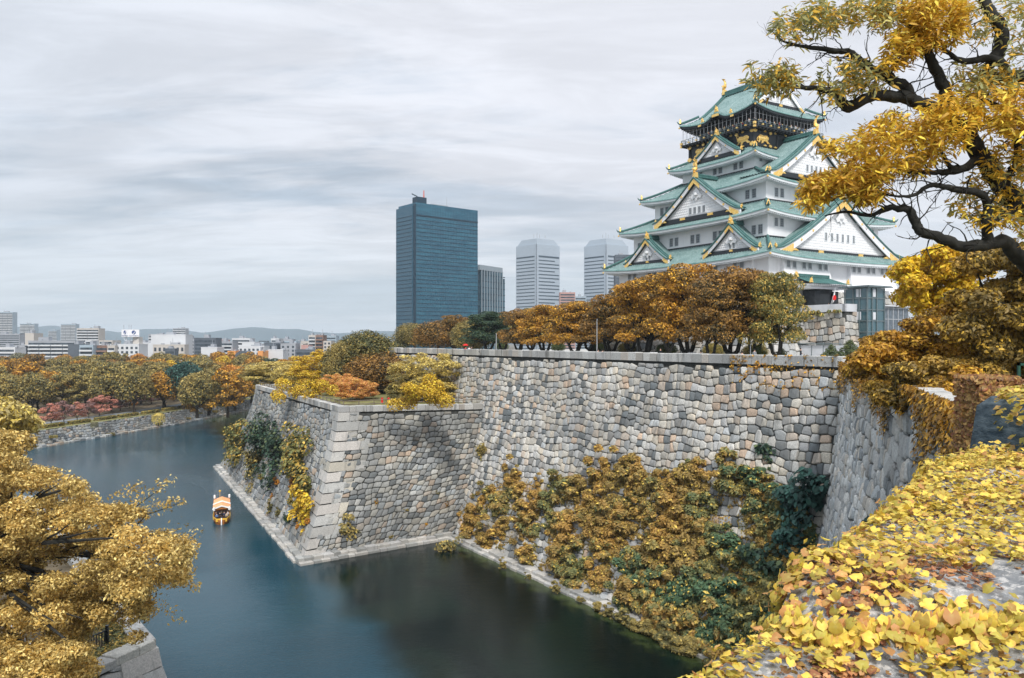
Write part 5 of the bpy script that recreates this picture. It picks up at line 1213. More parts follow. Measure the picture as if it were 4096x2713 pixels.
# ---- prototypes: unit heights in metres
BANKT = [make_tree('round', 11, 10, 3.2, 34, 5200, .34, 100 + i) for i in range(3)] + [make_tree('layer', 11, 9, 3.2, 38, 5200, .34, 110 + i) for i in range(3)]
rg = np.random.default_rng(21)
VM = lambda px, D: ap(px * K, HORY, D)[:2]
LAND = [(30, 'the leftmost tower'), (110, 'the slab of flats'), (205, 'the stepped cream flats'), (262, 'the brown tiled block'), (302, 'the billboard'), (390, 'the white box building'), (450, 'the dark glass office'), (490, 'the white cube building'), (545, 'the orange walls'), (605, 'the low grey roofs'), (700, 'the brown tower block')]
forest = []
rowD = [262, 282, 304, 328, 354, 382, 412, 445, 480]
for j, D in enumerate(rowD):
    x = -40 + (j % 2) * 18
    while x < (640 if j > 1 else 560):
        w = 8.2 * 1791 / D * rg.uniform(.95, 1.25)
        if j == 0 and x > 120 and x < 405: x += w; continue
        forest.append((x + rg.uniform(-6, 6), D + rg.uniform(-7, 7), j)); x += w
COLN = {'lf_olive': 'olive green', 'lf_brown': 'rusty brown', 'lf_ochre': 'ochre', 'lf_orange': 'bright orange', 'lf_yellow': 'yellow', 'lf_gold': 'golden yellow', 'lf_green': 'dark green', 'lf_sage': 'sage grey-green', 'lf_redor': 'red-orange', 'lf_bgreen': 'blue-green'}
SPEC = [(15, 300, 'lf_orange', 30), (70, 290, 'lf_ochre', 40), (20, 345, 'lf_gold', 18), (100, 330, 'lf_gold', 22), (275, 262, 'lf_orange', 24), (335, 300, 'lf_sage', 22), (392, 270, 'lf_ochre', 30), (422, 282, 'lf_bgreen', 26), (425, 328, 'lf_green', 22), (500, 282, 'lf_yellow', 18), (520, 300, 'lf_orange', 26), (560, 304, 'lf_ochre', 20), (380, 412, 'lf_gold', 20), (515, 400, 'lf_gold', 20), (610, 445, 'lf_green', 36), (610, 412, 'lf_green', 25), (585, 354, 'lf_orange', 18), (640, 382, 'lf_orange', 20), (60, 262, 'lf_olive', 30), (180, 282, 'lf_olive', 40)]
from collections import Counter
lab_used = {}
def uniq(lab, px, o, group):
    lab_used.setdefault(lab, []).append((px, o)); o['label'] = lab; o['group'] = group
for x, D, j in forest:
    mat = rg.choice(['lf_olive', 'lf_brown', 'lf_ochre', 'lf_yellow', 'lf_green', 'lf_sage', 'lf_orange'], p=[.38, .10, .30, .10, .06, .03, .03])
    for sx_, sD, sm, sw in SPEC:
        if abs(x - sx_) < sw * .8 and abs(D - sD) < 22: mat = sm
    s = rg.uniform(1.05, 1.42); p = VM(x, D); tall = 1.0 if D < 400 else 1.12
    if mat == 'lf_yellow' or mat == 'lf_orange': s *= .85
    px = x * K; lm = min(LAND, key=lambda q: abs(q[0] - x))[1]; row = 'front' if j < 2 else ('middle' if j < 6 else 'rear')
    t = plant_tree(BANKT[rg.integers(6)], 'broadleaf_tree', (*p, gz), s, rg.uniform(0, 6.28), mat, '')
    t.scale[2] = s * tall * rg.uniform(.85, 1.1)
    uniq(f'{COLN[mat]} tree, {row} of far wood, below {lm}', px, t, 'trees in the wood beyond the moat')
# big rounded tree standing forward on the bank, and the pale one
plant_tree(BANKT[0], 'broadleaf_tree', (*VM(482, 268), gz), 1.25, 1.0, 'lf_olive', 'large rounded olive tree standing forward on the lawn of the far bank')
plant_tree(BANKT[3], 'broadleaf_tree', (*VM(455, 262), gz), .8, 2.0, 'lf_ochre', 'smaller ochre tree touching the large rounded tree on the bank')
# dark green trees in the town
for x, D, s, lb in ((40, 500, 1.1, 'dark green tree standing before the low white building at far left'), (305, 520, .9, 'small green tree before the billboard office')):
    plant_tree(BANKT[1], 'broadleaf_tree', (*VM(x, D), gz), s, 0, 'lf_green', lb)
# cherries along the path
CH = make_tree('layer', 6.0, 4.2, 1.6, 20, 2200, .20, 131, zf=1.2, r0=.13)
rg = np.random.default_rng(7)
for i, (x, y, mat) in enumerate([(118, 985, 'lf_pink'), (148, 979, 'lf_mauve'), (178, 974, 'lf_pink'), (205, 966, 'lf_mauve'), (230, 962, 'lf_pink'), (252, 956, 'lf_pink'), (278, 950, 'lf_mauve'), (300, 944, 'lf_orange'), (328, 938, 'lf_mauve'), (350, 934, 'lf_pink'), (385, 932, 'lf_mauve'), (402, 928, 'lf_mauve'), (548, 905, 'lf_pink')]):
    D = (EYE - gz) * 1791 / (y - 787.6) * 1.0; c = 'salmon pink' if mat == 'lf_pink' else ('mauve grey' if mat == 'lf_mauve' else 'orange')
    t = plant_tree(CH, 'cherry_tree', (*VM(x, D), gz), rg.uniform(1.0, 1.35), rg.uniform(0, 6), mat, '', group=None)
    uniq(f'small {c} cherry tree by the waterside path on the far bank', x * K, t, 'cherry trees lining the far bank path')
# willow
rg = np.random.default_rng(8); P = []; Nn = []
for k in range(1300):
    a = rg.uniform(0, 6.28); r = 1.9 * math.sqrt(rg.random()); z = 3.6 - r * .25; dz = rg.uniform(0, 2.4) * (r / 1.9); P.append((r * math.cos(a), r * math.sin(a), z - dz)); Nn.append((math.cos(a), math.sin(a), .2))
me = fast_mesh('crown', leaf_cloud(np.array(P), np.array(Nn), .2, rg, alongdir=np.tile([0, 0, -1.0], (1300, 1))), 4, M['lf_yellow']); mb = MB(); mb.tube([(0, 0, -.2), (.1, 0, 1.5), (0, 0, 3.4)], [.14, .11, .05], 6); o = mb.build('trunk', M['bark']); tmw = o.data; bpy.data.objects.remove(o)
plant_tree((me, tmw), 'willow_tree', (*VM(366, 232), gz), 1.05, 0, 'lf_yellow', 'small pale yellow weeping willow by the moat edge path')
plant_tree((me, tmw), 'willow_tree', (*VM(218, 222), gz), .6, 2, 'lf_sage', 'tiny pale sapling by the path left of the willow')
# clipped hedges on the lawn strip
rg = np.random.default_rng(9)
bi = bank_in(5.0)
def along(poly, s):
    for a, b in zip(poly[:-1], poly[1:]):
        L = np.linalg.norm(b - a)
        if s <= L: return a + (b - a) * s / L, (b - a) / L
        s -= L
    return poly[-1], (poly[-1] - poly[-2]) / np.linalg.norm(poly[-1] - poly[-2])
Ls = sum(np.linalg.norm(b - a) for a, b in zip(bi[:3], bi[1:4])); s = 118.0; k = 0
def hedge_mesh(L, w, h, n, rg, size=.16):
    P = rg.uniform(-1, 1, (n, 3)); P[:, 2] = np.abs(P[:, 2]); ax_ = rg.integers(0, 3, n); sg = np.sign(rg.uniform(-1, 1, n))
    for i in range(n): P[i, ax_[i]] = sg[i] if ax_[i] < 2 else 1
    Nn = P.copy(); P = P * [L / 2, w / 2, h] * (1 + rg.normal(0, .03, (n, 1))); return P, Nn * .6 + rg.normal(0, .5, (n, 3)) + [0, 0, .3]
M['hedgecore'] = simple('hedge_shadow_core', (.03, .035, .014), .95)
hm = []
for q in range(2):
    P, Nn = hedge_mesh(8.0, 1.6, .95, 2600, rg); hm.append(fast_mesh('foliage', leaf_cloud(P, Nn, .17, rg), 4, M['lf_olive']))
mb = MB(); mb.box(-3.9, 3.9, -.72, .72, 0, .85); o = mb.build('core', M['hedgecore']); hcore = o.data; bpy.data.objects.remove(o)  # shade inside the hedge, put in as a dark solid box
while s < 262:
    p, d = along(bi, s); e = empty('clipped_hedge', (*p, gz), math.atan2(d[1], d[0])); e.scale[0] = rg.uniform(.85, 1.1)
    tag(e, cat='hedge', group='clipped hedges on the far bank lawn'); mobj('foliage', hm[k % 2], e, mat=M['lf_mid']); mobj('shadow_core', hcore, e)
    uniq('low clipped hedge block on the grass verge of the far bank', to_px((*p, gz))[0], e, 'clipped hedges on the far bank lawn'); s += rg.uniform(10.0, 11.5); k += 1
# low brush at the water line of the far bank
BR = [hedge_mesh(4, 2, 1.2, 900, rg, .2) for _ in range(1)]; brm = fast_mesh('foliage', leaf_cloud(BR[0][0] * np.array([.7, .8, .8]) * rg.uniform(.5, 1.1, (900, 1)), BR[0][1], .2, rg), 4, M['lf_mid'])
b0_ = bank_in(-.4)
for i, s in enumerate([128, 146, 160, 167, 190, 213, 232, 240, 251]):
    p, d = along(b0_, s); o = mobj('waterside_bush', brm, mat=M['lf_mid' if i % 2 else 'lf_olive'], loc=(*p, rg.uniform(0, 2.5))); o.rotation_euler[2] = rg.uniform(0, 6); o.scale = (rg.uniform(.5, 1.0),) * 3
    tag(o, cat='bush'); uniq('scruffy bush growing from the far bank wall above the water', to_px((*p, 1))[0], o, 'bushes on the far bank wall')

# ---- trees on the upper bailey in front of the keep
ZEL = [make_tree('layer', 12, 8.9, 3.6, 78, 25000, .18, 200 + i, lo=.8, multi=3, zf=2.8, r0=.33, bark='barkdark', limb=12, up=.5) for i in range(3)]
BIG = make_tree('round', 12, 11.0, .9, 80, 28000, .19, 205, zf=2.6, r0=.35, limb=10)
def bailey(px, v, topy, wpx, mat, label, proto, rz, name='zelkova_tree', baseH=12.9):
    """px, topy, wpx in 2367-scale pixels"""
    rx = (px * K - 2048) / FPX; D = v / (rx * CY + SY); p = ap(px * K, HORY, D); top = EYE + (787.6 - topy) / 1791 * D
    sz = (top - 27.25) / baseH; s = wpx / 1791 * D / 12.0
    return plant_tree(proto, name, (p[0], p[1], 27.25), s, rz, mat, label, sz=sz)
bailey(1797, 78, 617, 165, 'lf_mid', 'rightmost dark green-brown tree before the keep, airy crown on forked trunk', ZEL[0], .4)
bailey(1690, 76, 604, 230, 'lf_brown', 'tall russet brown tree in front of the near corner of the keep', ZEL[1], 1.0)
bailey(1590, 77, 596, 220, 'lf_ochre', 'tall ochre and pinkish topped tree under the keep left eaves', ZEL[2], 2.1)
bailey(1492, 78, 628, 190, 'lf_ochre', 'golden brown tree below the left end of the keep roofs', ZEL[0], 3.0)
bailey(1410, 80, 672, 170, 'lf_brown', 'brown tree in front of the right twin tower', ZEL[1], 4.0)
bailey(1330, 80, 690, 160, 'lf_ochre', 'ochre tree between the two twin towers', ZEL[2], 5.0)
bailey(1258, 82, 698, 140, 'lf_ochre', 'bright ochre tree below the left twin tower', ZEL[0], 5.6)
bailey(1200, 84, 707, 110, 'lf_brown', 'small rusty tree left of the bright ochre tree', ZEL[1], .9)
bailey(1128, 86, 714, 130, 'lf_green', 'dark green and brown tree below the finned office block', ZEL[2], 1.7)
bailey(1012, 92, 728, 125, 'lf_brown', 'rounded brown tree in front of the blue skyscraper', BIG, .3, 'broadleaf_tree')
bailey(958, 94, 736, 100, 'lf_olive', 'olive tree left of the rounded brown one, before the skyscraper foot', BIG, 1.9, 'broadleaf_tree')
bailey(1050, 90, 722, 95, 'lf_brown', 'brown tree right of the rounded one before the blue skyscraper', ZEL[1], 2.2)
bailey(1092, 88, 724, 105, 'lf_olive', 'olive-brown tree left of the dark green one', BIG, .7, 'broadleaf_tree')
bailey(1165, 96, 716, 120, 'lf_brown', 'rusty tree filling the gap right of the dark green one', ZEL[0], 2.9)
bailey(1228, 98, 706, 120, 'lf_olive', 'olive crown behind the small rusty tree', ZEL[1], 4.4)
bailey(1365, 98, 690, 150, 'lf_olive', 'olive crown between the ochre and brown trees, in the second row', ZEL[2], .4)
bailey(1455, 96, 655, 160, 'lf_brown', 'rusty crown in the second row left of the golden brown tree', ZEL[0], 1.4)
bailey(1545, 94, 626, 150, 'lf_brown', 'rusty crown in the second row under the keep eaves', ZEL[1], 5.4)
bailey(1640, 72, 640, 150, 'lf_brown', 'lower russet tree in front between two tall ones', ZEL[2], 3.4)
bailey(1745, 84, 612, 160, 'lf_brown', 'russet tree just left of the airy dark green one', ZEL[0], 2.0)
bailey(1075, 104, 748, 90, 'lf_olive', 'olive tree behind and right of the rounded brown one', BIG, 2.3, 'broadleaf_tree')
for i, (px, v) in enumerate([(1540, 96), (1650, 94), (1380, 100), (1450, 100), (1290, 110), (1745, 90), (1160, 112), (1100, 120)]):
    rx = (px * K - 2048) / FPX; D = v / (rx * CY + SY); p = ap(px * K, HORY, D); s = .32
    t = plant_tree(BIG, 'garden_pine', (p[0], p[1], 27.2), s, i, 'lf_pine' if i % 2 == 0 else 'lf_mid', '', sz=.22, cat='pine'); uniq('low clipped garden pine on the bailey behind the tree trunks', px * K, t, 'garden pines behind the trees')
# clipped pines near the platform
for i, (px, py, s) in enumerate([(3325, 1395, .20), (3400, 1392, .26), (3030, 1410, .2), (3125, 1408, .17)]):
    D = 108 if i < 2 else 96; p = ap(px, HORY, D); t = plant_tree(make_tree('cone', 12, 9, 2.5, 16, 3000, .42, 300 + i, multi=1, zf=2.5, r0=.4), 'garden_pine', (p[0], p[1], 27.2), s, i, 'lf_pine', '', cat='pine', sz=s * .95)
    uniq('small tiered pine by the platform and tree trunks near the parapet', px, t, 'small tiered pines near the platform')
# ferns growing on the stone platform
FE = MB(); rg = np.random.default_rng(14)
for k in range(26):
    a = rg.uniform(0, 6.28); L = rg.uniform(.5, 1.0); d = np.array([math.cos(a), math.sin(a), 0]); p0 = np.zeros(3)
    mid_ = d * L * .5 + np.array([0, 0, L * .45]); end = d * L + np.array([0, 0, -.1]); w = np.array([-d[1], d[0], 0]) * .09
    FE.add([p0 - w * .3, p0 + w * .3, mid_ + w, mid_ - w, end], [(0, 1, 2, 3), (3, 2, 4)])
o = FE.build('fern', M['lf_mid']); fem = o.data; bpy.data.objects.remove(o)
for i, y in enumerate([-23.0, -24.3, -25.0, -25.8, -27.4, -28.6]):
    p = kw(PX - .25, y, PZ - .3 - (.5 if i in (2, 3) else 0)); o = mobj('fern', fem, mat=M['lf_mid'], loc=p); o.scale = (1.3,) * 3; o.rotation_euler[2] = i; tag(o, cat='fern'); uniq('green fern sprouting just below the platform parapet', to_px(p)[0], o, 'ferns below the platform parapet')

# ---- trees on the lower terrace
def terrace(px, by, topy, wpx, mat, label, proto, rz, name='broadleaf_tree', bh=12.6, W0=12.0, bark=None):
    D = (EYE - 19.5) * 1791 / (by - 787.6); p = ap(px * K, HORY, D); top = EYE + (787.6 - topy) / 1791 * D
    return plant_tree(proto, name, (p[0], p[1], 19.5), wpx / 1791 * D / W0, rz, mat, label, sz=(top - 19.5) / bh, bark=bark)
OPN = [make_tree('open', 12, 10.5, 1.6, 120, 30000, .17, 220 + i, multi=2, zf=3.0, r0=.2, bark='barkpale', limb=16, lo=.35) for i in range(2)]
MAP = make_tree('layer', 12, 8.7, 3.4, 60, 17000, .26, 230, zf=4.0, r0=.22, limb=9, up=.5)
terrace(852, 903, 744, 185, 'lf_dolive', 'wide dark olive evergreen rising above the other terrace trees', BIG, 1.3, 'evergreen_tree')
terrace(798, 905, 772, 110, 'lf_olive', 'olive crown peeping out left of the wide dark evergreen', BIG, 3.3, 'evergreen_tree')
terrace(880, 908, 800, 185, 'lf_brown', 'large brown tree in the middle of the terrace with a dark trunk', BIG, .5)
terrace(925, 902, 795, 150, 'lf_olive', 'olive brown tree behind the yellow tree at the terrace right', BIG, 2.5)
terrace(1062, 914, 806, 210, 'lf_yellow', 'wide yellow tree with pale bare limbs at the right end of the terrace', OPN[0], .2, bark='barkpale')
terrace(992, 926, 800, 185, 'lf_yellow', 'tall yellow tree just left of the wide pale limbed one', OPN[1], 1.2, bark='barkpale')
terrace(748, 896, 800, 165, 'lf_gold', 'slender open yellow tree rising over the maples', OPN[0], 2.2)
terrace(650, 884, 828, 175, 'lf_yellow', 'low spreading yellow-olive tree at the far corner of the terrace', OPN[1], 3.2)
terrace(618, 880, 846, 80, 'lf_olive', 'leftmost low olive tree at the far corner of the terrace', BIG, 1.1)
terrace(700, 890, 832, 150, 'lf_yellow', 'yellow bushy tree left of the maples on the terrace', BIG, 4.2)
terrace(740, 886, 822, 130, 'lf_ochre', 'ochre tree behind the slender yellow tree on the terrace', BIG, 5.2)
terrace(812, 926, 866, 85, 'lf_redor', 'red-orange maple with a thin trunk, the front one', OPN[1], .1, 'maple_tree')
terrace(785, 914, 856, 95, 'lf_redor', 'orange maple behind the front maple on the terrace', OPN[1], 1.6, 'maple_tree')
terrace(842, 922, 874, 75, 'lf_redor', 'low orange maple right of the front maple', OPN[1], 3.1, 'maple_tree')
terrace(602, 882, 842, 100, 'lf_olive', 'olive tree at the far left end of the terrace behind the leftmost one', OPN[0], 4.4)
terrace(672, 878, 822, 120, 'lf_ochre', 'ochre tree at the back of the terrace left part', OPN[1], 5.1)
terrace(940, 928, 850, 100, 'lf_olive', 'low olive tree in front of the tall yellow one', OPN[0], 3.7)
# foliage of the yellow tree spilling over the coping
for i, (px, py, r) in enumerate([(948, 925, 2.1), (1012, 918, 2.0), (975, 900, 2.0), (672, 900, 2.2), (722, 902, 2.0)]):
    D = 112 if i < 3 else 135 - (i - 3) * 6; p = ap(px * K, py * K, D); rg2 = np.random.default_rng(240 + i)
    lm = [(rg2.normal(0, .7 * r), rg2.normal(0, .5 * r), rg2.normal(0, .35 * r), r * .55, r * .55, r * .45) for _ in range(7)]; P, Nn = lump_points(lm, 2600, rg2)
    mobj('overhanging_bush', fast_mesh('overhanging_bush', leaf_cloud(P, Nn, .17, rg2), 4, M['lf_gold']), loc=p, label=['round golden bush spilling over the terrace coping, left of two', 'round golden bush spilling over the terrace coping, right of two', 'golden bush just behind the two spilling over the coping', 'yellow bush hanging over the side coping of the terrace, left', 'yellow bush hanging over the side coping of the terrace, right'][i], cat='bush')
# terrace railing
def railing(name, pts, z, label, post=2.0, h=1.0, mat='darkwood', r=.04):
    e = empty(name, (*pts[0][:2], z), label=label, cat='railing')
    for a, b in zip(pts[:-1], pts[1:]):
        a, b = np.array(a[:2]), np.array(b[:2]); L = np.linalg.norm(b - a); n = max(1, int(L / post))
        for zz in (h, h * .55): m = MB(); m.tube([(*a, z + zz), (*b, z + zz)], r, 4); child(m, 'rail', M[mat], e)
        for i in range(n): p = a + (b - a) * i / n; m = MB(); m.box(p[0] - .06, p[0] + .06, p[1] - .06, p[1] + .06, z - .05, z + h + .05); child(m, 'post', M[mat], e)
    return e
M['woodrail'] = simple('weathered_rail', (.16, .13, .10), .9)
ins = lambda p, q, t: np.array(p) + (np.array(q) - np.array(p)) / np.linalg.norm(np.array(q) - np.array(p)) * t
ctr = np.array([-20, 140, 19.5])
railing('wooden_railing', [ins(T_B1, ctr, 1.5), ins(T_A1, ctr, 1.6), ins(IN1, ctr, 1.4)], 19.9, 'weathered post and rail fence along the edge of the terrace', 2.2, 1.15, 'woodrail', .06)
# red banners on the terrace
for i, px in enumerate((883, 898)):
    D = 125; p = ap(px * K, HORY, D); m = MB(); m.box(-.14, .14, -.03, .03, .5, 1.3); m.tube([(.16, 0, 0), (.16, 0, 1.4)], .02, 4)
    o = m.build('red_banner', M['red'], loc=None) if False else m.build('red_banner', M['red']); o.location = (p[0], p[1], 19.5); tag(o, ['left of two small red banners under the brown terrace tree', 'right of two small red banners under the brown terrace tree'][i], 'banner')
# ================================================================== SHRUBS ON THE WALLS
def on_main(px, py, it=6):
    """point of the main wall seen at photo pixel (4096 scale)"""
    h = .5
    for _ in range(30):
        z = 27.6 * h; g_ = 1 - (1 - h) ** 1.4; v = 55.3 + (62.8 - 55.3) * g_
        rx = (px - 2048) / FPX; D = v / (rx * CY + SY); z2 = EYE - (py - HORY) / FPX * D
        h = min(.98, max(.0, .5 * h + .5 * z2 / 27.6))
    return ap(px, py, D)
def on_face(F_, px, py):
    best = None
    for a in np.linspace(0, 1, 60):
        for h in np.linspace(0, .99, 40):
            q = F_.P(a, h, 0); x, y = to_px(q); d = (x - px) ** 2 + (y - py) ** 2
            if best is None or d < best[0]: best = (d, q)
    return best[1]
rg = np.random.default_rng(31)
def shrub_mesh(seed, n=4200, size=.125, flat=.75, R=1.0, hang=.4):
    r2 = np.random.default_rng(seed); lm = []
    for k in range(17):
        x, z = r2.normal(0, .62, 2); lm.append((x * R, -abs(r2.normal(.45, .25)) * flat * R, z * R * .8, R * r2.uniform(.26, .42), R * r2.uniform(.22, .34), R * r2.uniform(.2, .32)))
    P, Nn = lump_points(lm, n, r2, lo=.5, up=.6); Nn[:, 1] -= .25; Nn[:, 2] += .35; dr = r2.normal(0, .8, (n, 3)) + [0, -.3, -hang * .5]
    return fast_mesh('shrub', leaf_cloud(P, Nn, size, r2, alongdir=dr), 4, M['lf_mid'])
SH = [shrub_mesh(400 + i) for i in range(5)]
OUT = np.array([(1062, 1195), (1085, 1150), (1130, 1118), (1200, 1105), (1260, 1118), (1340, 1108), (1440, 1095), (1540, 1085), (1600, 1098), (1690, 1090), (1770, 1090), (1850, 1150), (1900, 1230), (1890, 1320), (1780, 1440), (1660, 1560), (1600, 1560), (1540, 1450), (1430, 1390), (1330, 1350), (1240, 1315), (1160, 1275), (1090, 1240), (1045, 1215)], float)
def inside(p, poly):
    c = False; n = len(poly)
    for i in range(n):
        a, b = poly[i], poly[i - 1]
        if (a[1] > p[1]) != (b[1] > p[1]) and p[0] < (b[0] - a[0]) * (p[1] - a[1]) / (b[1] - a[1]) + a[0]: c = not c
    return c
BARE = [(1700, 1180, 52), (1745, 1120, 32), (1720, 1240, 35), (1640, 1075, 30), (1560, 1090, 20), (1400, 1100, 14), (1690, 1130, 30)]
spots = []; tries = 0
wallrot = YAW - math.pi / 2     # local -y points out of the main wall
while tries < 9000 and len(spots) < 250:
    tries += 1; x, y = rg.uniform(1040, 1910), rg.uniform(1070, 1568)
    if not inside((x, y), OUT): continue
    if any((x - a) ** 2 + (y - b) ** 2 < r * r for a, b, r in BARE): continue
    dmin = rg.choice([8, 14, 26], p=[.35, .4, .25])
    if any((x - a) ** 2 + (y - b) ** 2 < dmin ** 2 for a, b in spots): continue
    spots.append((x, y))
M['sh_a'] = leafmat('gold_olive_shrub', (.46, .30, .075), (.24, .17, .05), (.60, .41, .10), .2, .35, vr=(.78, 1.18))
M['sh_b'] = leafmat('tawny_shrub', (.46, .26, .06), (.26, .15, .045), (.58, .36, .08), .2, .35, vr=(.78, 1.18))
M['sh_c'] = leafmat('green_shrub', (.22, .25, .09), (.10, .15, .07), (.42, .34, .10), .2, .35, vr=(.78, 1.18))
def mixmat(name, a, b, c, g0, g1):
    N = NT(name); g = N.gpos(); isl = N.island(); n1 = N.rng(N.noise(g, .22, 4, .6, .6), .40, .60); n2 = N.rng(N.math('ADD', N.noise(N.mapv(g, (1, 1, 1), (0, 0, 1)), .16, 4, .62, .5), N.math('MULTIPLY', N.math('SUBTRACT', isl, .5), .12)), g0, g1)
    col = N.mix(n2, N.mix(n1, a, b), c); i2 = N.math('FRACT', N.math('MULTIPLY', isl, 9.31)); col = N.mix(N.rng(i2, .9, .93), col, (.66, .47, .09))
    col = N.n('ShaderNodeHueSaturation', {'Hue': .5, 'Saturation': 1.0, 'Value': N.rng(N.math('FRACT', N.math('MULTIPLY', isl, 7.7)), 0, 1, .70, 1.25), 'Color': col}).outputs[0]
    return N.prin(col, .6, 0, .3)
M['sh_mix'] = mixmat('tawny_olive_shrubs', (.42, .245, .06), (.28, .19, .055), (.17, .185, .07), .48, .64)
M['sh_grn'] = mixmat('green_olive_shrubs', (.36, .26, .07), (.20, .20, .075), (.07, .13, .065), .36, .56)
SHM = {'lf_olive': 'sh_mix', 'lf_brown': 'sh_mix', 'lf_ochre': 'sh_mix', 'lf_mid': 'sh_grn', 'lf_green': 'sh_grn'}
CN2 = {'lf_olive': 'olive', 'lf_brown': 'rusty brown', 'lf_ochre': 'ochre', 'lf_mid': 'green and gold', 'lf_green': 'dark green', 'lf_bgreen': 'blue-green', 'lf_gold': 'golden'}
for i, (x, y) in enumerate(spots):
    gr = (x - 1450) / 240 + (y - 1210) / 240
    if y < 1130 and x > 1560: gr = .9
    p_ = rg.random()
    if gr + rg.normal(0, .12) > .95: mat = rg.choice(['lf_green', 'lf_mid', 'lf_mid', 'lf_mid', 'lf_olive'])
    elif gr > .45 and p_ < .5: mat = 'lf_mid'
    else: mat = rg.choice(['lf_brown', 'lf_olive', 'lf_ochre', 'lf_brown', 'lf_mid'], p=[.33, .33, .30, .02, .02])
    q = on_main(x * K, y * K); s = rg.choice([rg.uniform(.5, .9), rg.uniform(1.0, 1.6), rg.uniform(1.7, 2.3)], p=[.3, .45, .25]) * (1.0 + max(0, 1150 - y) / 400)
    o = mobj('wall_shrub', SH[i % 5], mat=M[SHM.get(mat, mat)], loc=q); o.scale = (s, s, s * rg.uniform(.8, 1.1)); o.rotation_euler[2] = wallrot + rg.uniform(-.25, .25); tag(o, cat='shrub')
    where = ('upper' if y < 1150 else 'middle' if y < 1280 else 'lower') + (' left' if x < 1300 else ' centre' if x < 1600 else ' right')
    uniq(f'{CN2[mat]} shrub in the {where} of the main wall', x * K, o, 'shrubs growing on the main wall')
# single shrubs elsewhere on the walls
BIGL = np.array([(-1, 0, 0), (-.3, -.62, .12), (.5, -.5, .1), (1.05, 0, -.1), (.5, .5, .1), (-.3, .62, .12)])
def leafy(seed, n, R, size, mat, loc, label, rot, flat=.6, name='wall_shrub', cat='shrub', zs=1.0):
    r2 = np.random.default_rng(seed); lm = [(r2.normal(0, .45) * R, -abs(r2.normal(.4, .25)) * flat * R, r2.normal(0, .42) * R * zs, R * .36, R * .3, R * .3) for _ in range(14)]
    P, Nn = lump_points(lm, n, r2, lo=.55, up=.5); Nn[:, 1] -= .5; Nn[:, 2] += .3
    me = fast_mesh('shrub', leaf_cloud(P, Nn, size, r2, shape=BIGL, alongdir=r2.normal(0, .5, (n, 3)) + [0, -.5, -.5]), 6, M[mat])
    o = mobj(name, me, loc=loc, label=label, cat=cat); o.rotation_euler[2] = rot; return o
leafy(500, 900, 2.5, .28, 'lf_bgreen', on_main(1905 * K, 1150 * K) + site(-1, 1.0), 'big dark blue-green bush with large leaves in the corner of the main wall', wallrot, .8, zs=1.2)
leafy(501, 420, 1.6, .26, 'lf_bgreen', on_main(1850 * K, 1240 * K) + site(-1, 0), 'dark green large leaved bush below the big corner bush', wallrot, .8)
leafy(502, 300, 1.5, .28, 'lf_bgreen', np.array([19.6, 40, 19.8]), 'blue-green sprig on the side wall above the ivy', wallrot, .6)
leafy(503, 420, 1.9, .28, 'lf_green', on_main(1790 * K, 1290 * K) + site(-1, 0), 'dark green bush low on the right of the main wall', wallrot, .8)
leafy(504, 340, 1.4, .2, 'lf_olive', on_main(1117 * K, 1043 * K), 'lone olive shrub high on the main wall near the terrace', wallrot, .6)
leafy(505, 300, 1.1, .2, 'lf_green', on_main(1775 * K, 1050 * K), 'small green tuft on bare stones left of the corner bush', wallrot, .6)
frn = math.atan2(fr.n[1], fr.n[0]) + math.pi / 2; fln = math.atan2(fl.n[1], fl.n[0]) + math.pi / 2
leafy(506, 380, 1.5, .2, 'lf_olive', on_face(fr, 800 * K, 1225 * K), 'olive bush low on the terrace wall by the cornerstones', frn, .7)
leafy(507, 420, 2.0, .2, 'lf_olive', az(1025 * K, 1262 * K, 0.5), 'flat brown brush on the foot ledge at the inner corner', frn, .9, zs=.4)
for i, (x, y, r, mt, lb) in enumerate([(565, 1030, 3.3, 'lf_mid', 'leftmost'), (625, 1010, 3.6, 'lf_green', 'tall green second'), (655, 1045, 3.0, 'lf_green', 'green third'), (700, 1040, 2.8, 'lf_mid', 'golden green fourth'), (595, 1070, 2.4, 'lf_olive', 'lower olive'), (690, 1075, 2.0, 'lf_mid', 'small fifth'), (717, 1120, 1.9, 'lf_mid', 'hanging'), (710, 1150, 1.7, 'lf_gold', 'golden hanging'), (716, 1185, 1.6, 'lf_gold', 'lowest golden')]):
    leafy(520 + i, int(560 * r), r * 1.75, .28, mt, on_face(fl, x * K, y * K) + fl.n * .2, f'{lb} shrub of the clump on the shaded side of the terrace wall', fln, .6)
rg = np.random.default_rng(33)
for i in range(26):
    x, y = rg.uniform(560, 720), rg.uniform(1080, 1250)
    if (x - 560) * .95 + 1090 < y - 30: continue
    q = on_face(fl, x * K, y * K); o = mobj('wall_tuft', SH[i % 5], mat=M[['lf_olive', 'lf_green', 'lf_mid', 'lf_orange'][i % 4]], loc=q); s = rg.uniform(.4, 1.0); o.scale = (s, s, s * .8); o.rotation_euler[2] = fln; tag(o, cat='plant')
    uniq('small tuft on the dark lower stones of the terrace side', x * K, o, 'tufts on the shaded terrace wall')
for i, (F_, x, y, mt) in enumerate([(fr, 868, 1160, 'lf_ochre'), (fr, 940, 1180, 'lf_olive'), (fr, 1010, 1140, 'lf_olive'), (fr, 905, 1240, 'lf_olive'), (fr, 985, 1215, 'lf_ochre'), (fr, 1035, 1170, 'lf_brown')]):
    o = mobj('wall_tuft', SH[i % 5], mat=M[mt], loc=on_face(F_, x * K, y * K)); o.scale = (.3, .3, .25); o.rotation_euler[2] = frn; tag(o, cat='plant'); uniq('tiny tuft between stones of the sunlit terrace face', x * K, o, 'tufts on the sunlit terrace face')
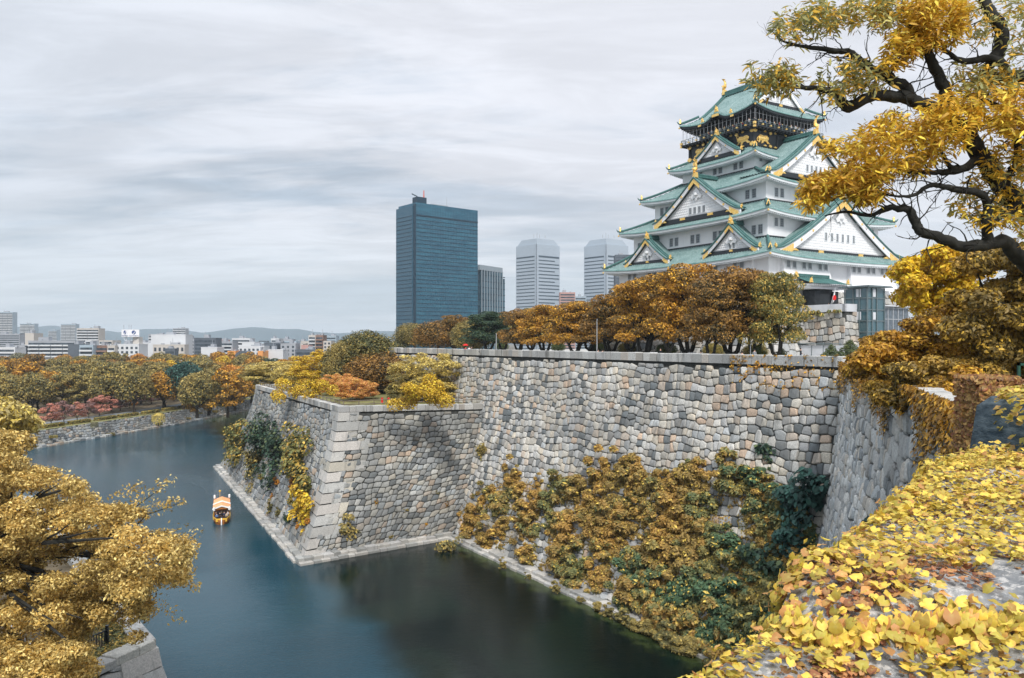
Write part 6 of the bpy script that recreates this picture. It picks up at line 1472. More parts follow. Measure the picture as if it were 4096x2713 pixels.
for i, x in enumerate([1165, 1225, 1290, 1345, 1385, 1410, 1432, 1455, 1478, 1500, 1520, 1545, 1562, 1580, 1600]):
    y = 1240 + (x - 1030) * .441; q = az(x * K, (y + 6) * K, .6); o = mobj('reed_tuft', SH[i % 5], mat=M['lf_olive'], loc=q); s = rg.uniform(.5, .9) + max(0, x - 1380) / 260; o.scale = (s, s, s * .7); o.rotation_euler[2] = wallrot; tag(o, cat='plant'); uniq('dry reed tuft on the foot ledge of the main wall', x * K, o, 'reed tufts along the foot ledge')
# thin creepers over the stones (uncountable)
def creeper(name, pts, nrms, size, mat, **k):
    r2 = np.random.default_rng(len(pts)); P = np.array(pts); return mobj(name, fast_mesh(name, leaf_cloud(P, np.array(nrms) + r2.normal(0, .35, P.shape), size, r2), 4, mat), **k)
pts = []; nn = []
nmain = site(-1, -.0) * np.array([1, 1, 0]); nmain = np.array([-CY, -SY, .45])
from mathutils import noise as mnoise
while len(pts) < 24000:
    x, y = rg.uniform(1040, 1930), rg.uniform(1050, 1568)
    if not inside((x, y), OUT) or mnoise.noise(Vector((x / 26, y / 26, 0))) < -.08: continue
    q = on_main(x * K, y * K); pts.append(q + np.array([-CY, -SY, .3]) * rg.uniform(.15, .5)); nn.append(nmain)
creeper('ground_ivy', pts, nn, .15, M['sh_mix'], kind='stuff', label='thin tangle of brown creepers between the shrubs on the main wall')
pts = []; nn = []
for (xa, xb, ya, yb, n) in ((1690, 1950, 822, 905, 1500), (1930, 2010, 872, 930, 900), (1690, 1790, 835, 870, 400)):
    k = 0
    while k < n:
        x, y = rg.uniform(xa, xb), ya + (yb - ya) * rg.random() ** 1.5
        k += 1
        if mnoise.noise(Vector((x / 14, y / 20, 3))) < .02: continue
        q = on_main(x * K, y * K); pts.append(q + np.array([-CY, -SY, .1]) * rg.uniform(.15, .35)); nn.append(nmain)
creeper('wall_ivy', pts, nn, .15, M['lf_ochre'], kind='stuff', label='golden creeper trailing from the coping at the right of the main wall')
pts = []; nn = []
for k in range(9000):
    a = rg.random() ** .8; dp = rg.random() ** 1.7 * (1.5 + .9 * math.sin(a * 23) + .8 * math.sin(a * 61)); h = 1 - max(.0, dp) / 27.6
    q = fs.P(a, min(.999, h), rg.uniform(.15, .45)) + [0, 0, .5]; pts.append(q); nn.append(fs.n + [0, 0, .5])
creeper('wall_ivy', pts, nn, .13, M['lf_ochre'], kind='stuff', label='ochre ivy curtain hanging over the top of the grey side wall')

# ================================================================== NEAR TREES
def lump_tree(name, lumps, base, nleaf, size, seed, mat, label, bark='barkdark', r0=.3, fork=None, limb=10, shape=LEAFV, extra=None, lo=.5, up=.35, stems=None):
    """tree from lumps given in world coordinates"""
    r2 = np.random.default_rng(seed); base = np.array(base, float); L = np.array(lumps, float); L[:, :3] -= base
    P, Nn = lump_points(L, nleaf, r2, lo=lo, up=up)
    if extra is not None: P = np.vstack([P, extra - base]); Nn = np.vstack([Nn, r2.normal(size=(len(extra), 3)) + [0, 0, .4]])
    e = empty(name, base, label=label, cat='tree'); V = leaf_cloud(P, Nn, size, r2, shape=shape)
    mobj('crown', fast_mesh('crown', V, len(shape), M[mat]), e)
    mb = MB(); trunk_mesh(mb, L, r2, fork or 3, r0, limb)
    for s_ in (stems or []): mb.tube([np.array(q) - base for q in s_[0]], s_[1], 6)
    o = mb.build('trunk', M[bark]); o.parent = e; return e
def p2(x, y, D): return ap(x * K, y * K, D)
# big yellow tree bottom left
rg = np.random.default_rng(51)
M['lf_near'] = leafmat('yellow_ochre_foliage', (.70, .46, .12), (.27, .18, .045), (.86, .66, .24), .35, .55, .3)
edge = [(0, 1000), (40, 1010), (75, 1045), (105, 1085), (140, 1120), (165, 1110), (215, 1135), (270, 1160), (320, 1165), (365, 1195), (400, 1235), (420, 1290), (425, 1345), (400, 1375), (340, 1360), (300, 1400), (315, 1440), (260, 1470), (215, 1440), (160, 1410), (110, 1450), (60, 1500), (20, 1560), (-120, 1600), (-220, 1300), (-150, 1000)]
LM = []; tr = 0
E_ = np.array(edge, float)
while len(LM) < 225 and tr < 20000:
    tr += 1; x, y = rg.uniform(-220, 430), rg.uniform(985, 1590)
    if not inside((x, y), E_): continue
    if 170 < x < 285 and 1425 < y < 1500: continue
    if 150 < x < 330 and 1200 < y < 1235 and rg.random() < .7: continue
    D = 41 + rg.uniform(-4.5, 3.5) - (x > 250) * 2 + (1300 - y) * .006; q = p2(x, y, D); r = rg.uniform(.55, 1.05)
    if any(np.linalg.norm(q - np.array(l[:3])) < .47 * (r + l[3]) * .9 for l in LM): continue
    LM.append((*q, r, r, r * rg.uniform(.5, .75)))
for k in range(44):
    q = p2(rg.uniform(-60, 200), rg.uniform(1495, 1600), 36 + rg.uniform(-2, 2)); r = rg.uniform(.5, .9); LM.append((*q, r, r, r * .6))
for k in range(34):
    q = p2(rg.uniform(105, 335), rg.uniform(1330, 1475), 39.5 + rg.uniform(-1.5, 1.5)); r = rg.uniform(.45, .8); LM.append((*q, r, r, r * .6))
ex = []
for (x0, y0, x1, y1, n) in ((270, 1180, 395, 1110, 150), (300, 1185, 425, 1160, 150), (260, 1150, 330, 1120, 60), (340, 1240, 440, 1240, 60), (350, 1300, 455, 1360, 110), (395, 1200, 465, 1235, 30), (140, 1120, 160, 1095, 30), (300, 1400, 345, 1430, 120), (330, 1360, 415, 1435, 90), (395, 1330, 455, 1355, 60)):
    for k in range(n):
        t = rg.random() ** .8; a = p2(x0 + (x1 - x0) * t, y0 + (y1 - y0) * t, 39.0) + rg.normal(0, .16 + .1 * (1 - t), 3); ex.append(a)
bp = az(-40 * K, 1480 * K, NZ); bp = np.array([-33.0, 45.0, NZ])
st = [([p2(120, 1420, 41), p2(230, 1300, 40), p2(330, 1250, 39), p2(440, 1235, 39)], [.10, .06, .03, .01]), ([p2(200, 1300, 40), p2(290, 1190, 39), p2(390, 1115, 39)], [.07, .035, .008]), ([p2(230, 1300, 40), p2(340, 1190, 39), p2(425, 1160, 39)], [.05, .03, .008]), ([p2(250, 1330, 39.5), p2(370, 1330, 39), p2(450, 1358, 39)], [.05, .03, .008]), ([bp + [0, 0, 2], p2(60, 1400, 43), p2(120, 1420, 41)], [.35, .25, .16]), ([bp + [0, 0, 3], p2(20, 1250, 42), p2(90, 1150, 41)], [.3, .2, .08])]
lump_tree('broadleaf_tree', LM, bp, 190000, .09, 52, 'lf_near', 'huge yellow-ochre tree filling the bottom left, leaning over the water', r0=.42, fork=5, limb=26, extra=np.array(ex), stems=st, lo=.35)
LM2 = [(*p2(rg.uniform(-120, 60), rg.uniform(930, 1000), 60 + rg.uniform(-4, 4)), *(lambda r: (r, r, r * .6))(rg.uniform(1.0, 1.7))) for _ in range(16)]
lump_tree('broadleaf_tree', LM2, (-43, 62, NZ), 14000, .2, 53, 'lf_yellow', 'yellow crown at the left edge just above the huge ochre tree', r0=.3, fork=7, limb=8)
LM2 = [(*p2(rg.uniform(-160, 30), rg.uniform(1000, 1160), 50 + rg.uniform(-3, 3)), *(lambda r: (r, r, r * .6))(rg.uniform(1.0, 1.6))) for _ in range(22)]
lump_tree('broadleaf_tree', LM2, (-40, 52, NZ), 20000, .16, 54, 'lf_near', 'second yellow tree behind the huge one at the left edge', r0=.3, fork=6, limb=8)
# green cover and black fence on the corner bastion
pts = []; nn = []
for k in range(5200):
    a = rg.random(); b = rg.random(); q = c0 if False else None
    s1, s2 = rg.uniform(0, 14), abs(rg.normal(0, .9)) + .8
    q = np.array([*(nl.location[:2]), 0]) ; dA_ = dA; q = np.array(nl.location) + dA_ * s1 - nrmA * s2 + [0, 0, .1 + rg.uniform(0, .45)]
    pts.append(q); nn.append((0, 0, 1))
for k in range(2200):
    q = np.array(nl.location) + dB * rg.uniform(0, 9) - nrmB * (abs(rg.normal(0, .8)) + .7) + [0, 0, .1 + rg.uniform(0, .4)]; pts.append(q); nn.append((0, 0, 1))
creeper('ground_cover', pts, nn, .12, M['lf_mid'], kind='stuff', label='low green ground cover behind the pale corner stones')
# ---- black picket fence on the bastion
fb0 = np.array(nl.location) - nrmA * 2.6 + dA * 1.0; fb1 = fb0 + dA * 16
fe = empty('picket_fence', fb0, label='black picket fence in the shade below the huge yellow tree', cat='fence')
m = MB(); m.tube([fb0 + [0, 0, 1.15], fb1 + [0, 0, 1.15]], .05, 6); m.tube([fb0 + [0, 0, .2], fb1 + [0, 0, .2]], .035, 5); child(m, 'rail', M['black'], fe)
m = MB()
for i in range(76): p = fb0 + dA * (.2 * i + .2); m.box(p[0] - .02, p[0] + .02, p[1] - .02, p[1] + .02, NZ, NZ + 1.12)
child(m, 'pickets', M['black'], fe)
for i in range(8): p = fb0 + dA * 2.2 * i; m = MB(); m.box(p[0] - .09, p[0] + .09, p[1] - .09, p[1] + .09, NZ - .1, NZ + 1.45); child(m, 'post', M['black'], fe)
# ---- bushy tree at the right on the bailey
rg = np.random.default_rng(61)
M['lf_rtop'] = leafmat('bright_yellow_foliage', (.78, .52, .02), (.50, .27, .02), (.85, .66, .05), .3, .6, .3)
M['lf_rdark'] = leafmat('dark_bronze_foliage', (.44, .26, .04), (.13, .10, .032), (.62, .40, .06), .2, .5, .2)
M['lf_rmid'] = leafmat('bronze_orange_foliage', (.56, .29, .035), (.15, .09, .022), (.74, .46, .05), .25, .6, .3)
def fill(poly, n, D0, D1, r0, r1, zs=.6, k=1.0):
    out = []; t = 0; poly = np.array(poly, float); x0, y0 = poly.min(0); x1, y1 = poly.max(0)
    while len(out) < n and t < 6000:
        t += 1; x, y = rg.uniform(x0, x1), rg.uniform(y0, y1)
        if not inside((x, y), poly): continue
        r = rg.uniform(r0, r1); q = p2(x, y, rg.uniform(D0, D1))
        if any(np.linalg.norm(q - np.array(l[:3])) < .5 * (r + l[3]) * k for l in out): continue
        out.append((*q, r, r, r * zs))
    return out
A = fill([(2085, 600), (2130, 590), (2200, 585), (2290, 600), (2300, 700), (2200, 715), (2130, 720), (2095, 690)], 40, 50, 55, .6, 1.3)
lump_tree('broadleaf_tree', A, (38, 60, 27.25), 20000, .17, 62, 'lf_rtop', 'bright yellow rounded tree crown right of the keep base', r0=.25, fork=2.5, limb=6)
B = fill([(2240, 575), (2367, 570), (2560, 600), (2560, 880), (2367, 860), (2290, 850), (2240, 800), (2215, 700)], 70, 33, 38, .6, 1.1)
lump_tree('broadleaf_tree', B, (26.5, 36.5, 27.25), 62000, .12, 63, 'lf_rdark', 'dark bronze-green tree mass at the right edge above the ivy wall', r0=.35, fork=2.2, limb=12)
C = fill([(1955, 850), (1990, 800), (2070, 765), (2120, 735), (2200, 710), (2300, 700), (2400, 760), (2400, 870), (2260, 880), (2150, 868), (2060, 862), (1990, 868)], 150, 36, 44, .45, .85, .5)
lump_tree('broadleaf_tree', C, (25.5, 44, 27.25), 80000, .12, 64, 'lf_rmid', 'low spreading orange-bronze tree reaching left over the side wall', r0=.3, fork=1.6, limb=12)
C = fill([(2020, 895), (2060, 850), (2150, 840), (2240, 830), (2330, 800), (2330, 860), (2250, 905), (2190, 935), (2110, 945), (2050, 935)], 64, 33, 37, .4, .7, .6)
lump_tree('broadleaf_tree', C, (22.5, 36, 27.25), 36000, .11, 65, 'lf_rdark', 'dark drooping bush overhanging the top of the side wall', r0=.16, fork=.8, limb=9)
C = fill([(2120, 900), (2200, 870), (2260, 860), (2240, 920), (2200, 950), (2150, 940)], 14, 31, 33, .35, .6, .6)
lump_tree('broadleaf_tree', C, (20.0, 32, 27.25), 8000, .11, 66, 'lf_rmid', 'orange-brown shrub on the side wall top beside the ivy block', r0=.1, fork=.5, limb=5)
# ---- overhanging foreground tree, trunk standing out of frame to the right
ZK = 1 / 1.1205
def z4(x, y, D): return ap(3000 + x * ZK, y * ZK, D)
tb = np.array([13.5, 11.5, 27.25]); fk = z4(1480, 1120, 11.5); fk2 = z4(1420, 700, 11.5)
limbs = [
 ([tb, (tb + fk) / 2 + [.2, 0, 0], fk, fk2], [.5, .42, .36, .3]),
 ([fk, z4(1300, 1190, 11), z4(1200, 1150, 10.8), z4(1140, 1085, 10.6), z4(1060, 1092, 10.5), z4(960, 1108, 10.4), z4(860, 1070, 10.3), z4(770, 1040, 10.2), z4(745, 1005, 10.2), z4(718, 945, 10.2), z4(665, 935, 10.2), z4(620, 930, 10.2), z4(540, 965, 10.2), z4(430, 950, 10.2), z4(335, 968, 10.2)], [.27, .22, .16, .12, .11, .1, .085, .075, .07, .06, .045, .035, .025, .018, .008]),
 ([z4(1065, 1092, 10.5), z4(1058, 1000, 10.4), z4(1065, 930, 10.4), z4(1035, 870, 10.3), z4(930, 850, 10.2), z4(860, 835, 10.2), z4(800, 832, 10.1), z4(735, 875, 10.1), z4(650, 880, 10), z4(560, 860, 10)], [.09, .075, .06, .05, .045, .035, .03, .022, .015, .006]),
 ([fk, z4(1240, 960, 11.2), z4(1130, 830, 11), z4(1030, 700, 10.8), z4(970, 610, 10.7), z4(900, 530, 10.6), z4(780, 475, 10.5), z4(700, 440, 10.5), z4(560, 430, 10.4), z4(440, 480, 10.4), z4(400, 440, 10.3), z4(330, 400, 10.3), z4(205, 388, 10.3), z4(130, 360, 10.3), z4(95, 330, 10.3)], [.28, .22, .19, .17, .15, .13, .12, .115, .09, .10, .055, .04, .025, .014, .006]),
 ([z4(700, 440, 10.5), z4(705, 400, 10.5), z4(620, 350, 10.4), z4(510, 290, 10.4), z4(445, 235, 10.4), z4(380, 228, 10.3), z4(250, 210, 10.3), z4(150, 185, 10.3), z4(90, 130, 10.3)], [.12, .1, .085, .06, .045, .035, .025, .012, .005]),
 ([z4(900, 530, 10.6), z4(880, 440, 10.6), z4(850, 350, 10.6), z4(810, 270, 10.5), z4(770, 180, 10.5), z4(700, 110, 10.5), z4(600, 50, 10.5)], [.13, .11, .10, .075, .05, .03, .01]),
 ([fk2, z4(1330, 500, 11), z4(1260, 350, 10.8), z4(1160, 350, 10.7), z4(1050, 335, 10.7), z4(1110, 240, 10.7), z4(1130, 140, 10.6), z4(1070, 50, 10.6), z4(1030, -60, 10.6)], [.25, .2, .16, .12, .07, .12, .12, .1, .05]),
 ([z4(1160, 350, 10.7), z4(1100, 262, 10.6), z4(960, 275, 10.6), z4(880, 230, 10.5), z4(820, 200, 10.5)], [.08, .06, .04, .025, .008]),
 ([z4(1030, 700, 10.8), z4(960, 755, 10.6), z4(880, 770, 10.5), z4(790, 775, 10.4), z4(700, 770, 10.4), z4(560, 760, 10.3)], [.08, .06, .045, .03, .018, .006]),
 ([z4(960, 755, 10.6), z4(900, 750, 10.5), z4(870, 700, 10.5), z4(850, 660, 10.5)], [.05, .035, .02, .006]),
 ([z4(1130, 830, 11), z4(1190, 740, 11), z4(1200, 640, 10.9), z4(1120, 560, 10.8), z4(1000, 500, 10.6)], [.1, .08, .05, .03, .01]),
 ([fk2, z4(1300, 620, 11), z4(1228, 560, 10.9), z4(1100, 470, 10.7), z4(960, 430, 10.5)], [.14, .1, .07, .04, .01]),
 ([z4(1060, 1000, 10.4), z4(1140, 960, 10.6), z4(1228, 900, 10.8), z4(1330, 880, 11)], [.04, .06, .08, .12]),
]
rg = np.random.default_rng(71)
fe_t = empty('oak_tree', tb, label='foreground tree whose dark limbs and yellow leaves hang in from the top right', cat='tree')
mb = MB(); tw = []
def smooth_path(P, R, k=5):
    P = np.array(P, float); R = np.array(R, float); n = len(P); O = []; Q = []
    for i in range(n - 1):
        p0, p1, p2_, p3 = P[max(i - 1, 0)], P[i], P[i + 1], P[min(i + 2, n - 1)]
        for t in np.arange(k) / k:
            O.append(.5 * ((2 * p1) + (-p0 + p2_) * t + (2 * p0 - 5 * p1 + 4 * p2_ - p3) * t * t + (-p0 + 3 * p1 - 3 * p2_ + p3) * t ** 3)); Q.append(R[i] + (R[i + 1] - R[i]) * t)
    O.append(P[-1]); Q.append(R[-1]); O = np.array(O); Q = np.array(Q)
    for i in range(1, len(O) - 1): O[i] += rg.normal(0, .12, 3) * min(.25, Q[i]); Q[i] *= rg.uniform(.93, 1.09)
    return O, Q
def twig(s_, d, L, r_, depth):
    pts = [s_]; d = d / np.linalg.norm(d); q = s_.copy()
    for k in range(5): d = d + rg.normal(0, .24, 3); d /= np.linalg.norm(d); q = q + d * L / 5; pts.append(q.copy())
    mb.tube([p - tb for p in pts], [r_, r_ * .8, r_ * .62, r_ * .45, r_ * .3, .002], 4, cap=False)
    if depth:
        for k in (2, 3, 4):
            if rg.random() < .8: twig(pts[k], d + rg.normal(0, .8, 3), L * rg.uniform(.35, .6), r_ * .5, depth - 1)
for pts_, rs in limbs:
    rs = [r if r < .05 else .05 + (r - .05) * .55 for r in rs]; P_, R_ = smooth_path(pts_, rs)
    mb.tube([q - tb for q in P_], R_, 8)
    for i in range(6, len(P_), 2):
        if R_[i] > .085 or R_[i] < .009: continue
        seg = P_[i] - P_[i - 1]; seg = seg / (np.linalg.norm(seg) + 1e-6); d = rg.normal(0, 1, 3) * [1, .6, 1]
        twig(P_[i], d / np.linalg.norm(d) + seg * .8, rg.uniform(.25, .6), min(R_[i] * .42, .014), 1)
o = mb.build('trunk', M['barkdark'], smooth=True); o.parent = fe_t
M['lf_fg'] = leafmat('yellow_oak_leaves', (.84, .53, .05), (.46, .25, .035), (.92, .72, .10), .3, 1.2, .35)
M['lf_fgd'] = leafmat('grey_green_oak_leaves', (.52, .46, .14), (.26, .28, .13), (.75, .46, .06), .3, 1.6, .3)
NL = np.array([(-1, 0, 0), (-.35, -.26, .10), (.45, -.22, .06), (1.05, 0, -.18), (.45, .22, .06), (-.35, .26, .10)])
def mass(poly, n, D0, D1, cl, seed):
    """clusters of leaves radiating from twig tips, filling an outline given in z4 pixels"""
    r2 = np.random.default_rng(seed); poly = np.array(poly, float); x0, y0 = poly.min(0); x1, y1 = poly.max(0); C_ = []
    while len(C_) < n:
        x, y = r2.uniform(x0, x1), r2.uniform(y0, y1)
        if inside((x, y), poly) and mnoise.noise(Vector((x / 70, y / 45, seed))) > -.10: C_.append(z4(x, y, r2.uniform(D0, D1)))
    C_ = np.array(C_); i = np.repeat(np.arange(n), cl); d = r2.normal(size=(n * cl, 3)); d /= np.linalg.norm(d, axis=1, keepdims=True); d[:, 2] -= .15
    P = C_[i] + d * r2.uniform(.05, .15, (n * cl, 1)); return P, d
masses = [
 ([(330, 640), (400, 610), (430, 660), (560, 520), (700, 505), (750, 560), (760, 480), (880, 430), (1000, 430), (1228, 370), (1400, 400), (1400, 640), (1228, 640), (1120, 620), (1000, 600), (950, 650), (860, 700), (760, 770), (700, 760), (600, 810), (420, 860), (330, 880), (230, 910), (215, 850), (300, 790), (430, 750), (420, 700), (340, 700)], 1080, 9.6, 11.6, 9, 1, 'f'),
 ([(215, 850), (330, 790), (520, 760), (640, 800), (600, 900), (520, 905), (400, 880), (260, 925)], 280, 9.8, 10.6, 9, 2, 'f'),
 ([(650, 160), (740, 90), (860, 70), (960, 60), (950, 180), (860, 200), (760, 210), (700, 270), (610, 300), (600, 260)], 330, 10, 11, 9, 3, 'f'),
 ([(70, 150), (120, 90), (230, 30), (400, 0), (640, -20), (700, 40), (620, 130), (520, 110), (400, 130), (260, 170), (200, 190)], 300, 9.9, 10.8, 7, 4, 'g'),
 ([(285, 370), (340, 290), (430, 270), (560, 300), (640, 340), (640, 400), (500, 425), (400, 460), (330, 440)], 150, 10, 10.8, 7, 5, 'g'),
 ([(0, 290), (40, 240), (110, 290), (200, 300), (220, 380), (150, 420), (60, 420), (-10, 400)], 110, 10, 10.6, 7, 6, 'g'),
 ([(960, 40), (1100, -20), (1400, -20), (1400, 330), (1228, 300), (1100, 250), (1000, 180)], 200, 10.2, 11.4, 7, 7, 'g'),
 ([(860, 940), (920, 850), (1000, 790), (1000, 700), (1228, 640), (1400, 640), (1400, 1080), (1228, 1080), (1120, 1000), (1020, 1000), (940, 990)], 480, 10.2, 11.8, 8, 8, 'd'),
 ([(930, 300), (1228, 300), (1400, 330), (1400, 420), (1228, 400), (1000, 420), (900, 380)], 160, 10.2, 11.2, 8, 9, 'g'),
 ([(640, 0), (960, -30), (960, 60), (740, 90), (680, 60)], 170, 10, 11, 8, 10, 'f'),
]
PF = []; DF = []; PG = []; DG = []
for pol, n, D0, D1, cl, sd, kd in masses:
    P, d = mass(pol, n, D0, D1, cl, sd)
    if kd == 'f': PF.append(P); DF.append(d)
    elif kd == 'g': PG.append(P); DG.append(d)
    else: h_ = len(P) // 2; PF.append(P[:h_]); DF.append(d[:h_]); PG.append(P[h_:]); DG.append(d[h_:])
for nm, P, d, mt in (('crown', PF, DF, 'lf_fg'), ('crown', PG, DG, 'lf_fgd')):
    P = np.vstack(P) - tb; d = np.vstack(d); Nn = rg.normal(0, .5, P.shape) + [0, -.2, .8]; mobj(nm, fast_mesh(nm, leaf_cloud(P, Nn, .053, rg, shape=NL, alongdir=d + [0, 0, -.25]), 6, M[mt]), fe_t)

# ================================================================== IVY-COVERED PARAPET IN THE FOREGROUND
# top surface: e runs along the moat edge, w runs inland to the right
EG = [(-1.6, 1.0), (-.3, 2.4), (.93, 4.0), (1.36, 4.6), (1.75, 5.0), (2.42, 5.8), (3.31, 6.85), (4.4, 8.33), (5.6, 9.86), (6.4, 10.8)]
EGa = np.array(EG); cum = np.concatenate([[0], np.cumsum(np.hypot(*np.diff(EGa, axis=0).T))]); TOT = cum[-1]
def edge_pt(s):
    x = np.interp(s, cum, EGa[:, 0]); y = np.interp(s, cum, EGa[:, 1]); x2 = np.interp(min(s + .1, TOT), cum, EGa[:, 0]); y2 = np.interp(min(s + .1, TOT), cum, EGa[:, 1]); x1 = np.interp(s - .1, cum, EGa[:, 0]); y1 = np.interp(s - .1, cum, EGa[:, 1])
    t = np.array([x2 - x1, y2 - y1]); t /= np.linalg.norm(t); return np.array([x, y]), t
def surf(s, w):
    """w<0 falls down the outer face"""
    p, t = edge_pt(s); n = np.array([t[1], -t[0]])
    wob = .02 + .09 * mnoise.noise(Vector((s * .9, 0, 2))) + .10 * mnoise.noise(Vector((s * 2.7, 0, 5)))
    z = 28.21 + .16 * mnoise.noise(Vector((s * .55, w * .6, 1))) + .06 * mnoise.noise(Vector((s * 2.2, w * 2.2, 8)))
    # a raised block: step across the top
    st_ = 1 / (1 + math.exp(-(s - 5.15 - .30 * w + .75 * mnoise.noise(Vector((w * 1.1, 0, 3)))) / .09)); z += .22 * st_
    st2 = 1 / (1 + math.exp(-(s - 8.2 + .5 * w * .4) / .07)); z += .05 * st2
    if w < 0:
        q = -w; x = min(q, .5); z -= 1.1 * x ** 1.2 + max(0, q - .5) * 6; off = wob - (x * .30 + max(0, q - .5) * .22)
    else: off = wob + w
    z -= .05 * max(0, w - 2)
    q2 = p + n * off; return np.array([q2[0], q2[1], z])
S_ = np.linspace(.0, TOT, 130); W1_ = [-4.5, -2.5, -1.4, -.9, -.65, -.5, -.4, -.3, -.2, -.1] + list(np.linspace(0, 5.2, 56))
Pg = np.array([[surf(s, w) for w in W1_] for s in S_])
N = NT('lichen_boulder'); g = N.gpos(); f1_ = N.noise(g, 2.2, 5, .65); f2_ = N.noise(g, 14, 5, .7)
cR = N.mix(N.rng(f1_, .35, .65), (.17, .18, .19), (.36, .355, .34)); cR = N.mix(N.rng(f2_, .5, .62, 0, .75), cR, (.58, .56, .53)); cR = N.mix(N.rng(N.noise(g, 5, 4), .55, .7, 0, .6), cR, (.10, .085, .07))
M['boulder'] = N.prin(cR, .9, 0, .2, N.bump(N.math('ADD', f2_, f1_), .7, .05))
par = empty('ivy_parapet', (3, 6, 27.2), label='broad ivy covered boulder parapet sloping across the bottom right foreground', cat='wall')
m = MB(); m.grid(Pg); child(m, 'boulders', M['boulder'], par, smooth=True)
IVL = []   # lobed ivy leaf outline
for k in range(16):
    t = 2 * math.pi * k / 16; r = 1.0 + .09 * math.cos(5 * (t)) + .05 * math.cos(9 * t) ; r *= (1.0 if k != 8 else .35)
    IVL.append((r * math.cos(t), r * math.sin(t) * .95, .0))
IV = np.array([(-.15, 0, .0)] + [(x, y, -.30 * (x * x) - .22 * y * y + .10 * math.cos(5 * math.atan2(y, x)) + .28 * abs(y)) for x, y, _ in IVL])
RIM = [0.0] + [1.0] * 16
IVF = [(0, 1 + k, 1 + (k + 1) % 16) for k in range(16)]
def ivymat(name, c1, c2, c3, c4):
    N = NT(name); isl = N.island(); g = N.gpos(); pf = N.noise(g, .9, 2); x = N.math('ADD', N.math('MULTIPLY', isl, .7), N.math('MULTIPLY', pf, .45))
    col = N.ramp(x, [(0, c2), (.25, c1), (.42, c3), (.62, c1), (.78, c2), (.9, c4)])
    sp = N.noise(g, 38, 3, .6); rim = N.n('ShaderNodeAttribute', attribute_name='rim').outputs['Fac']; col = N.mix(N.rng(N.math('ADD', rim, N.math('MULTIPLY', N.math('SUBTRACT', N.noise(g, 24, 2), .5), 2.2)), .72, 1.35, 0, .75), col, c4); col = N.mix(N.rng(rim, .0, .45, .35, 0), col, (.82, .74, .22)); col = N.mix(N.rng(sp, .55, .75, 0, .35), col, c4)
    i2 = N.math('FRACT', N.math('MULTIPLY', isl, 13.7)); col = N.n('ShaderNodeHueSaturation', {'Hue': .5, 'Saturation': .96, 'Value': N.rng(i2, 0, 1, .62, 1.18), 'Color': col}).outputs[0]
    d = N.n('ShaderNodeBsdfPrincipled', {'Base Color': col, 'Roughness': .5, 'Specular IOR Level': .35, 'Normal': N.bump(sp, .25, .01)}); t = N.n('ShaderNodeBsdfTranslucent', {'Color': col})
    mm = N.n('ShaderNodeMixShader', {0: .28, 1: d.outputs[0], 2: t.outputs[0]}); N.t.links.new(mm.outputs[0], N.out.inputs[0]); return N.m
M['ivy'] = ivymat('yellow_ivy', (.74, .59, .07), (.54, .47, .07), (.84, .58, .06), (.68, .32, .09))
M['ivyred'] = ivymat('red_brown_ivy', (.50, .20, .07), (.34, .13, .06), (.66, .36, .14), (.20, .08, .05))
pa, pb = p2(2268, 900, 16), p2(2335, 900, 16); M['ivyrust'] = ivymat('rusty_ivy', (.40, .20, .05), (.22, .11, .04), (.55, .34, .08), (.35, .12, .05)); rg = np.random.default_rng(81)
def ivy(n, mat, smin, smax, cond, label, lift=(.02, .10), parent=None, name='ivy'):
    P = []; Nn = []; A_ = []; SZ = []
    t = 0
    while len(P) < n and t < n * 8:
        t += 1; s = TOT * rg.random() ** .75; w = rg.uniform(-1.0, 5.0)
        if not cond(s, w): continue
        q = surf(s, w); e1 = surf(s + .05, w) - surf(s - .05, w); e2 = surf(s, w + .05) - surf(s, w - .05); nn_ = np.cross(e1, e2); nn_ /= np.linalg.norm(nn_)
        if nn_[2] < 0 and w > -.5: nn_ = -nn_
        if w <= -.5: nn_ = np.array([-e1[1], e1[0], .3]) / max(.01, np.linalg.norm(e1[:2]))
        P.append(q + nn_ * rg.uniform(*lift)); Nn.append(nn_ + rg.normal(0, .32, 3)); dn = np.array([-e2[0], -e2[1], -.12]); A_.append(dn / np.linalg.norm(dn) * .6 + rg.normal(0, .6, 3)); SZ.append(rg.uniform(smin, smax))
    V = leaf_cloud(np.array(P), np.array(Nn), np.array(SZ), rg, shape=IV, var=.15, alongdir=np.array(A_)); me = fast_mesh(name, V, len(IV), M[mat], faces=IVF, attr=RIM)
    return mobj(name, me, kind='stuff', label=label)
def bare(s, w):
    """patches of naked rock"""
    v = mnoise.noise(Vector((s * .75, w * .9, 11))); q = surf(s, w)
    for bx_, by_, ra, rb in ((3.15, 4.85, .55, .26), (1.75, 4.05, .45, .16), (2.3, 3.7, .4, .14), (5.6, 8.6, .5, .25)):
        if ((q[0] - bx_) / ra) ** 2 + ((q[1] - by_) / rb) ** 2 < 1 + .9 * mnoise.noise(Vector((s * 3, w * 3, 2))): return True
    if s < 4.2: return v > .16 + -.12 + .05 * s - (w < .25) * -.5 and w > .2
    return v > .34 and w > 1.1
ivy(23000, 'ivy', .017, .036, lambda s, w: not bare(s, w), 'yellow ivy leaves carpeting the foreground parapet')
ivy(5200, 'ivy', .024, .040, lambda s, w: not bare(s, w) and (mnoise.noise(Vector((s * .8, w * .8, 4))) > .0), 'large yellow-green ivy leaves on the parapet', (.05, .15))
ivy(15000, 'ivyrust', .012, .026, lambda s, w: not bare(s, w), 'brown leaf litter under the yellow ivy', (.0, .03))
ivy(5200, 'ivyred', .014, .030, lambda s, w: mnoise.noise(Vector((s * 1.1, w * 1.1, 21))) > -.05 + max(0, s - 3.5) * .09 + w * .05, 'reddish withered ivy leaves between the yellow ones', (.01, .05))
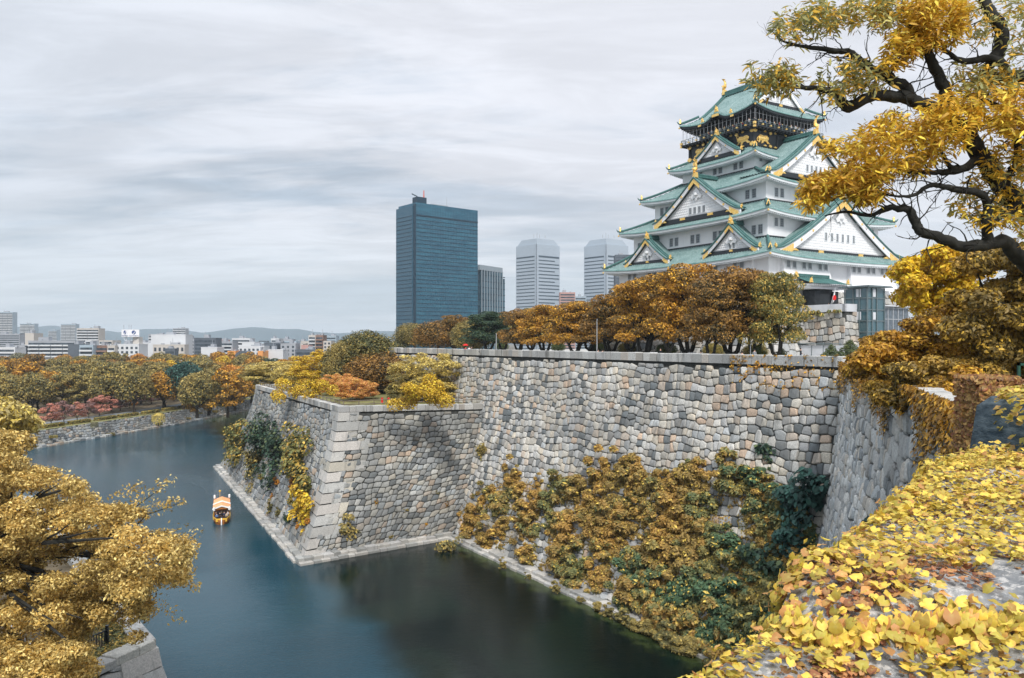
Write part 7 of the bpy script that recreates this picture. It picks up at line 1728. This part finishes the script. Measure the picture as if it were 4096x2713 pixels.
ivy(1700, 'ivy', .024, .044, lambda s, w: -.4 < w < .12, 'ivy leaves curling over the parapet edge', (.01, .07))
# hanging ivy on the step
P = []; Nn = []; A_ = []
for k in range(3600):
    w = rg.uniform(.1, 4.8); s = 5.15 + .30 * w - .75 * mnoise.noise(Vector((w * 1.1, 0, 3)))
    if mnoise.noise(Vector((w * 1.7, 7, 3))) < -.1: continue
    q = surf(s + .15, w); q = q + [0, 0, -rg.random() * .38]; p, t = edge_pt(s)
    q[:2] -= t * (.17 + rg.uniform(0, .12)); P.append(q); Nn.append((-t[0], -t[1], .45)); A_.append((rg.normal(0, .3), rg.normal(0, .3), -1))
me = fast_mesh('ivy', leaf_cloud(np.array(P), np.array(Nn) + rg.normal(0, .25, (len(P), 3)), .037, rg, shape=IV, alongdir=np.array(A_)), len(IV), M['ivy'], faces=IVF, attr=RIM); mobj('ivy', me, kind='stuff', label='yellow ivy hanging down the step of the parapet')
# woody stems of the creeper
m = MB()
for k in range(46):
    s, w = rg.uniform(.3, 8), rg.uniform(-.1, 3.5); pts_ = []; a = rg.uniform(0, 6.28)
    for i in range(7): pts_.append(surf(max(.1, s), max(-.4, w)) + [0, 0, .012]); a += rg.normal(0, .5); s += .12 * math.cos(a); w += .12 * math.sin(a)
    m.tube(pts_, [.009, .009, .008, .007, .006, .005, .003], 5)
M['vine'] = simple('vine_stem', (.17, .09, .07), .85, var=.3); child(m, 'creeper_stems', M['vine'], par)
# dark stone block rising behind, with ivy on top
blk = empty('dark_boulder', (9.75, 12.2, 27.2), label='dark blue-grey boulder with ivy draped top at the right edge', cat='boulder')
m = MB(); rows = []
bc = np.array([9.75, 12.0]); 
for i, (z, k) in enumerate([(26.5, 1.0), (27.8, 1.0), (28.5, .98), (28.9, .95), (29.08, .86), (29.16, .6), (29.18, .05)]):
    row = []
    for j in range(41):
        t = 2 * math.pi * j / 40; r = 1.75 * k / max(abs(math.cos(t)), abs(math.sin(t))) ** .75 * (1 + .06 * mnoise.noise(Vector((math.cos(t) * 2, math.sin(t) * 2, z * 1.5)))); row.append((bc[0] + r * math.cos(t + .35), bc[1] + r * math.sin(t + .35) * 1.15, z + .04 * mnoise.noise(Vector((j * .4, z * 3, 0)))))
    rows.append(row)
m.grid(np.array(rows)); N = NT('dark_boulder_stone'); g = N.gpos(); f = N.noise(N.mapv(g, (1, 1, 3)), 2.5, 5, .65)
M['dboulder'] = N.prin(N.mix(N.rng(f, .35, .65), (.035, .055, .07), (.13, .165, .18)), .85, 0, .3, N.bump(f, .8, .1)); child(m, 'stone', M['dboulder'], blk, smooth=True)
P = []; Nn = []
for k in range(2600):
    t = rg.uniform(0, 6.28); rr_ = math.sqrt(rg.random()); hang = rg.random() < .35 and math.sin(t) < .3
    x, y = bc[0] + 1.75 * rr_ * math.cos(t) * 1.05, bc[1] + 2.0 * rr_ * math.sin(t) * 1.05; z = 29.2 - .12 * rr_ ** 4
    if hang: x, y = bc[0] + 1.95 * math.cos(t), bc[1] + 2.15 * math.sin(t); z = 29.1 - rg.random() ** 2 * (.9 if math.cos(t) < -.2 else .35)
    P.append((x, y, z + rg.uniform(0, .08))); Nn.append((.6 * math.cos(t) * hang, .6 * math.sin(t) * hang, 1))
V = leaf_cloud(np.array(P), np.array(Nn) + rg.normal(0, .3, (len(P), 3)), .05, rg, shape=IV); mobj('ivy', fast_mesh('ivy', V, len(IV), M['ivy'], faces=IVF, attr=RIM), kind='stuff', label='yellow and rust ivy draped over the dark boulder')
P = []; Nn = []
for k in range(5200):
    xx_ = rg.uniform(-.15, pb[0] - pa[0] + .1); zz_ = 29.05 - rg.random() ** 1.3 * 2.6; front = rg.random() < .55; q = (pa[0] + xx_, 15.85 - (29 - zz_) * .03 - rg.uniform(0, .18), zz_) if front else (pa[0] - (29 - zz_) * .035 - rg.uniform(0, .15), rg.uniform(15.8, 16.7), zz_)
    if rg.random() < .25: q = (pa[0] + xx_, rg.uniform(15.8, 16.7), 29.05 + rg.uniform(0, .2))
    P.append(q); Nn.append((-.6, -.6, .6))
mobj('ivy', fast_mesh('ivy', leaf_cloud(np.array(P), np.array(Nn) + rg.normal(0, .3, (len(P), 3)), .055, rg, shape=IV), len(IV), M['ivyrust'], faces=IVF, attr=RIM), kind='stuff', label='brown-red ivy heaped beside the dark boulder')
pa, pb = p2(2268, 900, 16), p2(2335, 900, 16); m = MB(); m.frus(pa[0] - .25, pb[0], 15.6, 16.7, 20, pa[0] + .05, pb[0], 15.9, 16.6, 29.0); m.build('stone_pier', M['stone_dark'], origin=(pa[0], 16, 20), label='narrow shaded stone pier cloaked in rusty ivy beside the dark boulder', cat='pier')
# pale parapet pieces on the bailey beyond
for i, (x, y, D, w, lb) in enumerate([(2050, 868, 52, 2.4, 'pale rough stone block on the side wall where people lean'), (2272, 905, 27, 2.2, 'light grey stone curb by the ivy covered boulder')]):
    p = p2(x, y, D); m = MB(); m.obox(p, (.36, .93), (.93, -.36), w, .5, p[2] - .7, p[2] + .12, bev=.08); m.build('parapet_block', M['coping'], label=lb, cat='stone block')

# ================================================================== BOAT
bq = az(512 * K, 1213 * K, 0.0); boat = empty('sightseeing_boat', bq, rad(20), label='gold and orange roofed sightseeing boat carrying passengers down the moat', cat='boat')
M['bgold'] = simple('boat_gold_paint', (.80, .48, .06), .4, var=.1); M['bwood'] = simple('boat_varnished_wood', (.38, .14, .035), .5, var=.2); M['broof'] = simple('boat_roof_peach', (.82, .38, .17), .6, var=.08)
M['bwhite'] = simple('boat_white', (.85, .85, .84), .6, var=.04); M['binside'] = simple('boat_interior', (.05, .025, .02), .7)
def bpart(mb, name, mat, par=None): o = mb.build(name, M[mat]); o.parent = par or boat; return o
m = MB(); st_ = [(-.1, .5, .85), (.6, 1.25, 1.0), (2.0, 1.5, 1.0), (8.0, 1.5, 1.0), (10, 1.35, 1.1), (10.6, 1.1, 1.2)]; rows = []
for y, hw_, h_ in st_: rows.append([(-hw_, y, h_), (-hw_ * .97, y, h_ * .55), (-hw_ * .8, y + .1, .0), (-hw_ * .4, y + .2, -.3), (hw_ * .4, y + .2, -.3), (hw_ * .8, y + .1, .0), (hw_ * .97, y, h_ * .55), (hw_, y, h_)])
m.grid(np.array(rows)); m.add([rows[0][i] for i in range(8)], [tuple(range(8))]); m.add([rows[-1][i] for i in range(8)], [tuple(range(8))]); bpart(m, 'hull', 'bwood')
m = MB(); 
for sx in (-1, 1): m.poly_ext([(sx * 1.5, 2.0, .62), (sx * 1.5, 8.5, .62), (sx * 1.5, 8.5, 1.15), (sx * 1.5, 2.0, 1.15)], (sx * .07, 0, 0)); m.poly_ext([(sx * 1.5, 2.0, .62), (sx * 1.5, 2.0, 1.15), (sx * .9, .2, 1.1), (sx * .9, .2, .55)], (sx * .07, 0, 0))
m.poly_ext([(-.95, .15, .5), (.95, .15, .5), (.95, .15, 1.1), (-.95, .15, 1.1)], (0, -.08, 0)); bpart(m, 'gold_gunwale', 'bgold')
m = MB(); m.box(-1.4, 1.4, .8, 10, .42, .5); bpart(m, 'deck', 'binside')
m = MB(); m.tube([(0, -.02, 1.2), (0, -.35, .6), (0, -.4, -.1)], [.09, .12, .12], 8); bpart(m, 'bow_post', 'bwhite')
for y0, y1, zr, hw_ in ((4.0, 7.0, 2.55, 1.62), (6.6, 10.2, 2.95, 1.55)):
    m = MB(); m.poly_ext([(-hw_, y0, zr - .3), (0, y0, zr + .25), (hw_, y0, zr - .3), (hw_, y0, zr - .42), (0, y0, zr + .12), (-hw_, y0, zr - .42)], (0, y1 - y0, 0)); rfb = bpart(m, 'roof', 'broof')
    m = MB(); m.poly_ext([(-hw_ - .08, y0 - .06, zr - .36), (0, y0 - .06, zr + .2), (hw_ + .08, y0 - .06, zr - .36), (hw_ + .08, y0 - .06, zr - .62), (0, y0 - .06, zr - .08), (-hw_ - .08, y0 - .06, zr - .62)], (0, .07, 0)); bpart(m, 'gable_trim', 'bwhite', rfb)
m = MB(); m.box(-1.0, 1.0, 4.1, 4.2, 1.95, 2.3); bpart(m, 'front_panel', 'bwood')
for sx in (-1, 1):
    for y in (4.1, 6.9, 10.0): m = MB(); m.box(sx * 1.38 - .05, sx * 1.38 + .05, y - .05, y + .05, .5, 2.4); bpart(m, 'roof_post', 'bwood')
    for y, z in ((3.9, 1.7), (9.8, 2.9)): m = MB(); m.lathe((sx * 1.4, y, z), [(.1, 0), (.2, .12), (.2, .6), (.1, .72)], 8); bpart(m, 'lantern', 'bwhite')
m = MB(); m.tube([(-.4, 9.6, 2.9), (-.4, 9.6, 4.2)], .03, 5); m.ell((-.4, 9.6, 4.35), (.22, .22, .2), 0, 8, 5); bpart(m, 'gold_standard', 'bgold')

boat.scale = (.86, .9, .9)
# the boat's curving wake
N = NT('wake_foam'); g = N.gpos(); uvn = N.noise(N.mapv(g, (.5, 2.0, 1)), 1.6, 5, .7, .6)
b_ = N.n('ShaderNodeBsdfPrincipled', {'Base Color': (.40, .50, .55), 'Roughness': .35}); tr_ = N.n('ShaderNodeBsdfTransparent'); mx_ = N.n('ShaderNodeMixShader', {0: N.rng(uvn, .50, .80, 0, .38), 1: tr_.outputs[0], 2: b_.outputs[0]}); N.t.links.new(mx_.outputs[0], N.out.inputs[0])
wk = [az(x * K, y * K, .02) for x, y in ((505, 1150), (495, 1132), (478, 1118), (455, 1109), (425, 1103), (395, 1100))]; m = MB(); rows = []
for i, p in enumerate(wk):
    d = wk[min(i + 1, 5)] - wk[max(i - 1, 0)]; d /= np.linalg.norm(d); n_ = np.array([-d[1], d[0], 0]); w_ = .8 + i * .75; rows.append([p - n_ * w_, p, p + n_ * w_])
m.grid(np.array(rows)); m.build('wake', N.m, kind='stuff', label='faint curved wake trailing behind the sightseeing boat')
# ================================================================== PEOPLE
SK = simple('skin', (.55, .33, .24), .6, var=.05); HR = simple('black_hair', (.015, .012, .012), .5)
CL = {n: simple('cloth_' + n, c, .85, var=.12) for n, c in {'black': (.018, .02, .025), 'white': (.7, .7, .72), 'grey': (.28, .29, .31), 'navy': (.03, .045, .10), 'red': (.5, .05, .05), 'beige': (.5, .42, .32), 'blue': (.10, .2, .4)}.items()}
def person_mesh(pose='stand'):
    """one continuous body grown from a skeleton; materials by height: trousers, top, skin, hair"""
    hip = .95 if pose == 'stand' else .45; J = [(0, 0, hip), (0, .0, hip + .22), (0, 0, hip + .46), (0, -.01, hip + .56), (0, -.02, hip + .66), (0, -.03, hip + .76)]; R = [(.15, .11), (.13, .10), (.16, .10), (.055, .055), (.085, .09), (.075, .085)]
    E_ = [(0, 1), (1, 2), (2, 3), (3, 4), (4, 5)]
    def addj(p, r, par): J.append(p); R.append((r, r)); E_.append((par, len(J) - 1)); return len(J) - 1
    for sx in (-1, 1):
        if pose == 'stand':
            k = addj((sx * .09, 0, hip - .08), .09, 0); k = addj((sx * .10, -.01, .50), .065, k); k = addj((sx * .11, .01, .10), .045, k); addj((sx * .12, -.14, .05), .04, k)
            a = addj((sx * .2, 0, hip + .43), .055, 2); a = addj((sx * .25, .02, hip + .16), .042, a); a = addj((sx * .16, -.20, hip + .12), .035, a); addj((sx * .10, -.28, hip + .16), .035, a)
        else:
            k = addj((sx * .09, -.05, hip), .09, 0); k = addj((sx * .12, -.44, hip + .03), .065, k); k = addj((sx * .12, -.46, .10), .045, k); addj((sx * .12, -.6, .05), .04, k)
            a = addj((sx * .2, 0, hip + .43), .055, 2); a = addj((sx * .24, -.05, hip + .18), .042, a); addj((sx * .12, -.28, hip + .14), .037, a)
    me = bpy.data.meshes.new('sk'); me.from_pydata(J, E_, []); o = bpy.data.objects.new('sk', me); COL.objects.link(o); bpy.context.view_layer.objects.active = o
    md = o.modifiers.new('s', 'SKIN'); 
    for v, r in zip(me.skin_vertices[0].data, R): v.radius = r
    me.skin_vertices[0].data[0].use_root = True; sb = o.modifiers.new('u', 'SUBSURF'); sb.levels = 1
    bpy.context.view_layer.update(); m2 = bpy.data.meshes.new_from_object(o.evaluated_get(bpy.context.evaluated_depsgraph_get())); bpy.data.objects.remove(o)
    for q in range(4): m2.materials.append(SK)
    for p in m2.polygons:
        c = p.center; hz = c.z - hip
        hand = abs(c.x) < .2 and c.y < -.22 and hz > .02 and hz < .3
        p.material_index = 0 if hz < .04 else 1 if hz < .50 and not hand else 2
        if pose != 'stand' and hz < .12: p.material_index = 0
        if hz > .60 and (c.y > .0 or hz > .78): p.material_index = 3
        if hz > .5 and p.material_index == 1: p.material_index = 2
        p.use_smooth = True
    return m2
PM = {'stand': person_mesh('stand'), 'sit': person_mesh('sit')}
hairm = MB(); hairm.ell((0, .015, .72), (.10, .11, .11), 0, 8, 6); o = hairm.build('hair', HR); hair_me = o.data; bpy.data.objects.remove(o)
def person(p, rz, top, bot, label, pose='stand', s=1.0, group=None, hair='black'):
    o = bpy.data.objects.new('person', PM[pose]); COL.objects.link(o); o.location = tuple(float(q) for q in p); o.rotation_euler = (0, 0, rz); o.scale = (s,) * 3
    for i, mt in enumerate((CL[bot], CL[top], SK, HR)): o.material_slots[i].link = 'OBJECT'; o.material_slots[i].material = mt
    h = mobj('hair', hair_me, o, loc=(0, 0, .95 if pose == 'stand' else .45)); tag(o, label, 'person', group); return o
def pp(px, py_feetless, D, z): q = ap(px, HORY, D); return (q[0], q[1], z)
UZ = 27.25
person(pp(3203, 0, 100, UZ), 1.0, 'black', 'navy', 'man in black shirt and pale cap reading by the low grey wall', s=1.03)
person(pp(3018, 0, 92, UZ), 2.2, 'grey', 'black', 'woman in grey jacket standing near the rightmost tree trunk')
person(pp(2803, 0, 97, UZ), 3.0, 'white', 'white', 'person in white seen from behind at the parapet', 'sit', 1.25)
person(pp(2968, 0, 93, UZ), 2.5, 'white', 'grey', 'seated person in white left of the lamp post', 'sit', 1.2)
person(pp(2642, 0, 103, UZ), .5, 'black', 'red', 'person in black with reddish collar between tree trunks')
person(pp(2392, 0, 112, UZ), 1.2, 'white', 'black', 'left of a seated pair in pale tops at the parapet', 'sit', 1.2)
person(pp(2410, 0, 112, UZ), 2.2, 'red', 'black', 'right of a seated pair at the parapet, in pinkish top', 'sit', 1.2)
person(pp(1877, 0, 132, UZ), .2, 'white', 'black', 'person in white top standing behind the wall left of the ochre trees')
person(pp(1886, 0, 132, UZ), .9, 'black', 'black', 'person in black beside the one in white at far left of the coping')
person(pp(1862, 0, 134, UZ), .9, 'red', 'black', 'person under a red umbrella at the far left of the coping')
person(pp(1918, 0, 128, UZ), 1.4, 'black', 'navy', 'crouching person in black on the coping, left of two', 'sit', 1.15)
person(pp(1930, 0, 128, UZ), 2.0, 'navy', 'black', 'crouching person in navy on the coping, right of two', 'sit', 1.15)
for i, (x, D, t, b) in enumerate([(3655, 50, 'black', 'navy'), (3690, 49, 'white', 'navy'), (3706, 48, 'beige', 'grey')]):
    q = ap(x, HORY, D); person((q[0], q[1], UZ), 1.2 + i * .4, t, b, ['person in dark cap leaning on the pale stone block, leftmost of three', 'person in white shirt, middle of three by the pale stone block', 'person in beige cap, rightmost of three by the pale stone block'][i], s=1.0)
rp = np.random.default_rng(91)
for i in range(7):
    p = kw(-9.8 + i * .75, -24.5 - rp.uniform(0, 2), PZ - .25); c = ['beige', 'white', 'red', 'black', 'white', 'grey', 'blue'][i]
    o = person(p, rp.uniform(0, 6), c, 'black', '', group='visitors at the keep doorway'); uniq(f'visitor in {c} on the platform before the doorway', to_px(p)[0], o, 'visitors at the keep doorway')
for i in range(26):   # visitors behind the top balcony rail
    if i < 13: x, y = -9.2 + rp.uniform(0, .6), -8.6 + i * 1.05
    else: x, y = -8.3 + (i - 13) * 1.2, -8.9 + rp.uniform(0, .5)
    c = ['beige', 'white', 'red', 'grey', 'blue', 'black'][rp.integers(6)]; p = kw(x, y, 69.95); o = person(p, rp.uniform(0, 6), c, 'black', ''); uniq(f'visitor in {c} behind the rail of the top balcony', to_px(p)[0], o, 'visitors on the top balcony')
for i, (x, y, c) in enumerate([(-.85, 1.9, 'blue'), (.9, 2.0, 'beige'), (-.3, 2.7, 'black'), (.45, 3.0, 'navy'), (-1.0, 3.4, 'black'), (1.05, 3.5, 'white'), (0, 5.2, 'beige')]):
    ca, sa = math.cos(rad(20)), math.sin(rad(20)); o = person((bq[0] + (x * ca - y * sa) * .88, bq[1] + (x * sa + y * ca) * .88, .45), 0.0 + .2 * i, c, 'black', '', 'sit', .92); uniq(f'passenger in {c} sitting in the sightseeing boat', to_px(o.location)[0], o, 'boat passengers')
m = MB(); p = pp(1862, 0, 134, UZ); m.lathe((p[0], p[1], UZ + 1.9), [(.5, 0), (.38, .16), (.18, .26), (.02, .3)], 10); m.tube([(p[0], p[1], UZ + 1.1), (p[0], p[1], UZ + 2.25)], .02, 4); o = m.build('umbrella', M['red'], label='small red umbrella at the far left of the upper coping', cat='umbrella')
# lamp posts and signs on the bailey
for i, (x, D, h_) in enumerate([(3002, 95, 2.75), (2388, 116, 6.0), (1985, 133, 4.0)]):
    q = ap(x, HORY, D); m = MB(); m.tube([(0, 0, 0), (0, 0, h_)], [.07, .05], 6); o = m.build('lamp_post', M['bar'], label=['pale slim post before the keep base, nearest of three', 'slim post among the trees left of the keep', 'far slim post by the leftmost bailey trees'][i], cat='post'); o.location = (q[0], q[1], UZ)
for i, x in enumerate([2465, 2615, 2768]):
    q = ap(x, HORY, 100); m = MB(); m.frus(-.45, .45, -.1, .1, 0, -.5, .5, -.04, .04, .95); o = m.build('notice_board', M['lightgrey'], cat='sign'); o.location = (q[0], q[1], UZ + .3); uniq('low white folding notice board behind the parapet', x, o, 'white notice boards behind the parapet')
# green framed board at the right edge
q = ap(4075, HORY, 24); m = MB(); m.box(-.035, .035, -.035, .035, 0, 2.4); m.box(-.035, 1.6, -.035, .035, 2.33, 2.4); M['greenp'] = simple('green_paint', (.015, .06, .04), .5); o = m.build('green_frame', M['greenp'], label='dark green metal frame at the right edge under the tree', cat='frame'); o.location = (q[0], q[1], 26.9)
# ================================================================== HAZE
hz_m = bpy.data.materials.new('haze'); hz_m.use_nodes = True; t_ = hz_m.node_tree; t_.nodes.clear(); ou = t_.nodes.new('ShaderNodeOutputMaterial'); pv = t_.nodes.new('ShaderNodeVolumePrincipled')
pv.inputs['Color'].default_value = (.80, .90, .98, 1); pv.inputs['Density'].default_value = .00011; t_.links.new(pv.outputs[0], ou.inputs['Volume'])
m = MB(); m.box(-9700, 9700, -300, 9700, -6, 200); o = m.build('haze', hz_m, kind='stuff', label='thin pale blue autumn haze over the far city')
# ------------------------------------------------------------------ tell look-alikes apart by their place from the left
ORD = ['first', 'second', 'third', 'fourth', 'fifth', 'sixth', 'seventh', 'eighth', 'ninth', 'tenth', '11th', '12th', '13th', '14th', '15th', '16th', '17th', '18th', '19th', '20th', '21st', '22nd', '23rd', '24th', '25th', '26th', '27th', '28th', '29th', '30th']
for lab, L in lab_used.items():
    L.sort(key=lambda q: q[0])
    if len(L) > 1:
        for i, (px, o) in enumerate(L): o['label'] = f'{lab}, {ORD[min(i, 29)]} from left'
# ------------------------------------------------------------------ every fitting a piece of its own
def split_pieces(o, gap=.03, most=60):
    me = o.data; n = len(me.vertices)
    if me.users > 1 or n == 0: return
    co = np.empty(n * 3); me.vertices.foreach_get('co', co); co = co.reshape(-1, 3); par_ = np.arange(n)
    def find(a):
        while par_[a] != a: par_[a] = par_[par_[a]]; a = par_[a]
        return a
    for p in me.polygons:
        v = p.vertices; r = find(v[0])
        for q in v[1:]: par_[find(q)] = r
    root = np.array([find(i) for i in range(n)]); ids = np.unique(root)
    bb = [(co[root == r].min(0) - gap, co[root == r].max(0) + gap, [r]) for r in ids]
    ch = True
    while ch:
        ch = False
        for i in range(len(bb)):
            for j in range(i + 1, len(bb)):
                if (bb[i][0] <= bb[j][1]).all() and (bb[j][0] <= bb[i][1]).all():
                    bb[i] = (np.minimum(bb[i][0], bb[j][0]), np.maximum(bb[i][1], bb[j][1]), bb[i][2] + bb[j][2]); bb.pop(j); ch = True; break
            if ch: break
    if len(bb) < 2 or len(bb) > most: return
    polys = [tuple(p.vertices) for p in me.polygons]; mi = [p.material_index for p in me.polygons]
    for k, (_, _, rs) in enumerate(bb):
        rs = set(rs); idx = {}; V = []; F = []; MI = []
        for f, mm in zip(polys, mi):
            if root[f[0]] in rs:
                for v in f:
                    if v not in idx: idx[v] = len(V); V.append(tuple(co[v]))
                F.append(tuple(idx[v] for v in f)); MI.append(mm)
        m2 = bpy.data.meshes.new(me.name); m2.from_pydata(V, [], F)
        for mt in me.materials: m2.materials.append(mt)
        m2.polygons.foreach_set('material_index', MI); m2.update()
        if k == 0: first = m2
        else: c = o.copy(); c.data = m2; COL.objects.link(c)
    o.data = first
for o in list(COL.objects):
    if o.type == 'MESH' and o.name.split('.')[0] in ('gold_fitting', 'rail_fitting', 'ridge_end_tile', 'creeper_stems', 'rooftop_plant', 'rooftop_antennas', 'antenna', 'strut', 'light_panel', 'gold_gunwale', 'glass_corner', 'vertical_fins', 'opening', 'door_jambs', 'black_framing', 'hip_ridge', 'floor_band', 'window_band', 'eave_board', 'ridge', 'dark_capping', 'flat_roof', 'rafters_end', 'foot_ledge', 'rail'):
        if o.parent is not None: split_pieces(o)
